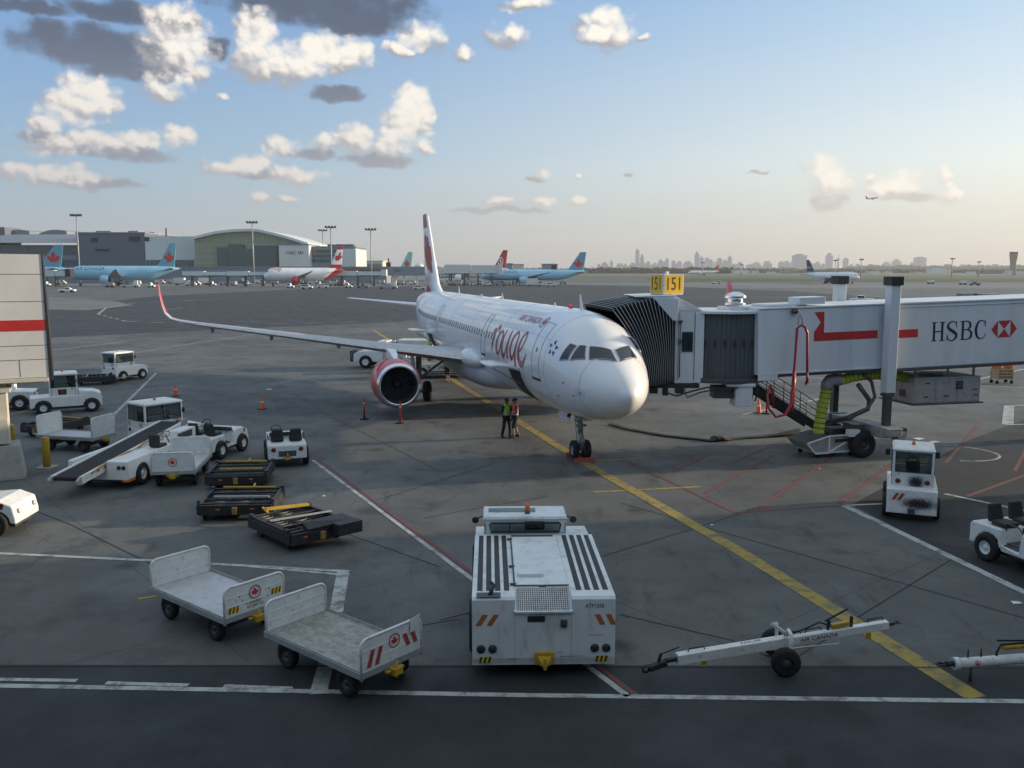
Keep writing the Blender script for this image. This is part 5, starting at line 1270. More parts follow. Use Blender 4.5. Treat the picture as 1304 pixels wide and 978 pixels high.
def deco_stripes(p, T, w, h):
    roundel('emblem', T @ Matrix.Translation((.05, h * .62, 0)), .13, p)
    mb = MB(); stripes(mb, T @ Matrix.Translation((-w * .42, h * .12, 0)), 2, .09, .3, .09, .1); stripes(mb, T @ Matrix.Translation((w * .24, h * .3, 0)), 2, .09, .24, .09, -.09); mb.build('stripes', M['stripe_red'], p)
def deco_text(p, T, w, h):
    roundel('emblem', T @ Matrix.Translation((0, h * .62, 0)), .14, p)
    mb = MB(); text(mb, 'SHARED', T @ Matrix.Translation((0, h * .30, 0)), .055, .3, 0, .004); text(mb, 'BC08153', T @ Matrix.Translation((0, h * .18, 0)), .055, .38, 0, .004)
    for sx, sz in ((-.3, .3), (-.36, .45), (.34, .42), (.3, .2), (-.2, .14)): decal_disc(mb, T, .015, 8, 0, .004, (sx, h * sz + .1))
    mb.build('lettering', M['dark_ink'], p)
    for sg in (-1, 1):
        cx = sg * w * .36; z = h * .14 if sg < 0 else h * .34
        q = MB(); decal_poly(q, T, [(cx - .12, z), (cx + .12, z), (cx + .12, z + .12), (cx - .12, z + .12)], 0, .004); hz = q.build('hazard_sticker', M['sign_yellow'], p)
        q = MB(); 
        for k in range(3): x = cx - .12 + k * .085; decal_poly(q, T, [(x, z), (x + .035, z), (x + .07, z + .12), (x + .035, z + .12)], 0, .006)
        q.build('hazard_bars', M['black'], hz)
def deco_leaf(p, T, w, h): roundel('emblem', T @ Matrix.Translation((0, h * .5, 0)), .15, p)
def cart(label, loc, rz, L_=2.7, W_=1.4, deck='deck', front=None, rear=None, h=.72, zd=.6, pm='white_dirty'):
    e = empty('baggage_cart', loc, rz, label, 'baggage cart', 'open baggage carts')
    mb = MB(); mb.bx(-L_ / 2, L_ / 2, -W_ / 2, W_ / 2, zd - .03, zd); mb.build('deck', M[deck], e)
    mb = MB()
    for y in (-W_ / 2 - .02, W_ / 2 + .02): mb.bx(-L_ / 2 - .04, L_ / 2 + .04, y - .03, y + .03, zd - .10, zd + .02); mb.bx(-L_ / 2, L_ / 2, y - .012, y + .012, zd + .022, zd + .045)
    for x in (-L_ / 2 - .02, L_ / 2 + .02): mb.bx(x - .03, x + .03, -W_ / 2, W_ / 2, zd - .11, zd + .01)
    for x in (-.9, 0, .9): mb.bx(x - .04, x + .04, -W_ / 2 + .02, W_ / 2 - .02, zd - .12, zd - .035)
    mb.build('side_rails', M['galv'], e, bevel=.008)
    end_panel(e, L_ / 2 + .02, W_, zd - .02, h, 1, M[pm], front); end_panel(e, -L_ / 2 - .02, W_, zd - .02, h, -1, M[pm], rear)
    ax = L_ / 2 - .48
    for x in (-ax, ax):
        mb = MB(); mb.bx(x - .05, x + .05, -W_ / 2 + .2, W_ / 2 - .2, .2, .3); mb.bx(x - .2, x + .2, -.3, .3, .3, zd - .1)
        for y in (-.38, .38): mb.bx(x - .06, x + .06, y - .03, y + .03, .3, zd - .1)
        mb.build('axle', M['steel'], e)
        for s in (-1, 1): wheel(e, x, s * (W_ / 2 - .12), .26, .16, 'steel', rim_r=.45)
    mb = MB(); mb.beam((L_ / 2 + .05, -.25, .42), (L_ / 2 + .5, 0, .36), .05, .05); mb.beam((L_ / 2 + .05, .25, .42), (L_ / 2 + .5, 0, .36), .05, .05); mb.beam((L_ / 2 + .45, 0, .36), (L_ / 2 + .75, 0, .5), .06, .05); mb.lathe([(.06, -.02), (.09, 0), (.06, .02)], (L_ / 2 + .82, 0, .53), (0, 0, 1), 12, caps=False)
    mb.build('tow_bar', M['white_dirty'], e)
    mb = MB(); mb.bx(-L_ / 2 - .2, -L_ / 2 - .04, -.1, .1, .38, .5); mb.cyl((-L_ / 2 - .14, 0, .3), (-L_ / 2 - .14, 0, .62), .02, n=8); mb.bx(-L_ / 2 - .12, -L_ / 2 - .04, -.2, .2, .44, .47); mb.build('coupling', M['yellow'], e)
    return e
cart('white flat baggage cart with badly scratched grey deck, coupled ahead of the big tug', (-3.16, 15.6, 0), R(140), deck='deck', rear=deco_stripes, h=.60)
c1 = cart('white flat baggage cart with clean pale deck, left of the scratched one', (-6.27, 17.95, 0), R(141), deck='deck_clean', rear=deco_text, L_=2.7, h=.62)
cart('white baggage cart with a round red leaf emblem, right beside the belt loader', (-11.75, 30.75, 0), R(98), L_=2.8, rear=deco_leaf, h=.66, deck='deck_clean')
cart('white baggage cart between the beige jet bridge and the leaf-marked tractor', (-18.2, 36.2, 0), R(166), L_=2.6, deck='deck_clean', h=.85)
mb = MB(); mb.hexa([(0, 0, 0), (.01, 0, 0), (.01, .22, -.02), (0, .22, -.02), (0.0, -.02, .26), (.01, -.02, .26), (.03, .2, .22), (.02, .2, .22)])
pt = mb.build('paper_tag', M['reflective']); pt.parent = [o for o in COL.objects if o.get('label', '').startswith('white flat baggage cart with badly')][0]; pt.location = (-1.42, -.62, 1.0)

# ---- container dollies
M['orange_rail2'] = mat('worn_ochre_paint', (.34, .20, .05), .6, dirt=.6, dcol=(.08, .06, .04), scale=8)
def dolly(label, loc, rz, L_=2.5, W_=1.75, bars=2, style=0, grp='black container dollies'):
    e = empty('container_dolly', loc, rz, label, 'dolly', grp); z = .5
    mb = MB()
    for y in (-W_ / 2, W_ / 2): mb.bx(-L_ / 2, L_ / 2, y - .05, y + .05, .22, z)
    for x in (-L_ / 2, L_ / 2): mb.bx(x - .05, x + .05, -W_ / 2, W_ / 2, .2, z)
    mb.bx(-L_ / 2, L_ / 2, -W_ / 2, W_ / 2, .26, .3)
    for y in (-W_ / 6, W_ / 6): mb.bx(-L_ / 2 + .05, L_ / 2 - .05, y - .03, y + .03, .3, z - .02)
    mb.build('frame', M['frame_black'], e, bevel=.012)
    mb = MB(); n = 11
    for k in range(n):
        x = -L_ / 2 + .15 + k * (L_ - .3) / (n - 1)
        for a, b in ((-W_ / 2 + .07, -W_ / 6 - .05), (-W_ / 6 + .05, W_ / 6 - .05), (W_ / 6 + .05, W_ / 2 - .07)): mb.cyl((x, a, z - .04), (x, b, z - .04), .028, n=8)
    mb.build('rollers', M['steel'], e)
    mb = MB()
    for x in (-L_ / 2 + .1, L_ / 2 - .1, L_ * .2, -L_ * .2):
        mb.bx(x - .035, x + .035, -W_ / 2, W_ / 2, z + .002, z + .04)
    for y in (-W_ / 2 + .02, W_ / 2 - .02): mb.bx(-L_ / 2, L_ / 2, y - .04, y + .04, z + .002, z + .06)
    for sx in (-1, 1):
        for sy in (-1, 1): mb.bx(sx * (L_ / 2 - .18) - .1, sx * (L_ / 2 - .18) + .1, sy * W_ / 2 - .05, sy * W_ / 2 + .05, z, z + .12)
    mb.build('guide_rails', M['frame_black'], e, bevel=.008)
    for i in range(bars):
        mb = MB(); x = (-.35, .85)[i]; mb.beam((x, -W_ / 2 + .2, z + .06), (x + .08, W_ / 2 - .3, z + .07), .07, .05); mb.build('stop_bar', M['yellow'] if i or style != 1 else M['galv'], e)
    for x in (-.75, .75):
        for s in (-1, 1): wheel(e, x, s * (W_ / 2 - .15), .18, .12, 'steel', rim_r=.45)
    mb = MB(); mb.bx(-L_ / 2 - .14, -L_ / 2 - .05, -.07, .07, .24, .44); mb.build('coupling', M['orange_rail2'], e)
    mb = MB()
    for y in (-.5, .5): mb.bx(-L_ / 2 - .058, -L_ / 2 - .051, y - .06, y + .06, .36, .4)
    mb.build('reflector', M['amber'], e)
    mb = MB(); mb.beam((L_ / 2 + .04, -.2, .34), (L_ / 2 + .6, 0, .3), .05, .05); mb.beam((L_ / 2 + .04, .2, .34), (L_ / 2 + .6, 0, .3), .05, .05); mb.beam((L_ / 2 + .55, 0, .3), (L_ / 2 + .95, 0, .42), .06, .05); mb.build('tow_bar', M['yellow'], e)
    if style == 2:
        mb = MB(); mb.beam((.85, -.8, z + .12), (.95, .5, z + .2), .14, .06); mb.build('latch_arm', M['yellow'], e)
        mb = MB(); mb.beam((-.15, -.95, z + .1), (.05, .85, z + .12), .12, .02); mb.build('cross_plate', M['galv'], e)
        mb = MB(); mb.hexa([(-1.3, -1.05, z + .02), (-.7, -.95, z + .02), (-.9, .4, z + .02), (-1.2, .4, z + .02), (-1.3, -1.05, z + .1), (-.7, -.95, z + .16), (-.9, .4, z + .2), (-1.2, .4, z + .06)]); mb.bx(-1.6, -1.25, -1.05, -.3, .3, .62); mb.build('tilt_plate', M['frame_black'], e, bevel=.01)
    return e
dolly('black container dolly nearest the two-seat tractors, topmost of the cluster', (-9.5, 30.2, 0), R(98), 2.2, 1.95)
dolly('black container dolly in the middle of the three left of the white line', (-8.3, 26.4, 0), R(95), 2.0, 2.15, style=1)
dolly('black container dolly with a yellow latch arm and pale cross plate, lowest of the cluster', (-5.95, 23.85, 0), R(133), 2.35, 1.8, style=2, bars=0)
dolly('dark container dolly trailing behind the far white cab tractor', (*G(118, 489), 0), R(25), 2.7, 1.6)
dolly('dark container dolly behind the yellow bollard, left of the white baggage cart', (*G(72, 551), 0), R(75), 2.4, 1.6)

# ---- big aircraft tug, seen from behind
tg = empty('aircraft_tug', (.53, 17.02, 0), R(91.5), 'big low white aircraft tug with slotted top, seen from behind in the foreground', 'aircraft tug')
X0, X1, WT, ZT = -1.78, 2.0, 2.6, 1.55
mb = MB(); top = [(X0 + .03, .28), (X0, .4), (X0, ZT - .05), (X0 + .05, ZT), (X1, ZT), (X1 + .05, 1.4), (X1 + .9, 1.35), (X1 + 1.5, 1.3), (X1 + 1.52, .5)]
bp_ = body_poly(X0 + .03, X1 + 1.52, .26, top, (X0 + 1.15, X1 + .75), .62)
mb.prism(bp_, 'y', -WT / 2, -.504); mb.prism(bp_, 'y', .524, WT / 2)
mb.prism(body_poly(X0 + .03, X1 + 1.52, .26, [(X0 + .03, .28), (X0, .4), (X0, 1.27), (X0 + .44, ZT)] + top[4:], (), .62), 'y', -.5, .52)
mb.bx(X0 + .6, X1, -.504, -.5, .4, ZT - .002); mb.bx(X0 + .6, X1, .52, .524, .4, ZT - .002)
tb = mb.build('body', M['tug'], tg, bevel=.025)
mb = MB(); mb.bx(X0 + .2, X1 + 1.3, -.8, .8, .2, .9); mb.build('chassis', M['steel'], tg)
for s in (-1, 1):
    for x in (X0 + 1.15, X1 + .75): wheel(tg, x, s * (WT / 2 - .14), .56, .42, 'white', rim_r=.5)
# slots cut beside the bonnet
for s, n_ in ((1, 4), (-1, 4)):
    mb = MB()
    for k in range(n_):
        y = s * (WT / 2 - .14 - k * .165); mb.bx(X0 + .34, X1 - .06, y - .05, y + .05, ZT + .001, ZT + .006)
    o = mb.build('air_slots', M['black'], tb)
    mb = MB()
    for k in range(n_):
        y = s * (WT / 2 - .16 - k * .19)
        pass
mb = MB(); mb.bx(X0 + .55, X1 - .25, -.48, .5, ZT + .003, ZT + .035); hd = mb.build('bonnet', M['tug'], tb, bevel=.012)
mb = MB(); mb.bx(X0 + .95, X0 + 1.22, -.05, .44, ZT + .036, ZT + .10); mb.build('raised_lid', M['tug'], hd, bevel=.008)
mb = MB(); mb.bx(X1 - .17, X1 - .06, -.42, .5, ZT + .002, ZT + .012)
mb.tube([(X0 + .55, .52, ZT + .03), (X1 - .3, .52, ZT + .03)], .012, 6); mb.tube([(X0 + .53, .5, ZT + .03), (X0 + .53, -.5, ZT + .03)], .01, 6)
for x in (X0 + .6, X0 + 1.6, X1 - .4): mb.box((x, .54, ZT + .03), (.05, .12, .03))
mb.box((X0 + .5, .0, ZT + .02), (.05, .14, .04)); mb.build('hinges', M['steel'], hd)
# sloping mesh grille let into the top rear edge
mb = MB(); mb.add([(X0 - .004, -.49, 1.275), (X0 - .004, .51, 1.275), (X0 + .434, .51, ZT + .004), (X0 + .434, -.49, ZT + .004)], [(0, 1, 2, 3)])
gr = mb.build('grille_back', M['black'], tb)
mb = MB(); A = Vector((X0 - .02, -.5, 1.27)); U = Vector((0, 1.02, 0)); V = Vector((.455, 0, .287))
nrm = Vector((-.53, 0, .85)) * .012
for k in range(27): p = A + U * (k / 26) + nrm; mb.beam(p, p + V, .014, .01)
for k in range(13): p = A + V * (k / 12) + nrm; mb.beam(p, p + U, .012, .014)
for p, q in ((A, A + U), (A, A + V), (A + U, A + U + V)): mb.beam(p + nrm, q + nrm, .05, .03)
mb.build('grille', M['tug'], gr)
T = rear_T(X0 - .001, 0, 0)
mb = MB(); stripes(mb, T @ Matrix.Translation((-1.24, 1.02, 0)), 2, .1, .21, .1, .13); stripes(mb, T @ Matrix.Translation((1.02, 1.02, 0)), 2, .1, .2, .1, -.1); mb.build('stripes', M['stripe_orange'], tb)
mb = MB(); text(mb, 'ATF1358', T @ Matrix.Translation((.92, 1.38, 0)), .075, .34, 0, .004); mb.build('lettering', M['dark_ink'], tb)
for x in (-1.14, -.93, .93, 1.14): lamp_disc('rear_lamp', T @ Matrix.Translation((x, .58, 0)), .065, M['dark_lens'], tb)
mb = MB(); mb.bx(X0 - .012, X0 + .02, -.02, .3, 1.08, 1.2); mb.build('hand_slot', M['black'], tb, bevel=.05)
mb = MB(); mb.bx(X0 - .07, X0, -.42, -.3, 1.0, 1.13); mb.cyl((X0 - .07, -.36, 1.06), (X0 - .09, -.36, 1.06), .03); mb.build('socket', M['steel'], tb, bevel=.01)
for sx in (-1, 1):
    q = MB(); cx = sx * 1.06; decal_poly(q, T, [(cx - .12, .26 + .06), (cx + .12, .32), (cx + .12, .43), (cx - .12, .43)], 0, .004); hz = q.build('hazard_sticker', M['sign_yellow'], tb)
    q = MB()
    for k in range(3): x = cx - .12 + k * .08; decal_poly(q, T, [(x, .32), (x + .04, .32), (x + .07, .43), (x + .03, .43)], 0, .006)
    q.build('hazard_bars', M['black'], hz)
mb = MB(); mb.bx(X0 - .05, X0, -.18, .16, .28, .52); mb.hexa([(X0 - .26, -.05, .34), (X0 - .04, -.15, .3), (X0 - .04, .13, .3), (X0 - .26, .03, .34), (X0 - .26, -.05, .40), (X0 - .04, -.15, .46), (X0 - .04, .13, .46), (X0 - .26, .03, .4)]); mb.cyl((X0 - .24, -.01, .28), (X0 - .24, -.01, .5), .035); mb.build('tow_hitch', M['yellow'], tg, bevel=.012)
mb = MB()
for x, z, w_ in ((.55, .42, .5), (-.55, .38, .2), (.95, .82, .25), (.3, .5, .1)):
    decal_poly(mb, T, [(x - w_ / 2, z), (x + w_ / 2, z + .006), (x + w_ / 2, z + .012), (x - w_ / 2, z + .01)], 0, .003)
mb.build('scratches', M['steel'], tb)
# its cab
CX0, CX1 = X1 + .10, X1 + .98
mb = MB(); hw = .92; yo = .18
mb.bx(CX0, CX1, -hw + yo, hw + yo, 1.36, 1.66); 
for x in (CX0, CX1 - .07):
    for y in (-hw + yo, hw + yo - .07): mb.bx(x, x + .07, y, y + .07, 1.66, 1.97)
mb.bx(CX0, CX1, -hw + yo, hw + yo, 1.93, 1.98); mb.bx(CX0, CX0 + .05, -hw + yo, -hw + yo + .16, 1.66, 1.93); mb.bx(CX0, CX0 + .05, hw + yo - .16, hw + yo, 1.66, 1.93)
tc_ = mb.build('cab', M['tug'], tg, bevel=.02)
mb = MB(); mb.hexa([(CX0 - .03, -hw + yo - .03, 1.985), (CX1 + .04, -hw + yo - .03, 1.985), (CX1 + .04, hw + yo + .03, 1.985), (CX0 - .03, hw + yo + .03, 1.985), (CX0, -hw + yo, 2.05), (CX1, -hw + yo, 2.05), (CX1, hw + yo, 2.05), (CX0, hw + yo, 2.05)]); mb.build('cab_roof', M['tug'], tc_, bevel=.012)
mb = MB(); mb.bx(CX0 + .35, CX1 - .2, -.25 + yo, hw + yo - .1, 2.052, 2.065); mb.build('roof_window', M['glass'], tc_)
for x, nm_ in ((CX0 + .03, 'rear_window'), (CX1 - .03, 'windscreen')): mb = MB(); mb.bx(x - .005, x + .005, -hw + yo + .14, hw + yo - .14, 1.7, 1.90); mb.build(nm_, M['glass'], tc_)
for y in (-hw + yo + .03, hw + yo - .03): mb = MB(); mb.bx(CX0 + .08, CX1 - .08, y - .005, y + .005, 1.68, 1.90); mb.build('side_window', M['glass'], tc_)
mb = MB(); mb.tube([(CX0 - .01, -hw + yo + .16, 1.7), (CX0 - .01, hw + yo - .16, 1.7), (CX0 - .01, hw + yo - .13, 1.87), (CX0 - .01, hw + yo - .16, 1.90), (CX0 - .01, -hw + yo + .16, 1.90), (CX0 - .01, -hw + yo + .13, 1.87)], .022, 6, closed=True)
for y in (-.35, .0, .35): mb.bx(CX0 + .02, CX0 + .03, yo + y - .01, yo + y + .01, 1.7, 1.90)
mb.build('window_seal', M['black'], tc_)
mb = MB(); mb.bx(CX0 + .35, CX0 + .75, -.3, .2, 1.3, 1.6); mb.bx(CX0 + .3, CX0 + .4, -.28, .18, 1.5, 1.85); mb.build('seat', M['black'], tc_, bevel=.03)
mb = MB(); mb.cyl((CX0 + .25, .12, 2.05), (CX0 + .25, .12, 2.11), .06); mb.lathe([(.055, 0), (.055, .12), (.03, .16), (.001, .16)], (CX0 + .25, .12, 2.11), (0, 0, 1), 14, m=1); mb.build('beacon', [M['steel'], M['orange']], tc_)
for s in (-1, 1):
    mb = MB(); y = yo + s * (hw + .2); mb.cyl((CX0 + .5, yo + s * hw, 1.93), (CX0 + .5, y, 1.86), .015, n=6); mb.lathe([(.07, 0), (.08, .03), (.05, .08), (.001, .09)], (CX0 + .44, y, 1.84), (1, 0, 0), 14); mb.build('mirror', M['black'], tc_)
tc_.location.z = -.11
mb = MB(); mb.cyl((X0 + .12, .98, ZT), (X0 + .3, .9, ZT + .12), .035); mb.cyl((X0 + .3, .9, ZT + .12), (X0 + .42, .96, ZT + .14), .03); mb.build('exhaust_stub', M['black'], tb)
mb = MB(); mb.bx(X0 + .004, X0 + .24, .78, 1.22, ZT + .002, ZT + .008); mb.build('worn_patch', M['steel'], tb)

# ---- belt loader
M['orange_rail'] = mat('amber_rail_paint', (.55, .26, .04), .5, dirt=.4, dcol=(.2, .1, .03), scale=8)
def belt_loader(label, loc, rz, grp='belt loaders'):
    b = empty('belt_loader', loc, rz, label, 'belt loader', grp)
    # x along the vehicle; the boom's foot sticks out at the back
    top = [(-2.6, .35), (-2.6, .98), (-2.5, 1.0), (1.8, 1.02), (2.4, .95), (2.5, .45)]
    bp = body_poly(-2.6, 2.5, .38, top, (-1.7, 1.5), .45)
    mb = MB(); mb.prism(bp, 'y', -1.08, -.30); mb.prism(bp, 'y', .90, 1.08); mb.bx(-2.55, 2.3, -.30, .90, .34, .60); bb = mb.build('body', M['white'], b, bevel=.03)
    mb = MB(); mb.bx(-2.4, 2.3, -.8, .8, .25, .6); mb.build('chassis', M['steel'], b)
    for x in (-1.7, 1.5):
        for s in (-1, 1): wheel(b, x, s * 1.0, .40, .26, 'white', rim_r=.52)
    for s in (-1, 1):
        for d_ in (.0, .17): lamp_disc('tail_light', rear_T(-2.602, s * (.92 - d_), .78), .06, M['taillight'] if d_ else M['dark_lens'], bb)
        mb = MB(); stripes(mb, side_T(s * 1.083, -.95 if s < 0 else .3, .66, s), 4, .07, .24, .08, .05); mb.build('stripes', M['stripe_red'], bb)
        mb = MB(); decal_poly(mb, side_T(s * 1.083, 0, 0, s), [(-1.05, .42), (1.05, .42), (1.05, .52), (-1.05, .52)] if s < 0 else [(-1.05, .42), (1.05, .42), (1.05, .52), (-1.05, .52)], 0, .004); mb.build('skirt_band', M['steel'], bb)
        mb = MB(); text(mb, '36-20', side_T(s * 1.083, .05, .78, s), .08, .28, 0, .004); mb.build('lettering', M['dark_ink'], bb)
        roundel('emblem', side_T(s * 1.083, 1.0, .78, s), .13, bb)
        mb = MB(); mb.bx(-2.66, -2.2, s * 1.0 - .1, s * 1.0 + .1, .3, .37); mb.build('rear_marker', M['amber'], bb)
    mb = MB(); mb.bx(.9, 2.3, -1.04, -.55, 1.0, 1.35); mb.hexa([(.7, -1.04, 1.0), (.9, -1.04, 1.0), (.9, -.55, 1.0), (.7, -.55, 1.0), (.85, -1.04, 1.4), (.95, -1.04, 1.4), (.95, -.55, 1.4), (.85, -.55, 1.4)]); mb.bx(.9, 2.0, -1.06, -1.05, 1.05, 1.3, 1); mb.build('engine_box', [M['white'], M['steel']], bb, bevel=.02)
    mb = MB(); mb.bx(-.3, .2, -1.0, -.6, 1.0, 1.12); mb.bx(-.4, -.28, -1.0, -.6, 1.05, 1.5); mb.build('seat', M['black'], bb, bevel=.04)
    mb = MB(); mb.cyl((.7, -.8, 1.0), (.45, -.8, 1.38), .02, n=6); mb.tube([(.45 + .1 * math.sin(a), -.8 + .17 * math.cos(a), 1.38 + .09 * math.sin(a)) for a in [2 * math.pi * k / 14 for k in range(14)]], .014, 5, closed=True); mb.build('steering_wheel', M['black'], bb)
    # boom
    A_, B_ = Vector((-3.9, .30, .70)), Vector((3.0, .30, 1.36)); d = (B_ - A_)
    Mb = Matrix.Translation(A_) @ Matrix.Rotation(-math.atan2(d.z, d.x), 4, 'Y'); Lb = d.length
    mb = MB(); mb.M = Mb
    for y in (-.5, .5): mb.bx(0, Lb, y - .045, y + .045, -.2, .07)
    mb.bx(.1, Lb - .1, -.45, .45, -.16, -.06)
    bm = mb.build('boom', M['white'], b, bevel=.012)
    mb = MB(); mb.M = Mb; mb.bx(.05, Lb - .05, -.44, .44, -.02, .03); mb.cyl((.05, -.44, -.03), (.05, .44, -.03), .07); mb.cyl((Lb - .05, -.44, -.03), (Lb - .05, .44, -.03), .07); mb.build('belt', M['belt'], bm)
    mb = MB(); mb.M = Mb; mb.tube([(.5, -.58, .02), (1.0, -.6, .1), (2.6, -.6, .1), (3.0, -.58, .02)], .03, 8); mb.tube([(3.4, -.58, .02), (3.7, -.6, .1), (5.2, -.6, .1), (5.6, -.58, .02)], .03, 8); mb.build('handrail', M['orange_rail'], bm)
    mb = MB(); mb.M = Mb
    for y in (-.5, .5): mb.hexa([(-.22, y - .05, -.14), (0, y - .05, -.2), (0, y + .05, -.2), (-.22, y + .05, -.14), (-.22, y - .05, -.02), (0, y - .05, .07), (0, y + .05, .07), (-.22, y + .05, -.02)])
    mb.bx(Lb - .3, Lb + .15, -.6, -.55, -.1, .16); mb.build('end_bumper', M['galv'], bm, bevel=.01)
    for x in (.9, 1.3): 
        q = MB(); q.M = Mb; q.lathe([(.001, .02), (.05, .01), (.055, 0)], (x, -.575, .0), (0, -1, 0), 12); q.build('marker_lamp', M['amber'], bm)
    mb = MB(); mb.beam((-.9, .0, .95), (.3, .0, 1.0), .1, .1); mb.cyl((.2, .3, .9), (1.4, .3, 1.1), .05); mb.build('lift_ram', M['steel'], b)
    return b
bl1 = belt_loader('white belt loader with a long black belt sloping up, left of the leaf-marked cart', (-13.7, 31.75, 0), R(83))

# ---- tow bars in the foreground
def along(a, b, t, dz=0): return tuple(Vector(a).lerp(Vector(b), t) + Vector((0, 0, dz)))
A_, B_ = Vector((*G(862, 839, .38), .38)), Vector((*G(1130, 795, .78), .78))
tbr = empty('tow_bar', (A_.x, A_.y, 0), 0, 'long white square tow bar on two black wheels, lettered AIR CANADA', 'tow bar', 'aircraft tow bars'); O2 = Vector((A_.x, A_.y, 0)); a, b = A_ - O2, B_ - O2
md = a.lerp(b, .49); dirv = (b - a).normalized(); sdv = dirv.cross(Vector((0, 0, 1))).normalized()
mb = MB(); mb.beam(a, md + dirv * .1, .17, .19); mb.build('beam', M['white_dirty'], tbr, bevel=.012)
mb = MB(); mb.beam(md - dirv * .05, b, .13, .15); mb.build('beam', M['white'], tbr, bevel=.012)
mb = MB(); mb.beam(a, a - dirv * .22, .08, .07); mb.beam(a - dirv * .2 + Vector((0, 0, -.03)), a - dirv * .52 + Vector((0, 0, -.1)), .13, .10); mb.beam(a - dirv * .35, a - dirv * .3 + Vector((0, 0, .16)), .05, .05); mb.beam(a - dirv * .3 + Vector((0, 0, .14)), a + dirv * .04 + Vector((0, 0, .22)), .025, .025); mb.lathe([(.05, -.03), (.09, 0), (.05, .03)], a - dirv * .58 + Vector((0, 0, -.1)), sdv, 12, caps=False)
mb.build('tow_head', M['black'], tbr, bevel=.01)
mb = MB(); p = b; mb.beam(p, p + dirv * .14, .06, .06); mb.lathe([(.035, -.02), (.065, 0), (.035, .02)], p + dirv * .2, (0, 0, 1), 12, caps=False); mb.build('tow_eye', M['steel'], tbr)
wc = Vector((*G(1000, 861), 0)) - O2; wc2 = Vector((*G(986, 834), 0)) - O2
for s_, w0 in ((-1, wc), (1, wc2)):
    q = empty('tmp', (0, 0, 0)); COL.objects.unlink(q); bpy.data.objects.remove(q)
    t = MB(); ax = (wc - wc2).normalized() * (1 if s_ < 0 else -1); c = Vector((w0.x, w0.y, .27)); st_ = c - ax * .08
    t.lathe([(.12, 0), (.22, 0), (.265, .03), (.27, .08), (.265, .13), (.22, .16), (.12, .16)], st_, ax, 26, caps=False); wo = t.build('wheel', M['rubber'], tbr)
    t = MB(); t.lathe([(.125, .02), (.125, .14), (.08, .12), (.04, .16), (.001, .16)], st_, ax, 18, caps=False); t.lathe([(.125, .02), (.001, .02)], st_, ax, 16, caps=False); t.build('rim', M['steel'], wo)
ac_ = (wc + wc2) / 2
mb = MB(); mb.cyl((wc.x, wc.y, .27), (wc2.x, wc2.y, .27), .03)
mb.tube([(wc.x * .8 + wc2.x * .2, wc.y * .8 + wc2.y * .2, .27), md + Vector((.12, -.18, -.12)), md + Vector((.12, -.16, .2)), md + Vector((.1, -.02, .24))], .035, 8)
mb.tube([(wc.x * .2 + wc2.x * .8, wc.y * .2 + wc2.y * .8, .27), md + Vector((-.05, .16, -.1)), md + Vector((-.08, .1, .32)), md + Vector((-.2, .05, .34)), md + Vector((.1, -.05, .14))], .032, 8)
mb.tube([md + Vector((-1.0, 0, -.14)), (ac_.x, ac_.y, .3), md + Vector((1.1, .1, -.08))], .016, 6)
mb.build('axle_frame', M['white_dirty'], tbr)
pj = a.lerp(b, .76)
mb = MB(); mb.beam(pj + Vector((-.14, 0, .12)), pj + Vector((.22, .05, .17)), .1, .09); mb.build('hand_pump', M['yellow'], tbr, bevel=.02)
mb = MB(); mb.beam(pj + Vector((-.2, 0, .03)), pj + Vector((-.18, 0, .24)), .05, .05); mb.beam(pj + Vector((.25, .04, .03)), pj + Vector((.25, .04, .3)), .05, .05); mb.beam(pj + Vector((-.26, 0, .22)), pj + Vector((.16, 0, .46)), .03, .03); mb.build('pump_lever', M['black'], tbr, bevel=.005)
mb = MB()
for t in (.05, .5, .6, .9): 
    p = a.lerp(b, t) + Vector((0, 0, .1)); mb = MB(); mb.tube([p, p + Vector((.02, 0, .06)), p + dirv * .3 + Vector((0, 0, .06)), p + dirv * .32], .012, 6); mb.build('grab_handle', M['black'], tbr)
mb = MB()
p = a.lerp(b, .52) + Vector((0, 0, .12)); mb.tube([p, p + dirv * .3 + Vector((0, 0, .05)), p + dirv * .6 + Vector((0, 0, .14)), p + dirv * .8 + Vector((0, 0, .05))], .018, 6)
mb.build('hose_line', M['black'], tbr)
for t in (.12, .9):
    p = a.lerp(b, t) - Vector((0, 0, .14)); mb = MB(); mb.box(tuple(p + sdv * .06), (.1, .02, .12), (0, 0, math.atan2(dirv.y, dirv.x))); mb.build('hazard_tag', M['yellow'], tbr)
T = Matrix.Translation(a.lerp(b, .66) + sdv * .07) @ Matrix((dirv, Vector((0, 0, 1)), sdv)).transposed().to_4x4()
mb = MB(); text(mb, 'AIR CANADA', T, .075, .75, 0, .004); mb.build('lettering', M['dark_ink'], tbr)
T = Matrix.Translation(a.lerp(b, .34) + Vector((0, 0, .102))) @ Matrix((dirv, Vector((0, 0, 1)).cross(dirv), Vector((0, 0, 1)))).transposed().to_4x4()
mb = MB(); text(mb, '320-28', T, .06, .4, 0, .004); mb.build('lettering', M['dark_ink'], tbr)
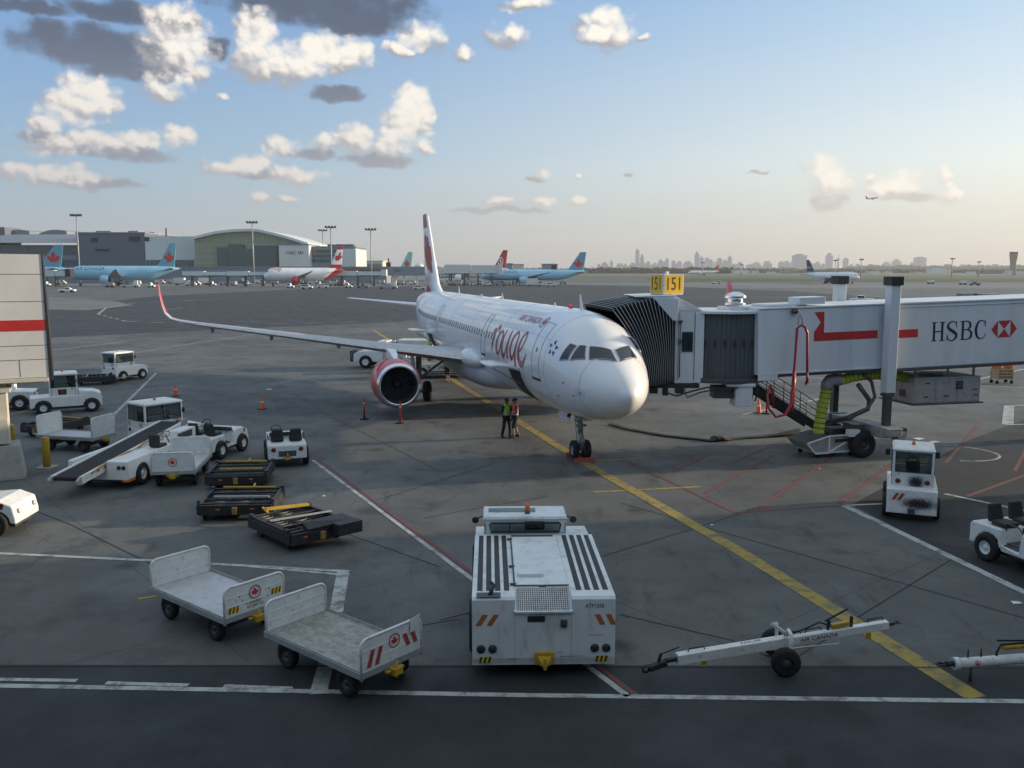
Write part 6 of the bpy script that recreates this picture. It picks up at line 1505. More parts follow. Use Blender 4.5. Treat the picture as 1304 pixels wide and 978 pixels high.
# second bar, round, cut by the right edge
A_ = Vector((*G(1214, 845, .36), .36)); B_ = A_ + Vector((3.6, .45, .05))
tb2 = empty('tow_bar', (A_.x, A_.y, 0), 0, 'round white tow bar with black tow ring, cut by the right edge of the photo', 'tow bar', 'aircraft tow bars'); O2 = Vector((A_.x, A_.y, 0)); a, b = A_ - O2, B_ - O2; dirv = (b - a).normalized()
mb = MB(); mb.cyl(a, b, .09, n=18); mb.cyl(a + Vector((0, 0, 0)), a + dirv * .1, .11, n=18); mb.build('beam', M['white_dirty'], tb2)
mb = MB(); mb.cyl(a - dirv * .14, a, .05); mb.lathe([(.05, -.025), (.10, 0), (.05, .025)], a - dirv * .24, (0, 0, 1), 16, caps=False)
mb.build('tow_ring', M['black'], tb2)
mb = MB()
for t in (.25, .48): p = a + dirv * (t * 1.1) + Vector((0, 0, .09)); mb.cyl(p, p + Vector((0, 0, .16)), .014, n=6)
p = a + dirv * .85; mb.tube([p + Vector((0, 0, -.1)), p + Vector((-.02, 0, .14)), p + Vector((.05, 0, .3)), p + dirv * .6 + Vector((0, 0, .3)), p + dirv * .65 + Vector((0, 0, .02))], .022, 6); mb.beam(p + Vector((-.02, 0, .38)), p + dirv * .65 + Vector((0, 0, .34)), .03, .03)
mb.build('pump_lever', M['black'], tb2)
mb = MB(); mb.cyl(p + dirv * .1 + Vector((0, 0, .24)), p + dirv * .58 + Vector((0, 0, .24)), .05); mb.build('hand_pump', M['yellow'], tb2)
mb = MB(); mb.tube([a + dirv * .35 + Vector((0, 0, -.09)), a + dirv * .35 + Vector((0, 0, -.36))], .03, 6); mb.tube([a + dirv * 3.0 + Vector((0, .4, -.2)), a + dirv * 3.0 + Vector((0, -.4, -.2))], .03, 6); mb.build('prop_leg', M['steel'], tb2)
for s in (-1, 1): wheel(tb2, a.x + dirv.x * 3.0, s * .4 + dirv.y * 3, .24, .14, 'steel', side=s)
roundel('emblem', Matrix.Translation(a + dirv * .42 + Vector((0, -.092, .0))) @ on_plane((0, 0, 0), (1, 0, 0), (0, 0, 1)), .06, tb2)

# ---- cones, posts, bollards
def cone(label, loc, k=1.0):
    e = empty('traffic_cone', loc, rnd.random() * 3, label, 'traffic cone', 'orange traffic cones'); e.scale = (k, k, k)
    mb = MB(); mb.bx(-.2, .2, -.2, .2, 0, .04); mb.build('base', M['black'], e, bevel=.015)
    mb = MB(); mb.lathe([(.14, .04), (.10, .3), (.035, .72), (.03, .74), (.001, .74)], (0, 0, 0), (0, 0, 1), 20, caps=False); c = mb.build('cone', M['orange'], e)
    mb = MB(); mb.lathe([(.092, .36), (.068, .50)], (0, 0, 0), (0, 0, 1), 20, caps=False); mb.lathe([(.058, .56), (.046, .63)], (0, 0, 0), (0, 0, 1), 20, caps=False); mb.build('reflective_band', M['reflective'], c)
    return e
cone('orange traffic cone standing alone between the tractors and the red engine', (*G(334, 521), 0)); cone('orange traffic cone beyond the leaf-marked cab tractor', (*G(224, 504), 0)); cone('orange traffic cone under the stairs end of the white jet bridge', (*G(966, 526), 0))
def post(label, loc, k=1.0):
    e = empty('delineator_post', loc, 0, label, 'delineator post', 'red delineator posts'); e.scale = (k, k, k)
    mb = MB(); mb.lathe([(.24, 0), (.24, .03), (.12, .06), (.06, .08)], (0, 0, 0), (0, 0, 1), 8, caps=False); mb.build('base', M['rubber'], e)
    mb = MB(); mb.cyl((0, 0, .06), (0, 0, .98), .052, .045); mb.lathe([(.045, 0), (.03, .03), (.03, .07), (.045, .1), (.02, .13), (.001, .13)], (0, 0, .97), (0, 0, 1), 12, caps=False); p = mb.build('post', M['red'], e)
    mb = MB(); mb.lathe([(.0505, .78), (.0495, .86)], (0, 0, 0), (0, 0, 1), 12, caps=False); mb.build('reflective_band', M['reflective'], p)
    return e
post('red delineator post left of the red engine', (*G(464, 534), 0)); post('red delineator post right under the lip of the red engine', (*G(510, 539), 0)); post('thin red post beside the cone under the jet bridge stairs', (*G(976, 527), 0))
def bollard(label, loc):
    e = empty('bollard', loc, 0, label, 'bollard', 'yellow bollards')
    mb = MB(); mb.lathe([(.14, 0), (.14, 1.1), (.12, 1.16), (.001, 1.17)], (0, 0, 0), (0, 0, 1), 20); mb.build('post', M['yellow'], e)
    mb = MB(); mb.bx(-.3, .3, -.3, .3, 0, .03); mb.build('base', M['concrete_block'], e)
    return e
bollard('yellow steel bollard right of the concrete footing', (*G(60, 595), 0)); bollard('yellow bollard mostly hidden behind the concrete footing', (*G(16, 576), 0))

# ---- white service truck behind the red engine
st_ = empty('service_truck', (-9.1, 67.3, 0), R(176), 'white bonneted service truck seen behind the red engine', 'truck')
mb = MB(); mb.prism(body_poly(-3.2, 2.9, .5, [(-3.2, .55), (-3.2, .95), (1.2, .95), (1.25, 1.35), (2.5, 1.28), (2.85, 1.1), (2.9, .6)], (-2.0, 1.95), .55), 'y', -1.0, 1.0); sb = mb.build('body', M['white'], st_, bevel=.04)
mb = MB(); mb.prism([(.25, .95), (1.45, .95), (1.4, 1.4), (1.05, 2.05), (.3, 2.05), (.25, 1.4)], 'y', -.95, .95); cbb = mb.build('cab', M['white'], st_, bevel=.04)
for s in (-1, 1):
    mb = MB(); mb.prism([(.42, 1.4), (1.3, 1.4), (1.02, 1.95), (.45, 1.95)], 'y', s * .951, s * .956); mb.build('side_window', M['window_dark'], cbb)
    mb = MB(); mb.bx(-.45, -.0, s * 1.0 - .01, s * 1.0 + .02, 1.0, 1.9); mb.build('locker_gap', M['black'], sb)
    mb = MB(); mb.lathe([(.001, .04), (.08, .02), (.1, 0)], (2.9, s * .7, .95), (1, 0, 0), 12); mb.build('headlight', M['reflective'], sb)
    for x in (-2.0, 1.95): wheel(st_, x, s * .95, .5, .3, 'white')
mb = MB(); mb.prism([(1.36, 1.45), (1.1, 1.95), (1.06, 1.95), (1.33, 1.45)], 'y', -.8, .8); mb.build('windscreen', M['window_dark'], cbb)
mb = MB(); mb.bx(-3.15, -.5, -1.0, 1.0, .96, 2.15); mb.bx(-.0, .2, -1, 1, .96, 2.0); mb.build('box_body', M['white'], st_, bevel=.03)
mb = MB(); mb.bx(2.9, 3.15, -.95, .95, .5, .7)
for y in (-.9, -.3, .3, .9): mb.bx(3.05, 3.15, y - .04, y + .04, .5, 1.3)
mb.bx(3.05, 3.15, -.95, .95, 1.2, 1.3); mb.build('bull_bar', M['black'], st_)
bl2 = copy_tree(bl1); bl2.location = (-4.9, 61.2, 0); bl2.rotation_euler = (0, 0, R(190)); bl2['label'] = 'white belt loader behind the main wheels at the open rear hold'
c5 = cart('white baggage cart behind the main landing gear of the white airliner', (-6.4, 64.4, 0), R(185), deck='deck_clean', h=.85)

# ---- wooden slatted trolley at the right edge
tr = empty('wooden_trolley', (*G(1275, 488), 0), R(5), 'tall slatted wooden trolley with orange-wrapped posts beyond the air conditioning unit', 'trolley')
M['wood'] = mat('pale_wood', (.42, .31, .18), .7, dirt=.5, dcol=(.2, .13, .07), scale=5)
mb = MB()
for x in (-.5, .5):
    for y in (-.35, .35): mb.bx(x - .04, x + .04, y - .04, y + .04, .2, 1.0)
for z in (.3, .5, .7, .9):
    for y in (-.38, .38): mb.bx(-.55, .55, y - .02, y + .02, z, z + .08)
for x in [-.5 + k * .11 for k in range(10)]: mb.bx(x - .02, x + .02, -.36, .36, .3, .98)
fr = mb.build('slatted_frame', M['wood'], tr)
mb = MB()
for x in (-.4, .4): mb.bx(x - .14, x + .14, -.3, .3, 1.0, 1.5)
mb.build('post_wrap', M['orange'], tr, bevel=.02)
mb = MB()
for x in (-.5, .5):
    for y in (-.3, .3): mb.cyl((x, y - .04, .11), (x, y + .04, .11), .11, n=12)
mb.build('castor', M['rubber'], tr)
# litter
for px_, py_, w_, lab in ((1294, 768, .22, 'small white paper scrap lying near the right edge'), (1170, 559, .5, 'white scrap lying behind the sooty tractor'), (1190, 563, .4, 'flat white scrap lying right behind the sooty tractor roof'), (907, 669, .1, 'tiny white scrap between the yellow line and red lines'), (413, 632, .12, 'tiny pale scrap right of the black dollies'), (343, 496, .35, 'white scrap lying beyond the lone orange cone'), (1044, 597, .1, 'tiny pale scrap below the bridge basket')):
    x, y = G(px_, py_); mb = MB(); mb.add([(-w_ / 2, -w_ / 3, .012), (w_ / 2, -w_ / 3, .02), (w_ / 2, w_ / 3, .012), (-w_ / 2.4, w_ / 3, .03)], [(0, 1, 2, 3)]); o = mb.build('paper_scrap', M['reflective'], None, loc=(x, y, 0), rz=rnd.random()); tag(o, lab, 'litter')

# ---- people
def limb(mb, pts, rad, n=12):
    """tapered limb with round ends"""
    P = [Vector(p) for p in pts]; Q = []; Rr = []
    for i in range(len(P) - 1):
        for k in range(5): t = k / 5; Q.append(P[i].lerp(P[i + 1], t)); Rr.append(rad[i] + (rad[i + 1] - rad[i]) * t)
    Q.append(P[-1]); Rr.append(rad[-1]); mb.tube(Q, Rr, n)
    for p, r in ((P[0], rad[0]), (P[-1], rad[-1])): mb.lathe([(.001, -r * .98), (r * .7, -r * .7), (r, 0), (r * .7, r * .7), (.001, r * .98)], p, (0, 0, 1), 10)
def blob(mb, c, r, n=16):
    mb2 = MB(); vs = []; fs = []
    for i in range(9):
        a = math.pi * i / 8
        for k in range(n): b = 2 * math.pi * k / n; vs.append((c[0] + r[0] * math.sin(a) * math.cos(b), c[1] + r[1] * math.sin(a) * math.sin(b), c[2] + r[2] * math.cos(a)))
    for i in range(8):
        for k in range(n): fs.append((i * n + k, (i + 1) * n + k, (i + 1) * n + (k + 1) % n, i * n + (k + 1) % n))
    mb.add(vs, fs, None, True)
def fused(mb, name, m, parent, vox=.014):
    o = mb.build(name, m, parent); md = o.modifiers.new('r', 'REMESH'); md.mode = 'VOXEL'; md.voxel_size = vox; md.use_smooth_shade = True
    s2 = o.modifiers.new('s', 'SMOOTH'); s2.iterations = 3; s2.factor = .5
    dg = bpy.context.evaluated_depsgraph_get(); dg.update(); me = bpy.data.meshes.new_from_object(o.evaluated_get(dg)); o.modifiers.clear(); old = o.data; o.data = me; bpy.data.meshes.remove(old)
    if not me.materials: me.materials.append(m)
    return o
def person(label, loc, rz, skin, trousers, shirt, vest, shorts=False, cap=True, arms='down', step=.12, seated=False, grp=None, bag=False):
    """faces +x. legs, trunk, arms with five fingers, head with face; clothes are children"""
    e = empty('person', loc, rz, label, 'person', grp)
    body, legs, top, ves = MB(), MB(), MB(), MB()
    hip, sh_z = .93, 1.42
    if seated: hip = .5; sh_z = 1.0
    dz = hip - .93
    for s in (-1, 1):
        kx = step * s * .6
        if seated: ankle = (.48, s * .12, .08); knee = (.46, s * .13, .5)
        else: ankle = (step * s - .03, s * .13, .09); knee = (kx + .03, s * .12, .49)
        hp = (0, s * .095, hip)
        limb(body, [hp, knee, ankle], [.078, .052, .036]); limb(body, [ankle, (ankle[0] + .15, s * .15, .045)], [.045, .035])
        if shorts: limb(legs, [hp, tuple(Vector(hp).lerp(Vector(knee), .95))], [.108, .092])
        else: limb(legs, [hp, knee, (ankle[0], ankle[1], ankle[2] + .03)], [.105, .076, .066])
        boot = MB(); limb(boot, [(ankle[0] - .03, ankle[1], .055), (ankle[0] + .17, s * .155, .045)], [.06, .048]); limb(boot, [(ankle[0], ankle[1], .06), (ankle[0], ankle[1], .15)], [.05, .05]); fused(boot, 'boot', M['boots'], e)
        shd = (0, s * .185, sh_z + dz * 0); 
        if arms == 'down': elb = (-.03, s * .25, sh_z - .29); wr = (.06, s * .25, sh_z - .53); hd = (.02, 0, -1)
        elif arms == 'front': elb = (.03, s * .24, sh_z - .28); wr = (.24, s * .12, sh_z - .30); hd = (1, -s * .4, 0)
        else: elb = (.16, s * .24, sh_z - .22); wr = (.36, s * .14, sh_z - .16); hd = (1, 0, 0)
        limb(body, [shd, elb, wr], [.05, .038, .027])
        hv = Vector(hd).normalized(); palm = Vector(wr) + hv * .06
        limb(body, [wr, tuple(palm)], [.026, .036])
        side = Vector((1, 0, 0)) if abs(hv.z) > .5 else Vector((0, 1, 0)); nn = hv.cross(side)
        for i, fl in enumerate((.062, .075, .07, .055)):
            b0 = palm + side * ((i - 1.5) * .02) + hv * .02; limb(body, [tuple(b0), tuple(b0 + hv * fl * .6), tuple(b0 + hv * fl + nn * .018 * s)], [.011, .010, .008], 8)
        tb_ = palm - hv * .03 + side * .035; limb(body, [tuple(tb_), tuple(tb_ + side * .025 + hv * .03), tuple(tb_ + side * .03 + hv * .06)], [.013, .011, .009], 8)
        limb(top, [shd, tuple(Vector(shd).lerp(Vector(elb), .9))], [.072, .062])
        if shirt == 'long': limb(top, [elb, tuple(Vector(elb).lerp(Vector(wr), .92))], [.056, .043])
    blob(body, (0, 0, sh_z - .16), (.10, .155, .24)); blob(body, (0, 0, hip + .04), (.105, .15, .14)); limb(body, [(0, -.13, sh_z), (0, .13, sh_z)], [.06, .06]); limb(body, [(0, 0, sh_z), (.015, 0, sh_z + .13)], [.056, .052])
    hz_ = sh_z + .235; blob(body, (.015, 0, hz_), (.095, .075, .118)); blob(body, (.05, 0, hz_ - .06), (.055, .05, .055)); limb(body, [(.10, 0, hz_ + .015), (.125, 0, hz_ - .025)], [.012, .016], 8)
    for s in (-1, 1): blob(body, (.005, s * .078, hz_ - .005), (.022, .012, .032), 8)
    fused(body, 'body', M[skin], e, .011)
    f = MB()
    for s in (-1, 1): blob(f, (.102, s * .03, hz_ + .012), (.008, .011, .007), 8)
    f.bx(.098, .106, -.022, .022, hz_ - .062, hz_ - .055); f.build('face_marks', M['hair'], e)
    blob(legs, (0, 0, hip + .03), (.125, .165, .13)); fused(legs, 'shorts' if shorts else 'trousers', M[trousers], e)
    blob(top, (0, 0, sh_z - .17), (.12, .175, .25)); blob(top, (0, 0, hip + .12), (.122, .168, .14)); limb(top, [(0, -.14, sh_z - .005), (0, .14, sh_z - .005)], [.078, .078]); fused(top, 'shirt', M['fabric_grey' if shirt != 'navy' else 'fabric_dark'], e)
    blob(ves, (0, 0, sh_z - .18), (.137, .186, .26)); blob(ves, (0, 0, hip + .15), (.138, .182, .14)); limb(ves, [(0, -.13, sh_z + .005), (0, .13, sh_z + .005)], [.088, .088]); v = fused(ves, 'vest', M[vest], e)
    q = MB()
    for z in (sh_z - .36, sh_z - .24):
        q.lathe([(1, -.02), (1, .02)], (0, 0, 0), (0, 0, 1), 28, caps=False); n_ = 56
        for i in range(len(q.v) - n_, len(q.v)): x, y, zz = q.v[i]; q.v[i] = (x * .142, y * .192, z + zz)
    q.build('reflective_band', M['reflective'], v)
    h = MB()
    if cap:
        blob(h, (.0, 0, hz_ + .045), (.108, .092, .085)); limb(h, [(.08, 0, hz_ + .04), (.15, 0, hz_ + .03)], [.05, .035]); fused(h, 'cap', M['fabric_dark'], e)
    else: blob(h, (-.012, 0, hz_ + .03), (.102, .086, .1)); fused(h, 'hair', M['hair'], e)
    if bag:
        pass
    return e
person('person in a green hi-vis vest and dark trousers standing by the yellow line', (*G(645, 557), 0), R(-50), 'skin_dark', 'fabric_dark', 'navy', 'hivis', grp='ramp workers')
person('person in an orange hi-vis vest and dark shorts beside the green-vested one', (*G(656, 557), 0), R(200), 'skin', 'fabric_dark', 'tee', 'hivis_orange', shorts=True, step=.16, arms='front', grp='ramp workers')
person('person in shorts and a green vest walking beyond the main wheels under the wing', (*G(570, 486), 0), R(-110), 'skin', 'fabric_dark', 'tee', 'hivis', shorts=True, step=.15, grp='ramp workers')
person('person in a green vest standing above the wing root at the open rear hold', (-5.6, 60.0, 1.25), R(20), 'skin_dark', 'fabric_dark', 'navy', 'hivis', arms='reach', grp='ramp workers')
person('person in a green vest driving the tractor beside the beige jet bridge', (-23.3, 45.85, .55), R(28), 'skin_dark', 'fabric_dark', 'navy', 'hivis', arms='reach', seated=True, grp='ramp workers')
# ================================================================== terminal and airfield beyond the apron
M['bl_dark'] = mat('slate_cladding', (.11, .13, .17), .6, dirt=.2, dcol=(.06, .07, .09), scale=.1)
M['bl_pale'] = mat('pale_cladding', (.60, .66, .64), .6, dirt=.2, dcol=(.4, .43, .43), scale=.1)
M['bl_grey'] = mat('grey_cladding', (.22, .25, .29), .6, dirt=.2, dcol=(.16, .18, .2), scale=.1)
M['bl_white'] = mat('white_cladding', (.66, .67, .64), .6, dirt=.15, dcol=(.5, .5, .48), scale=.1)
M['bl_cream'] = mat('cream_cladding', (.60, .56, .42), .7)
M['bl_glass'] = mat('building_glass', (.05, .085, .09), .12, spec=.8)
M['bl_green'] = mat('greenish_glass', (.30, .34, .20), .15, spec=.8)
M['roof_metal'] = mat('ribbed_roof', (.22, .25, .28), .5, metal=.3, dirt=.3, dcol=(.12, .13, .14), scale=.2, stretch=(5, 1, 1))
M['mullion'] = mat('mullion', (.42, .46, .42), .5, metal=.3)
M['sky_teal'] = mat('pale_blue_livery', (.28, .56, .74), .28, coat=.4, dirt=.1, dcol=(.2, .3, .35), scale=.6)
M['fin_teal'] = mat('teal_fin', (.10, .34, .46), .3, coat=.4)
M['fin_green'] = mat('pale_green_fin', (.25, .55, .55), .3)
M['belly_red'] = mat('red_belly', (.42, .02, .035), .3)
M['brick_red'] = mat('rust_red', (.22, .06, .04), .6)
M['blue_car'] = mat('blue_car_paint', (.03, .08, .22), .3, coat=.5)
M['grey_car'] = mat('grey_car_paint', (.22, .24, .25), .35)
BD = 590.0
def box_px(mb, x0, x1, yt, D, dep, yb=None, m=0):
    a = at(x0, yt, D); b = at(x1, yt, D); z0 = 0 if yb is None else at(x0, yb, D)[2]
    mb.bx(a[0], b[0], D, D + dep, max(z0, 0), a[2], m)
def bays(par, x0, x1, yt, yb, D, n, m='bl_glass', name='window', gap=.12):
    a = at(x0, yt, D); b = at(x1, yb, D); w = (b[0] - a[0]) / n
    for k in range(n):
        mb = MB(); mb.bx(a[0] + k * w + w * gap / 2, a[0] + (k + 1) * w - w * gap / 2, D - .25, D - .05, max(.2, b[2]), a[2]); mb.build(name, M[m], par)
def building(name, label, wall, x0, x1, yt, D, dep=40, roofm='bl_grey', cat='building', parts=True):
    e = empty(name, (0, 0, 0), 0, label, cat); mb = MB(); box_px(mb, x0, x1, yt, D, dep); w = mb.build('wall', M[wall], e)
    mb = MB(); a = at(x0, yt, D); b = at(x1, yt, D); mb.bx(a[0] - .6, b[0] + .6, D - .5, D + dep, a[2], a[2] + .7); mb.build('roof', M[roofm], e); return e
# long curved-roof concourse at the far left
e = empty('terminal_building', (0, 0, 0), 0, 'long low dark terminal with wavy grey roof at the far left', 'terminal')
mb = MB(); box_px(mb, -330, 104, 312, BD - 10, 60); mb.build('wall', M['bl_dark'], e)
mb = MB(); a = at(-330, 309, BD - 14); b = at(104, 309, BD - 14)
mb.bx(a[0], b[0], BD - 14, BD - 9, a[2], a[2] + 1.3); mb.build('fascia', M['bl_white'], e)
mb = MB(); 
def rf(i, j):
    x = a[0] + (b[0] - a[0]) * i; k = j
    return (x, BD - 10 + 80 * k, a[2] + 1 + 7.5 * math.sin(k * math.pi * .5) ** .8)
mb.grid(rf, 6, 10); mb.build('roof', M['roof_metal'], e)
for i in range(9):
    x0 = -300 + i * 46; q = MB(); 
    A = at(x0, 294, BD + 60); B = at(x0 + 34, 294, BD + 60); rr = [(A[0] + (B[0] - A[0]) * t, A[2] - 2.5 + 3.2 * math.sin(math.pi * (.15 + .7 * t)) - (1 - t) * 1.6) for t in [k / 8 for k in range(9)]]
    q.prism(rr + [(B[0], A[2] - 6), (A[0], A[2] - 6)], 'y', BD + 40, BD + 90); q.build('roof_light', M['roof_metal'], e)
bays(e, -320, 100, 314, 322, BD - 10, 26); bays(e, -320, 100, 325, 331, BD - 10, 18, 'bl_grey', 'panel')
mb = MB(); A = at(-20, 291, BD + 30); mb.bx(A[0], A[0] + 14, BD + 30, BD + 50, 20, A[2] + 1); mb.build('roof_plant', M['bl_dark'], e)
# slate and pale block
e = building('hangar_block', 'tall windowless slate and pale block left of the arched glass hall', 'bl_dark', 97, 184, 297, BD - 25, 60)
mb = MB(); box_px(mb, 184, 249, 301, BD - 25, 60); mb.build('pale_wall', M['bl_pale'], e)
bays(e, 186, 248, 331, 341, BD - 25, 12)
for x0, x1, y0, y1 in ((116, 124, 303, 308), (164, 178, 301, 307), (121, 139, 317, 320), (184, 190, 302, 307)):
    a = at(x0, y0, BD - 25.3); b = at(x1, y1, BD - 25.3); mb = MB(); mb.bx(a[0], b[0], BD - 25.4, BD - 25.05, b[2], a[2]); mb.build('vent_grille', M['black'], e)
for x0, x1, y0 in ((122, 141, 294), (163, 176, 294), (176, 197, 295.5)):
    a = at(x0, y0, BD - 10); b = at(x1, 299, BD - 10); mb = MB(); mb.bx(a[0], b[0], BD - 10, BD, b[2], a[2]); mb.build('roof_plant', M['bl_grey'], e)
a = at(215, 291, BD); mb = MB(); mb.cyl((a[0], BD - 5, 25), (a[0], BD - 5, a[2]), .5, n=8); mb.build('chimney', M['black'], e)
# arched hall
e = empty('arched_hall', (0, 0, 0), 0, 'glass hall under a wide arched roof behind the blue airliner tail', 'terminal hall')
D0 = BD - 35
def arc(t, lift=0):   # t 0..1 across
    px = 248 + 146 * t; y = 331 - 34 * math.sin(math.pi * min(1, (t * 1.06 + .06)) * .93 + .1) ** .75 - lift if False else 308 - 13 * math.sin(math.pi * (.12 + .80 * t)) - (0 if t < .5 else 0) + (8 * max(0, t - .55) / .45 if t > .55 else 0) + (2 * (1 - t / .2) if t < .2 else 0)
    return at(px, y - lift, D0)
mb = MB(); N_ = 40; P = [arc(k / N_) for k in range(N_ + 1)]
mb.prism([(p[0], p[2]) for p in P] + [(P[-1][0], 0), (P[0][0], 0)], 'y', D0, D0 + 60); mb.build('wall', M['bl_green'], e)
mb = MB(); mb.prism([(p[0], p[2] + 1.6) for p in P] + [(p[0], p[2]) for p in reversed(P)], 'y', D0 - 4, D0 + 62); mb.build('roof', M['bl_pale'], e)
for k in range(0, 37):
    t = k / 38; p = arc(t); mb = MB(); mb.bx(p[0] - .12, p[0] + .12, D0 - .5, D0 - .04, 1, p[2] - .1); mb.build('mullion', M['mullion'], e)
for y in (312, 320, 328, 336):
    a = at(249, y, D0); b = at(356, y, D0); mb = MB(); mb.bx(a[0], b[0], D0 - .4, D0 - .02, a[2], a[2] + .35); mb.build('transom', M['mullion'], e)
for x0, x1, yt in ((276, 290, 315), (290, 310, 311), (310, 331, 317), (322, 352, 313)):
    a = at(x0, yt, D0 - 3); b = at(x1, yt, D0 - 3); mb = MB(); mb.bx(a[0], b[0], D0 - 3 - x0 * .002, D0 - .6, 4, a[2]); mb.build('glass_bay', M['bl_glass'], e)
# white sign wall
e = building('sign_building', 'white windowless block lettered HSBC beside the arched hall', 'bl_white', 355, 393, 312, D0 - 12, 30)
T = Matrix.Translation(at(374, 322, D0 - 12.05)) @ on_plane((0, 0, 0), (1, 0, 0), (0, 0, 1)); mb = MB(); text(mb, 'HSBC', T @ Matrix.Translation((-1.6, 0, 0)), 1.9, 6.6, 0, .05); mb.build('lettering', M['dark_ink'], e)
mb = MB(); hexagon(mb, T, 2.4, -.9, 3.6, 1.9); mb.build('emblem', M['navy'], e)
# office block
e = building('office_block', 'glazed office block with plain grey end wall and rooftop plant', 'bl_grey', 393, 452, 315, D0 - 4, 40)
mb = MB(); box_px(mb, 435, 453, 317, D0 - 6, 40); mb.build('end_wall', M['bl_pale'], e)
for y0, y1 in ((318, 322), (324, 328), (330, 334)): bays(e, 394, 434, y0, y1, D0 - 4, 9)
for x0, x1 in ((417, 424), (427, 437), (439, 450)):
    a = at(x0, 311, D0); b = at(x1, 316, D0); mb = MB(); mb.bx(a[0], b[0], D0, D0 + 8, b[2], a[2]); mb.build('roof_plant', M['bl_dark'], e)
e = building('cream_building', 'cream building beyond the pier, right of the office block', 'bl_cream', 455, 487, 333, BD + 60, 30, 'bl_cream'); bays(e, 457, 486, 336, 341, BD + 60, 8, 'bl_grey')
e = building('low_building', 'low pale roofs with a dome beyond the pier left of the tail fin', 'bl_pale', 487, 580, 341, BD + 90, 30)
mb = MB(); a = at(534, 341, BD + 95); mb.lathe([(3.6, 0), (3.4, 1.6), (2, 3), (.001, 3.6)], (a[0], BD + 95, a[2]), (0, 0, 1), 20); mb.build('dome', M['bl_white'], e)
a = at(497, 331, BD + 60); mb = MB(); mb.cyl((a[0], BD + 50, 8), (a[0], BD + 50, a[2] + 1), .5, n=8); mb.bx(a[0] - 1.5, a[0] + 1.5, BD + 48, BD + 52, 9, 13); o = mb.build('chimney', M['black']); tag(o, 'thin dark chimney between cream building and small green tail', 'chimney')
# piers
D1 = 505
e = building('pier_building', 'long low grey pier with dark glazing behind the parked airliners', 'bl_grey', 60, 492, 341, D1, 18); bays(e, 250, 352, 346, 351, D1, 16, 'bl_dark'); bays(e, 394, 490, 344, 351, D1, 16)
mb = MB(); a = at(430, 343, D1 - .4); b = at(488, 343.6, D1 - .4); mb.bx(a[0], b[0], D1 - .4, D1 - .2, b[2] - .2, a[2]); mb.build('red_band', M['red'], e)
e = empty('elevated_walkway', (0, 0, 0), 0, 'elevated grey walkway with faint lettering on slim legs left of the tail fin', 'walkway')
D2 = 470
a = at(485, 339.5, D2); b = at(560, 351, D2); mb = MB(); mb.bx(a[0], b[0], D2, D2 + 6, b[2] + 0, a[2]); mb.build('wall', M['bl_grey'], e)
T = Matrix.Translation(at(506, 344.5, D2 - .05)) @ on_plane((0, 0, 0), (1, 0, 0), (0, 0, 1)); mb = MB(); text(mb, 'HSBC', T, 1.0, 3.6, 0, .02); mb.build('lettering', M['dark_ink'], e)
for px in (500, 514, 530, 546): x = at(px, 350, D2)[0]; mb = MB(); mb.bx(x - .4, x + .4, D2 + 1, D2 + 2, 0, b[2] + .3); mb.build('leg', M['bl_pale'], e)
def far_bridge(label, x0, x1, yt, yb, D, m='bl_white', legs=4, canopy=None):
    e = empty('jet_bridge', (0, 0, 0), 0, label, 'jet bridge', 'distant jet bridges'); a = at(x0, yt, D); b = at(x1, yb, D); zb = max(1.5, b[2])
    n = max(2, int((b[0] - a[0]) / 9)); w = (b[0] - a[0]) / n
    for k in range(n): mb = MB(); mb.bx(a[0] + k * w, a[0] + (k + 1) * w - .3, D, D + 3.2, zb + (k % 2) * .15, a[2] - (k % 2) * .25); mb.build('tunnel', M[m], e)
    for k in range(legs):
        x = a[0] + (b[0] - a[0]) * (k + .5) / legs; mb = MB(); mb.bx(x - .25, x + .25, D + .3, D + .8, 0, zb); mb.bx(x - .25, x + .25, D + 2.4, D + 2.9, 0, zb); mb.beam((x - 2, D + 1, .6), (x + 2, D + 1, zb), .2, .2); mb.bx(x - .7, x + .7, D, D + 3, .3, 1.0); mb.build('leg', M['steel'], e)
    mb = MB(); mb.bx(a[0], b[0], D - .1, D + .0, zb - .35, zb - .05); mb.build('underframe', M['steel'], e)
    q = MB(); q.bx(b[0] - .2, b[0] + 2.2, D - .4, D + 3.6, zb - .1, a[2] + .6); q.build('cab', M['black' if canopy is None else canopy], e)
    return e
far_bridge('pale jet bridge between the blue airliner tail and the red-finned one', 232, 345, 345.5, 351, 410, 'bl_pale', 5)
far_bridge('pale jet bridge at the nose of the left blue airliner', 55, 84, 344, 352, 400, 'bl_pale', 1)
far_bridge('small pale jet bridge right of the red-bellied airliner tail', 424, 486, 345, 351, 415, 'bl_pale', 3, 'bl_white')
far_bridge('large cream jet bridge on trestles at the nose of the right blue airliner', 566, 634, 337, 348, 430, 'bl_white', 4, 'bl_white')
far_bridge('short pale jet bridge by the large cream one', 548, 580, 340, 349, 455, 'bl_pale', 2)
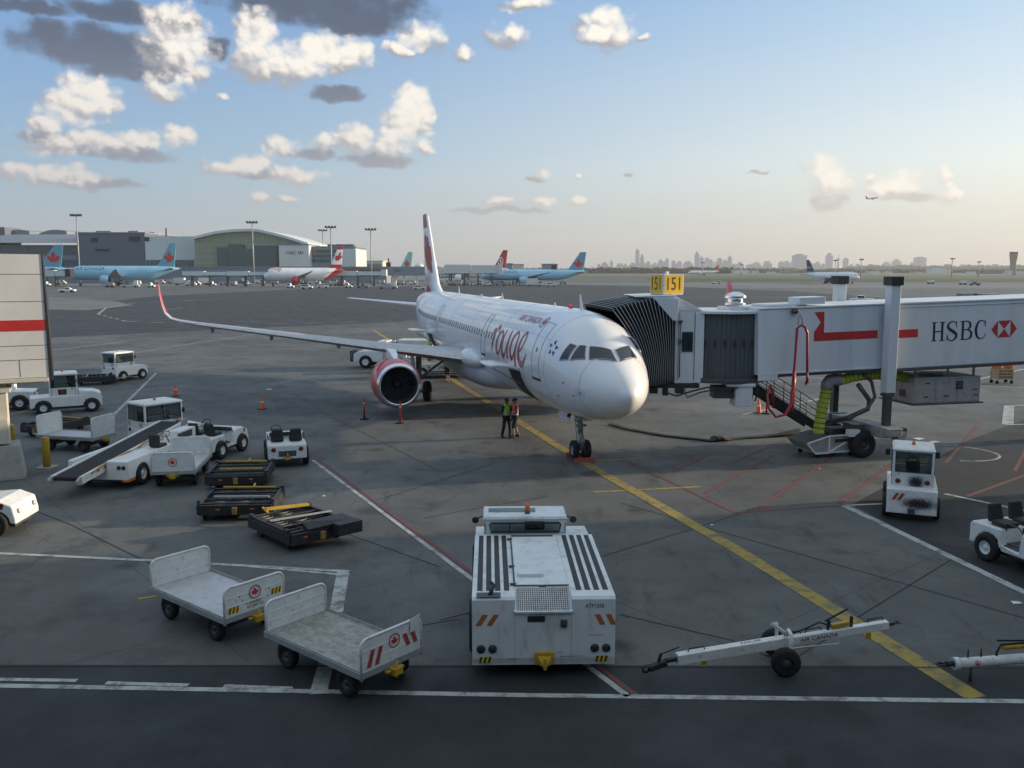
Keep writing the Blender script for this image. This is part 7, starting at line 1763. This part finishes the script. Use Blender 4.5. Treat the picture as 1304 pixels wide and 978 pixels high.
# lamp masts
def mast(label, px, yt, D, k=1.0):
    a = at(px, yt, D); e = empty('lamp_mast', (a[0], D, 0), 0, label, 'lamp mast', 'tall apron lamp masts'); r = .28 * k * D / 500
    mb = MB(); mb.cyl((0, 0, 0), (0, 0, a[2]), r * 1.5, r, n=10); mb.build('pole', M['galv'], e)
    mb = MB(); mb.bx(-3 * k, 3 * k, -.3, .3, a[2] - .2, a[2] + .3); mb.build('crossarm', M['steel'], e)
    for x in (-2.6, -.9, .9, 2.6): mb = MB(); mb.bx((x - .55) * k, (x + .55) * k, -.9, .3, a[2] + .1, a[2] + 1.0); mb.build('lamp', M['steel'], e)
for px, yt, D, lab in ((97, 275, 480, 'tallest lamp mast, in front of the slate block at the left'), (321, 284, 490, 'lamp mast in front of the arched glass hall'), (411, 294, 600, 'shorter lamp mast of the pair behind the red airliner tail'), (421, 290, 500, 'taller lamp mast of the pair behind the red airliner tail'), (472, 293, 500, 'lamp mast standing alone between the cream building and the tail fin'),
                       (1097, 331, 900, 'thin lamp mast behind the taxiing airliner nose'), (1213, 330, 900, 'thin lamp mast between the skyline and control tower'), (1247, 334, 1000, 'shorter thin lamp mast left of the control tower'), (895, 335, 1100, 'faint lamp mast right of the gate sign'), (944, 337, 1200, 'faint short lamp mast above the slatted rotunda'), (1064, 332, 950, 'thin lamp mast above the tail of the taxiing airliner')):
    mast(lab, px, yt, D, 1.0 if D < 700 else .7)
# ---- airliners
def place_plane(px_nose, py, D=None):
    x, y = G(px_nose, py); return (x, y, 0)
BLUE = M['sky_teal']
x, y, _ = at(86, 358, 415); far_plane((x, 415, 0), R(10), 1.60, 'pale blue airliner lettered AIR CANADA parked before the slate block', BLUE, [M['fin_teal'], M['red']], fin_leaf(.38, 4.4, .55), BLUE, ('AIR CANADA', 15.5, 1.3, 11.5), 'navy', lenk=.70, side=-1)
x, y, _ = at(82, 358, 450); far_plane((x - 69, 446, 0), R(2), 1.6, 'blue airliner cut by the beige jet bridge, only its leaf-marked tail showing', BLUE, [M['fin_teal'], M['red']], fin_leaf(.40, 4.6, .5), BLUE)
x, y, _ = at(336, 358, 400); far_plane((x, 400, 0), R(14), 1.44, 'white airliner with red belly, red engine and red-leaf tail', M['plane'], [M['plane'], M['belly_red']], fin_rouge, M['belly_red'], ('rouge', 10, 1.5, 5.5), 'crimson', lenk=.56, belly=M['belly_red'])
x, y, _ = at(612, 357, 440); far_plane((x, 440, 0), R(6), 1.30, 'pale blue airliner parked right of the tail fin, tail to the grass', BLUE, [M['fin_teal'], M['red']], fin_leaf(.36, 4.2, .5), BLUE, ('AIR CANADA', 15.0, 1.3, 11.5), 'navy', lenk=.93, winglet=False)
x, y, _ = at(526, 350, 660); far_plane((x - 57, 660, -2.5), R(0), 1.85, 'airliner hidden behind the pier with a pale green leaf-marked fin', M['plane'], [M['fin_green'], M['red']], fin_teal2, BLUE, lenk=.7)
x, y, _ = at(646, 350, 600); far_plane((x - 53, 600, -1), R(0), 1.73, 'airliner behind the cream jet bridge with a red fin and white emblem', M['plane'], [M['red'], M['plane']], fin_turk, M['plane'], lenk=.7)
x, y, _ = at(1092, 361, 480); far_plane((x, 478, 0), R(113), 1.05, 'white airliner with a dark striped fin taxiing toward us at the right', M['plane'], [M['navy'], M['fin_teal']], fin_stripe, M['navy'], lenk=.9)
x, y, _ = at(876, 352, 1250); far_plane((x, 1250, 0), R(8), 1.15, 'tiny white airliner with a red tail on the far grass above the sign', M['plane'], [M['red']], lambda *a: 0, M['plane'], lenk=.9)
# one in the air
a = at(1119, 253, 1500); p = far_plane(a, R(158), .6, 'small airliner climbing in the hazy sky above the airfield', M['plane'], [M['navy']], lambda *a: 0, M['plane'], lenk=.75); p.rotation_euler = (R(4), R(8), R(160))
# red fin right behind the bridge
mb = MB(); fin_mesh(mb, 0, 6, 4.4, 6.8, 0, 6.3, .5, .2, lambda *a: 0, nz=10, nc=10)
# ---- vehicles on the far apron
def far_vehicle(kind, label, loc, rz, m='white', grp=None):
    e = empty({'pickup': 'pickup_truck', 'van': 'van', 'tug': 'baggage_tractor', 'truck': 'catering_truck', 'cart': 'cargo_cart', 'suv': 'airport_car', 'loader': 'container_loader'}[kind], loc, rz, label, {'pickup': 'pickup truck', 'van': 'van', 'tug': 'tractor', 'truck': 'truck', 'cart': 'cart', 'suv': 'car', 'loader': 'loader'}[kind], grp)
    mb = MB(); L_ = 5
    prof = {'pickup': [(-2.6, .5), (-2.6, 1.1), (-.6, 1.1), (-.5, 1.75), (.7, 1.75), (1.2, 1.15), (2.5, 1.0), (2.6, .5)], 'suv': [(-2.3, .5), (-2.3, 1.1), (-2.1, 1.7), (.5, 1.7), (1.1, 1.1), (2.2, .98), (2.3, .5)], 'van': [(-2.6, .45), (-2.6, 2.1), (1.3, 2.15), (1.9, 1.3), (2.6, 1.1), (2.65, .45)],
            'tug': [(-1.4, .4), (-1.4, 1.0), (-1.3, 1.05), (-1.2, 2.0), (.1, 2.0), (.2, 1.05), (1.4, .95), (1.45, .4)], 'truck': [(-4, .6), (-4, 1.0), (1.6, 1.0), (1.7, 2.5), (3.2, 2.4), (3.5, 1.4), (3.5, .6)], 'cart': [(-1.8, .5), (-1.8, .7), (1.8, .7), (1.8, .5)], 'loader': [(-4, .5), (-4, 1.2), (3.6, 1.2), (3.8, .5)]}[kind]
    wd = 1.9 if kind not in ('truck', 'loader') else 2.4
    mb.prism(prof, 'y', -wd / 2, wd / 2); b = mb.build('body', M[m], e, bevel=.06)
    if kind in ('pickup', 'suv', 'van', 'truck', 'tug'):
        q = MB(); w = {'pickup': (-.4, 1.0, 1.2, 1.65), 'suv': (-2.0, .8, 1.15, 1.6), 'van': (.4, 1.6, 1.35, 1.95), 'truck': (1.9, 3.2, 1.5, 2.2), 'tug': (-1.1, .0, 1.25, 1.85)}[kind]
        q.bx(w[0], w[1], -wd / 2 - .01, wd / 2 + .01, w[2], w[3]); q.build('window', M['window_dark'], b)
    if kind == 'truck': q = MB(); q.bx(-4, 1.4, -1.25, 1.25, 1.02, 3.6); q.build('box_body', M['bl_white'], e)
    if kind == 'cart': q = MB(); q.bx(-1.7, 1.7, -.75, .75, .72, 2.0); q.build('container', M['galv' if len(label) % 2 else 'bl_white'], e, bevel=.08)
    if kind == 'loader': 
        q = MB(); q.bx(-3.8, 1.2, -1.2, 1.2, 1.9, 2.1); q.beam((-3, -1, 1.2), (1, -1, 2.0), .15, .15); q.beam((1, -1, 1.2), (-3, -1, 2.0), .15, .15); q.build('platform', M['galv'], e); q = MB(); q.bx(2.0, 3.4, -1.1, 0, 1.21, 3.0); q.build('cab', M['white'], e)
    xs = [p[0] for p in prof]
    for x in (min(xs) * .62, max(xs) * .62):
        q = MB(); q.cyl((x, -wd / 2 - .02, .38), (x, wd / 2 + .02, .38), .4, n=14); q.build('wheel_pair', M['rubber'], e)
    return e
FV = [('pickup', 86, 372.5, 5, 'white', 'white pickup truck alone in front of the beige jet bridge corner'), ('suv', 500 * 0 + 534, 369, 8, 'white', 'white car on the dark apron just left of the tail fin'),
 ('loader', 166, 366, 5, 'cream', 'cream container loader under the left blue airliner'), ('tug', 193, 366, 0, 'white', 'white tractor under the tail of the left blue airliner'), ('truck', 232, 363, 0, 'galv', 'grey truck right of the left blue airliner tail'),
 ('truck', 258, 363, 180, 'brick_red', 'rust-red truck under the far pale jet bridge'), ('van', 243, 364, 0, 'white', 'white van left of the rust-red truck'), ('tug', 271, 364, 0, 'white', 'white tractor right of the rust-red truck'),
 ('loader', 305, 361, 0, 'steel', 'dark loader left of the red-engined airliner'), ('van', 322, 360, 180, 'white', 'white van at the nose of the red-bellied airliner'), ('tug', 316, 362.5, 30, 'white', 'white tractor left of the white van by the red engine'),
 ('tug', 370, 367, 0, 'white', 'white tractor under the wing of the red-bellied airliner'), ('suv', 391, 368, 0, 'white', 'white car under the red belly'), ('suv', 411, 367, 10, 'white', 'white car right of the red belly'),
 ('cart', 424, 364, 0, 'steel', 'cargo cart right of the car by the red belly'), ('cart', 434, 364, 0, 'steel', 'cargo cart second to the right of the red belly'), ('tug', 444, 366.5, 0, 'white', 'white tractor with a cab below the small pale jet bridge'),
 ('pickup', 462, 367, 0, 'grey_car', 'grey pickup truck right of the tractor below the small pale bridge'), ('loader', 494, 368, 0, 'galv', 'grey loader below the elevated walkway'), ('cart', 510, 363, 0, 'steel', 'cargo cart under the elevated walkway lettering'), ('suv', 520, 362.5, 0, 'white', 'white car under the elevated walkway'),
 ('cart', 583, 364, 0, 'steel', 'cargo cart nearest the fin under the cream jet bridge'), ('cart', 593, 363.5, 0, 'steel', 'cargo cart second from the fin under the cream bridge'), ('tug', 603, 363.5, 180, 'white', 'white tractor under the middle of the cream jet bridge'),
 ('suv', 621, 364, 0, 'white', 'white car under the right end of the cream jet bridge'), ('van', 637, 363.5, 0, 'grey_car', 'grey van under the engine of the right blue airliner'), ('truck', 681, 364.5, 0, 'bl_white', 'white box truck under the right blue airliner'), ('suv', 702, 365, 0, 'white', 'white car behind the box truck by the blue tail'), ('cart', 717, 362, 0, 'steel', 'dark cargo cart under the tail of the right blue airliner'),
 ('suv', 912, 361.5, 180, 'white', 'white car on the taxiway right of the gate sign'), ('pickup', 1097, 386, 165, 'white', 'white pickup truck between the two bridge columns'), ('van', 1234, 385, 5, 'grey_car', 'grey van peeking over the bridge roof, left of two'), ('van', 1263, 386, 5, 'grey_car', 'grey van peeking over the bridge roof, right of two'),
 ('pickup', 1241, 363.5, 175, 'blue_car', 'dark blue pickup truck on the far taxiway'), ('cart', 1226, 362.5, 0, 'steel', 'low dark cart towed behind the blue pickup'), ('cart', 1185, 361.5, 0, 'steel', 'low dark cart alone on the far taxiway'), ('tug', 60, 364, 0, 'white', 'white tractor at the edge of the beige jet bridge'), ('van', 78, 362, 0, 'cream', 'cream van under the hidden blue tail'),
 ('cart', 140, 366, 0, 'steel', 'dark cargo cart under the left blue airliner wing'), ('cart', 545, 362, 0, 'steel', 'cargo cart behind the tail fin of the white airliner')]
r8 = random.Random(12)
for px in [148, 155, 176, 204, 212, 220, 249, 264, 285, 292, 299, 331, 350, 380, 399, 406, 418, 429, 439, 452, 471, 480, 488, 503, 527, 551, 559, 567, 575, 588, 598, 608, 614, 628, 646, 655, 664]:
    FV.append((r8.choice(('cart', 'cart', 'tug', 'cart', 'van')), px, r8.uniform(360.5, 363.8), r8.choice((0, 0, 90, 180)), r8.choice(('white', 'steel', 'galv', 'grey_car', 'bl_white', 'cream')), 'small service cart or vehicle in the crowded row along the far pier'))
for kind, px, py, rz, m, lab in FV:
    x, y = G(px, py); 
    if kind == 'cart' and px > 1100: y *= 1; 
    v = far_vehicle(kind, lab, (x, y, 0), R(rz), m, 'service vehicles on the far apron' if 'crowded' not in lab else 'crowded row along the far pier')
# ---- control tower
M['tower_tan'] = mat('tan_concrete', (.33, .26, .20), .7)
x, y, _ = at(1289, 350, 1300)
e = empty('control_tower', (x, 1300, 0), 0, 'tall pale control tower with flared top at the right edge', 'control tower')
mb = MB(); mb.hexa([(-2.4, -3, 0), (2.4, -3, 0), (2.4, 3, 0), (-2.4, 3, 0), (-2.9, -3, 20), (2.9, -3, 20), (2.9, 3, 20), (-2.9, 3, 20)]); mb.build('shaft', M['tower_tan'], e)
mb = MB(); mb.hexa([(-3.3, -3, 20), (3.3, -3, 20), (3.3, 3, 20), (-3.3, 3, 20), (-4.3, -4, 31), (4.3, -4, 31), (4.3, 4, 31), (-4.3, 4, 31)]); mb.bx(-4.3, 4.3, -4.1, 4.1, 33, 34); mb.build('cabin', M['tower_tan'], e)
mb = MB(); mb.bx(-4.0, 4.0, -3.9, 3.9, 31, 33); mb.build('glass_band', M['bl_glass'], e)
mb = MB(); mb.bx(-9, -3, -5, 5, 0, 7); mb.bx(3, 22, -5, 5, 0, 4); mb.build('base_building', M['bl_white'], e)
# ---- distant skyline
M['far_tower'] = mat('hazed_concrete', (.22, .29, .38), .8); M['far_glass'] = mat('hazed_glass', (.15, .22, .31), .3)  # skyline haze lightened into the towers' base colours
SKY = [(763, 6), (771, 6), (779, 8), (788, 5), (797, 6), (803, 5), (812, 18), (818, 13), (806, 7), (826, 8), (842, 9), (850, 10), (858, 9), (866, 8), (874, 7), (888, 15), (894, 12), (901, 11), (906, 9), (912, 7), (917, 11), (924, 9), (930, 12), (888, 8), (945, 6), (953, 5), (964, 4), (979, 7, 8), (996, 8), (1003, 8, 5), (1010, 7), (1022, 6),
       (1003, 4, 9), (1019, 14, 16), (1042, 7), (1057, 14, 6), (1078, 11, 4), (1048, 4), (1130, 7, 8), (1143, 9, 9), (1173, 12, 12), (1094, 4, 5), (1109, 5), (1163, 6), (1192, 4, 7), (755, 3, 9), (838, 4, 11), (940, 4, 14), (970, 4, 12), (1210, 5, 16), (1232, 4, 18), (834, 6)]
r9 = random.Random(4)
SKY += [(755 + r9.random() * 300, r9.uniform(3.5, 7.5), r9.uniform(3, 9)) for _ in range(46)] + [(1085 + r9.random() * 190, r9.uniform(2.5, 5), r9.uniform(5, 14)) for _ in range(16)]
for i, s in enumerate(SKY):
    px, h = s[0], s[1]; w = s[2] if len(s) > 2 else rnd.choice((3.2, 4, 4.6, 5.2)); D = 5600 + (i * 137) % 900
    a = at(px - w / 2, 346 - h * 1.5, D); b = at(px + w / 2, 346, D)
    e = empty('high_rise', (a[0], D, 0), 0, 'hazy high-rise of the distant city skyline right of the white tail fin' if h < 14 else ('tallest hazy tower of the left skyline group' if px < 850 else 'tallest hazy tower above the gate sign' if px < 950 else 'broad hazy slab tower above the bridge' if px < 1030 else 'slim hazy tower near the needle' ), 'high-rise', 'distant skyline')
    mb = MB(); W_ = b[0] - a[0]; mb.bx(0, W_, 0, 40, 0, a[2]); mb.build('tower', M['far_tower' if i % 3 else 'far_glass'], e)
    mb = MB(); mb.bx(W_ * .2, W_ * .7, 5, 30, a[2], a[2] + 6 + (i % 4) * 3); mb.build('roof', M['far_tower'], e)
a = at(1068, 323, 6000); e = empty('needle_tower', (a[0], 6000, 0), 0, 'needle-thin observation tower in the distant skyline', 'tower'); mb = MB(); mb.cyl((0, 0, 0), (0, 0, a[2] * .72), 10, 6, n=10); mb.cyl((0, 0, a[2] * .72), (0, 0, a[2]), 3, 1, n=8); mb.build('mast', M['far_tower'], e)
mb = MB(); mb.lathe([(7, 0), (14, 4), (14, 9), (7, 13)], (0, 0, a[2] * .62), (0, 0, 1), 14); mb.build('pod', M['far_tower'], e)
# low airfield buildings
LOWB = [(945, 17, 4.5, 'bl_white'), (962, 9, 3.5, 'bl_cream'), (1002, 9, 3, 'bl_white'), (1022, 9, 3, 'bl_cream'), (1045, 7, 2.5, 'bl_white'), (1005, 12, 2, 'bl_grey'), (1115, 12, 3, 'bl_white'), (1132, 9, 2.5, 'bl_cream'), (1148, 14, 3, 'bl_white'), (1171, 10, 2.4, 'bl_cream'), (1196, 18, 7, 'bl_white'), (1207, 11, 5, 'bl_cream'), (1223, 9, 3, 'bl_white'), (1265, 24, 4, 'bl_dark'), (1245, 12, 2.5, 'bl_white'), (1298, 12, 3, 'bl_cream'), (925, 8, 2, 'bl_grey'), (903, 12, 2.2, 'bl_white'), (985, 7, 2.2, 'bl_white'), (1081, 13, 2.4, 'bl_cream'), (1159, 8, 2.2, 'bl_dark'),(660,14,3,'bl_cream'),(648,9,4,'bl_grey'),(700,18,3.4,'bl_grey'),(706,8,2.6,'bl_white')]
for i, (px, w, h, m) in enumerate(LOWB):
    D = (1700 + (i * 211) % 900) if px > 720 else 900; a = at(px - w / 2, 349 - h * 1.2 if px > 720 else 340 - h, D); b = at(px + w / 2, 350, D); e = empty('airfield_building', (a[0], D, 0), 0, 'low hazy airfield building beyond the runway grass' if px > 720 else 'low building peeking over the right blue airliner', 'building', 'low airfield buildings' if px > 720 else 'low buildings behind the blue airliner')
    mb = MB(); mb.bx(0, b[0] - a[0], 0, 30, 0, max(4, a[2])); mb.build('wall', M[m], e); mb = MB(); mb.bx(-.5, b[0] - a[0] + .5, -.5, 30, max(4, a[2]), max(4, a[2]) + .6); mb.build('roof', M['bl_grey'], e)
# far woodland that reads as one mass, and the low hill of trees
def leafy(name, x0, x1, D, zt, seed, n, dm, z0=0, dep=120):
    r = random.Random(seed); mb = MB()
    for i in range(n):
        t = r.random(); x = x0 + (x1 - x0) * t; y = D + r.random() * dep; hh = zt * (.55 + .45 * abs(math.sin(t * 17 + seed)) * r.uniform(.6, 1)); rr = r.uniform(4, 11) * D / 2400
        c = (x, y, r.uniform(0, hh)); vs = []
        for k in range(7):
            p = Vector((r.gauss(0, 1), r.gauss(0, 1), r.gauss(0, 1))).normalized() * rr * r.uniform(.6, 1.1); vs += [(c[0] + p.x, c[1] + p.y, max(0, c[2] + p.z * .6))]
        mb.add(vs, [(0, 1, 2), (2, 3, 4), (4, 5, 6), (0, 3, 6), (1, 4, 5), (0, 2, 5), (1, 3, 6)])
    return tag(mb.build(name, M[dm]), 'dark distant woodland along the horizon' , 'woodland', kind='stuff')
M['wood_far'] = mat('distant_foliage', (.055, .075, .05), .9, dirt=.6, dcol=(.10, .115, .075), scale=.02)
leafy('woodland', at(735, 345, 2300)[0], at(1320, 345, 2300)[0], 2300, 8, 1, 5200, 'wood_far')
leafy('woodland', at(740, 345, 2000)[0], at(940, 345, 2000)[0], 1950, 13, 5, 2600, 'wood_far')
leafy('woodland', at(560, 345, 3600)[0], at(1340, 345, 3600)[0], 3500, 13, 2, 5200, 'wood_far', dep=300)
leafy('woodland', at(1090, 345, 4200)[0], at(1340, 345, 4200)[0], 4200, 30, 9, 2600, 'wood_far', dep=200)
# ---- terminal we look out from, and an unseen right-hand pier placed for its shade
e = empty('terminal_building', (0, 0, 0), 0, 'our own terminal behind the window, with an unseen shade-casting pier to the right', 'terminal')
mb = MB(); mb.bx(-60, 60, -30, -1.5, 0, 14); mb.build('wall', M['bl_grey'], e)
for k in range(20): mb = MB(); mb.bx(-59 + k * 6, -53.6 + k * 6, -1.49, -1.3, 4.6, 11); mb.build('window', M['bl_glass'], e)
mb = MB(); mb.bx(34, 62, -1.4, 32.5, 0, 15); mb.build('shade_pier_wall', M['bl_grey'], e)
for k in range(5): mb = MB(); mb.bx(33.8, 33.99, 1 + k * 6.2, 6.2 + k * 6.2, 4.6, 11); mb.build('window', M['bl_glass'], e)
# haze: one even box of air
m = bpy.data.materials.new('haze_air'); m.use_nodes = True; hn = m.node_tree; hn.nodes.clear(); ho_ = hn.nodes.new('ShaderNodeOutputMaterial'); pv = hn.nodes.new('ShaderNodeVolumePrincipled')
pv.inputs['Color'].default_value = (.86, .88, .90, 1); pv.inputs['Density'].default_value = 1.05e-4; pv.inputs['Anisotropy'].default_value = .2; hn.links.new(pv.outputs[0], ho_.inputs['Volume'])
HAZE = True
if HAZE:
    mb = MB(); mb.bx(-5200, 5200, -80, 6900, -1, 260); o = mb.build('haze', m); tag(o, kind='stuff')
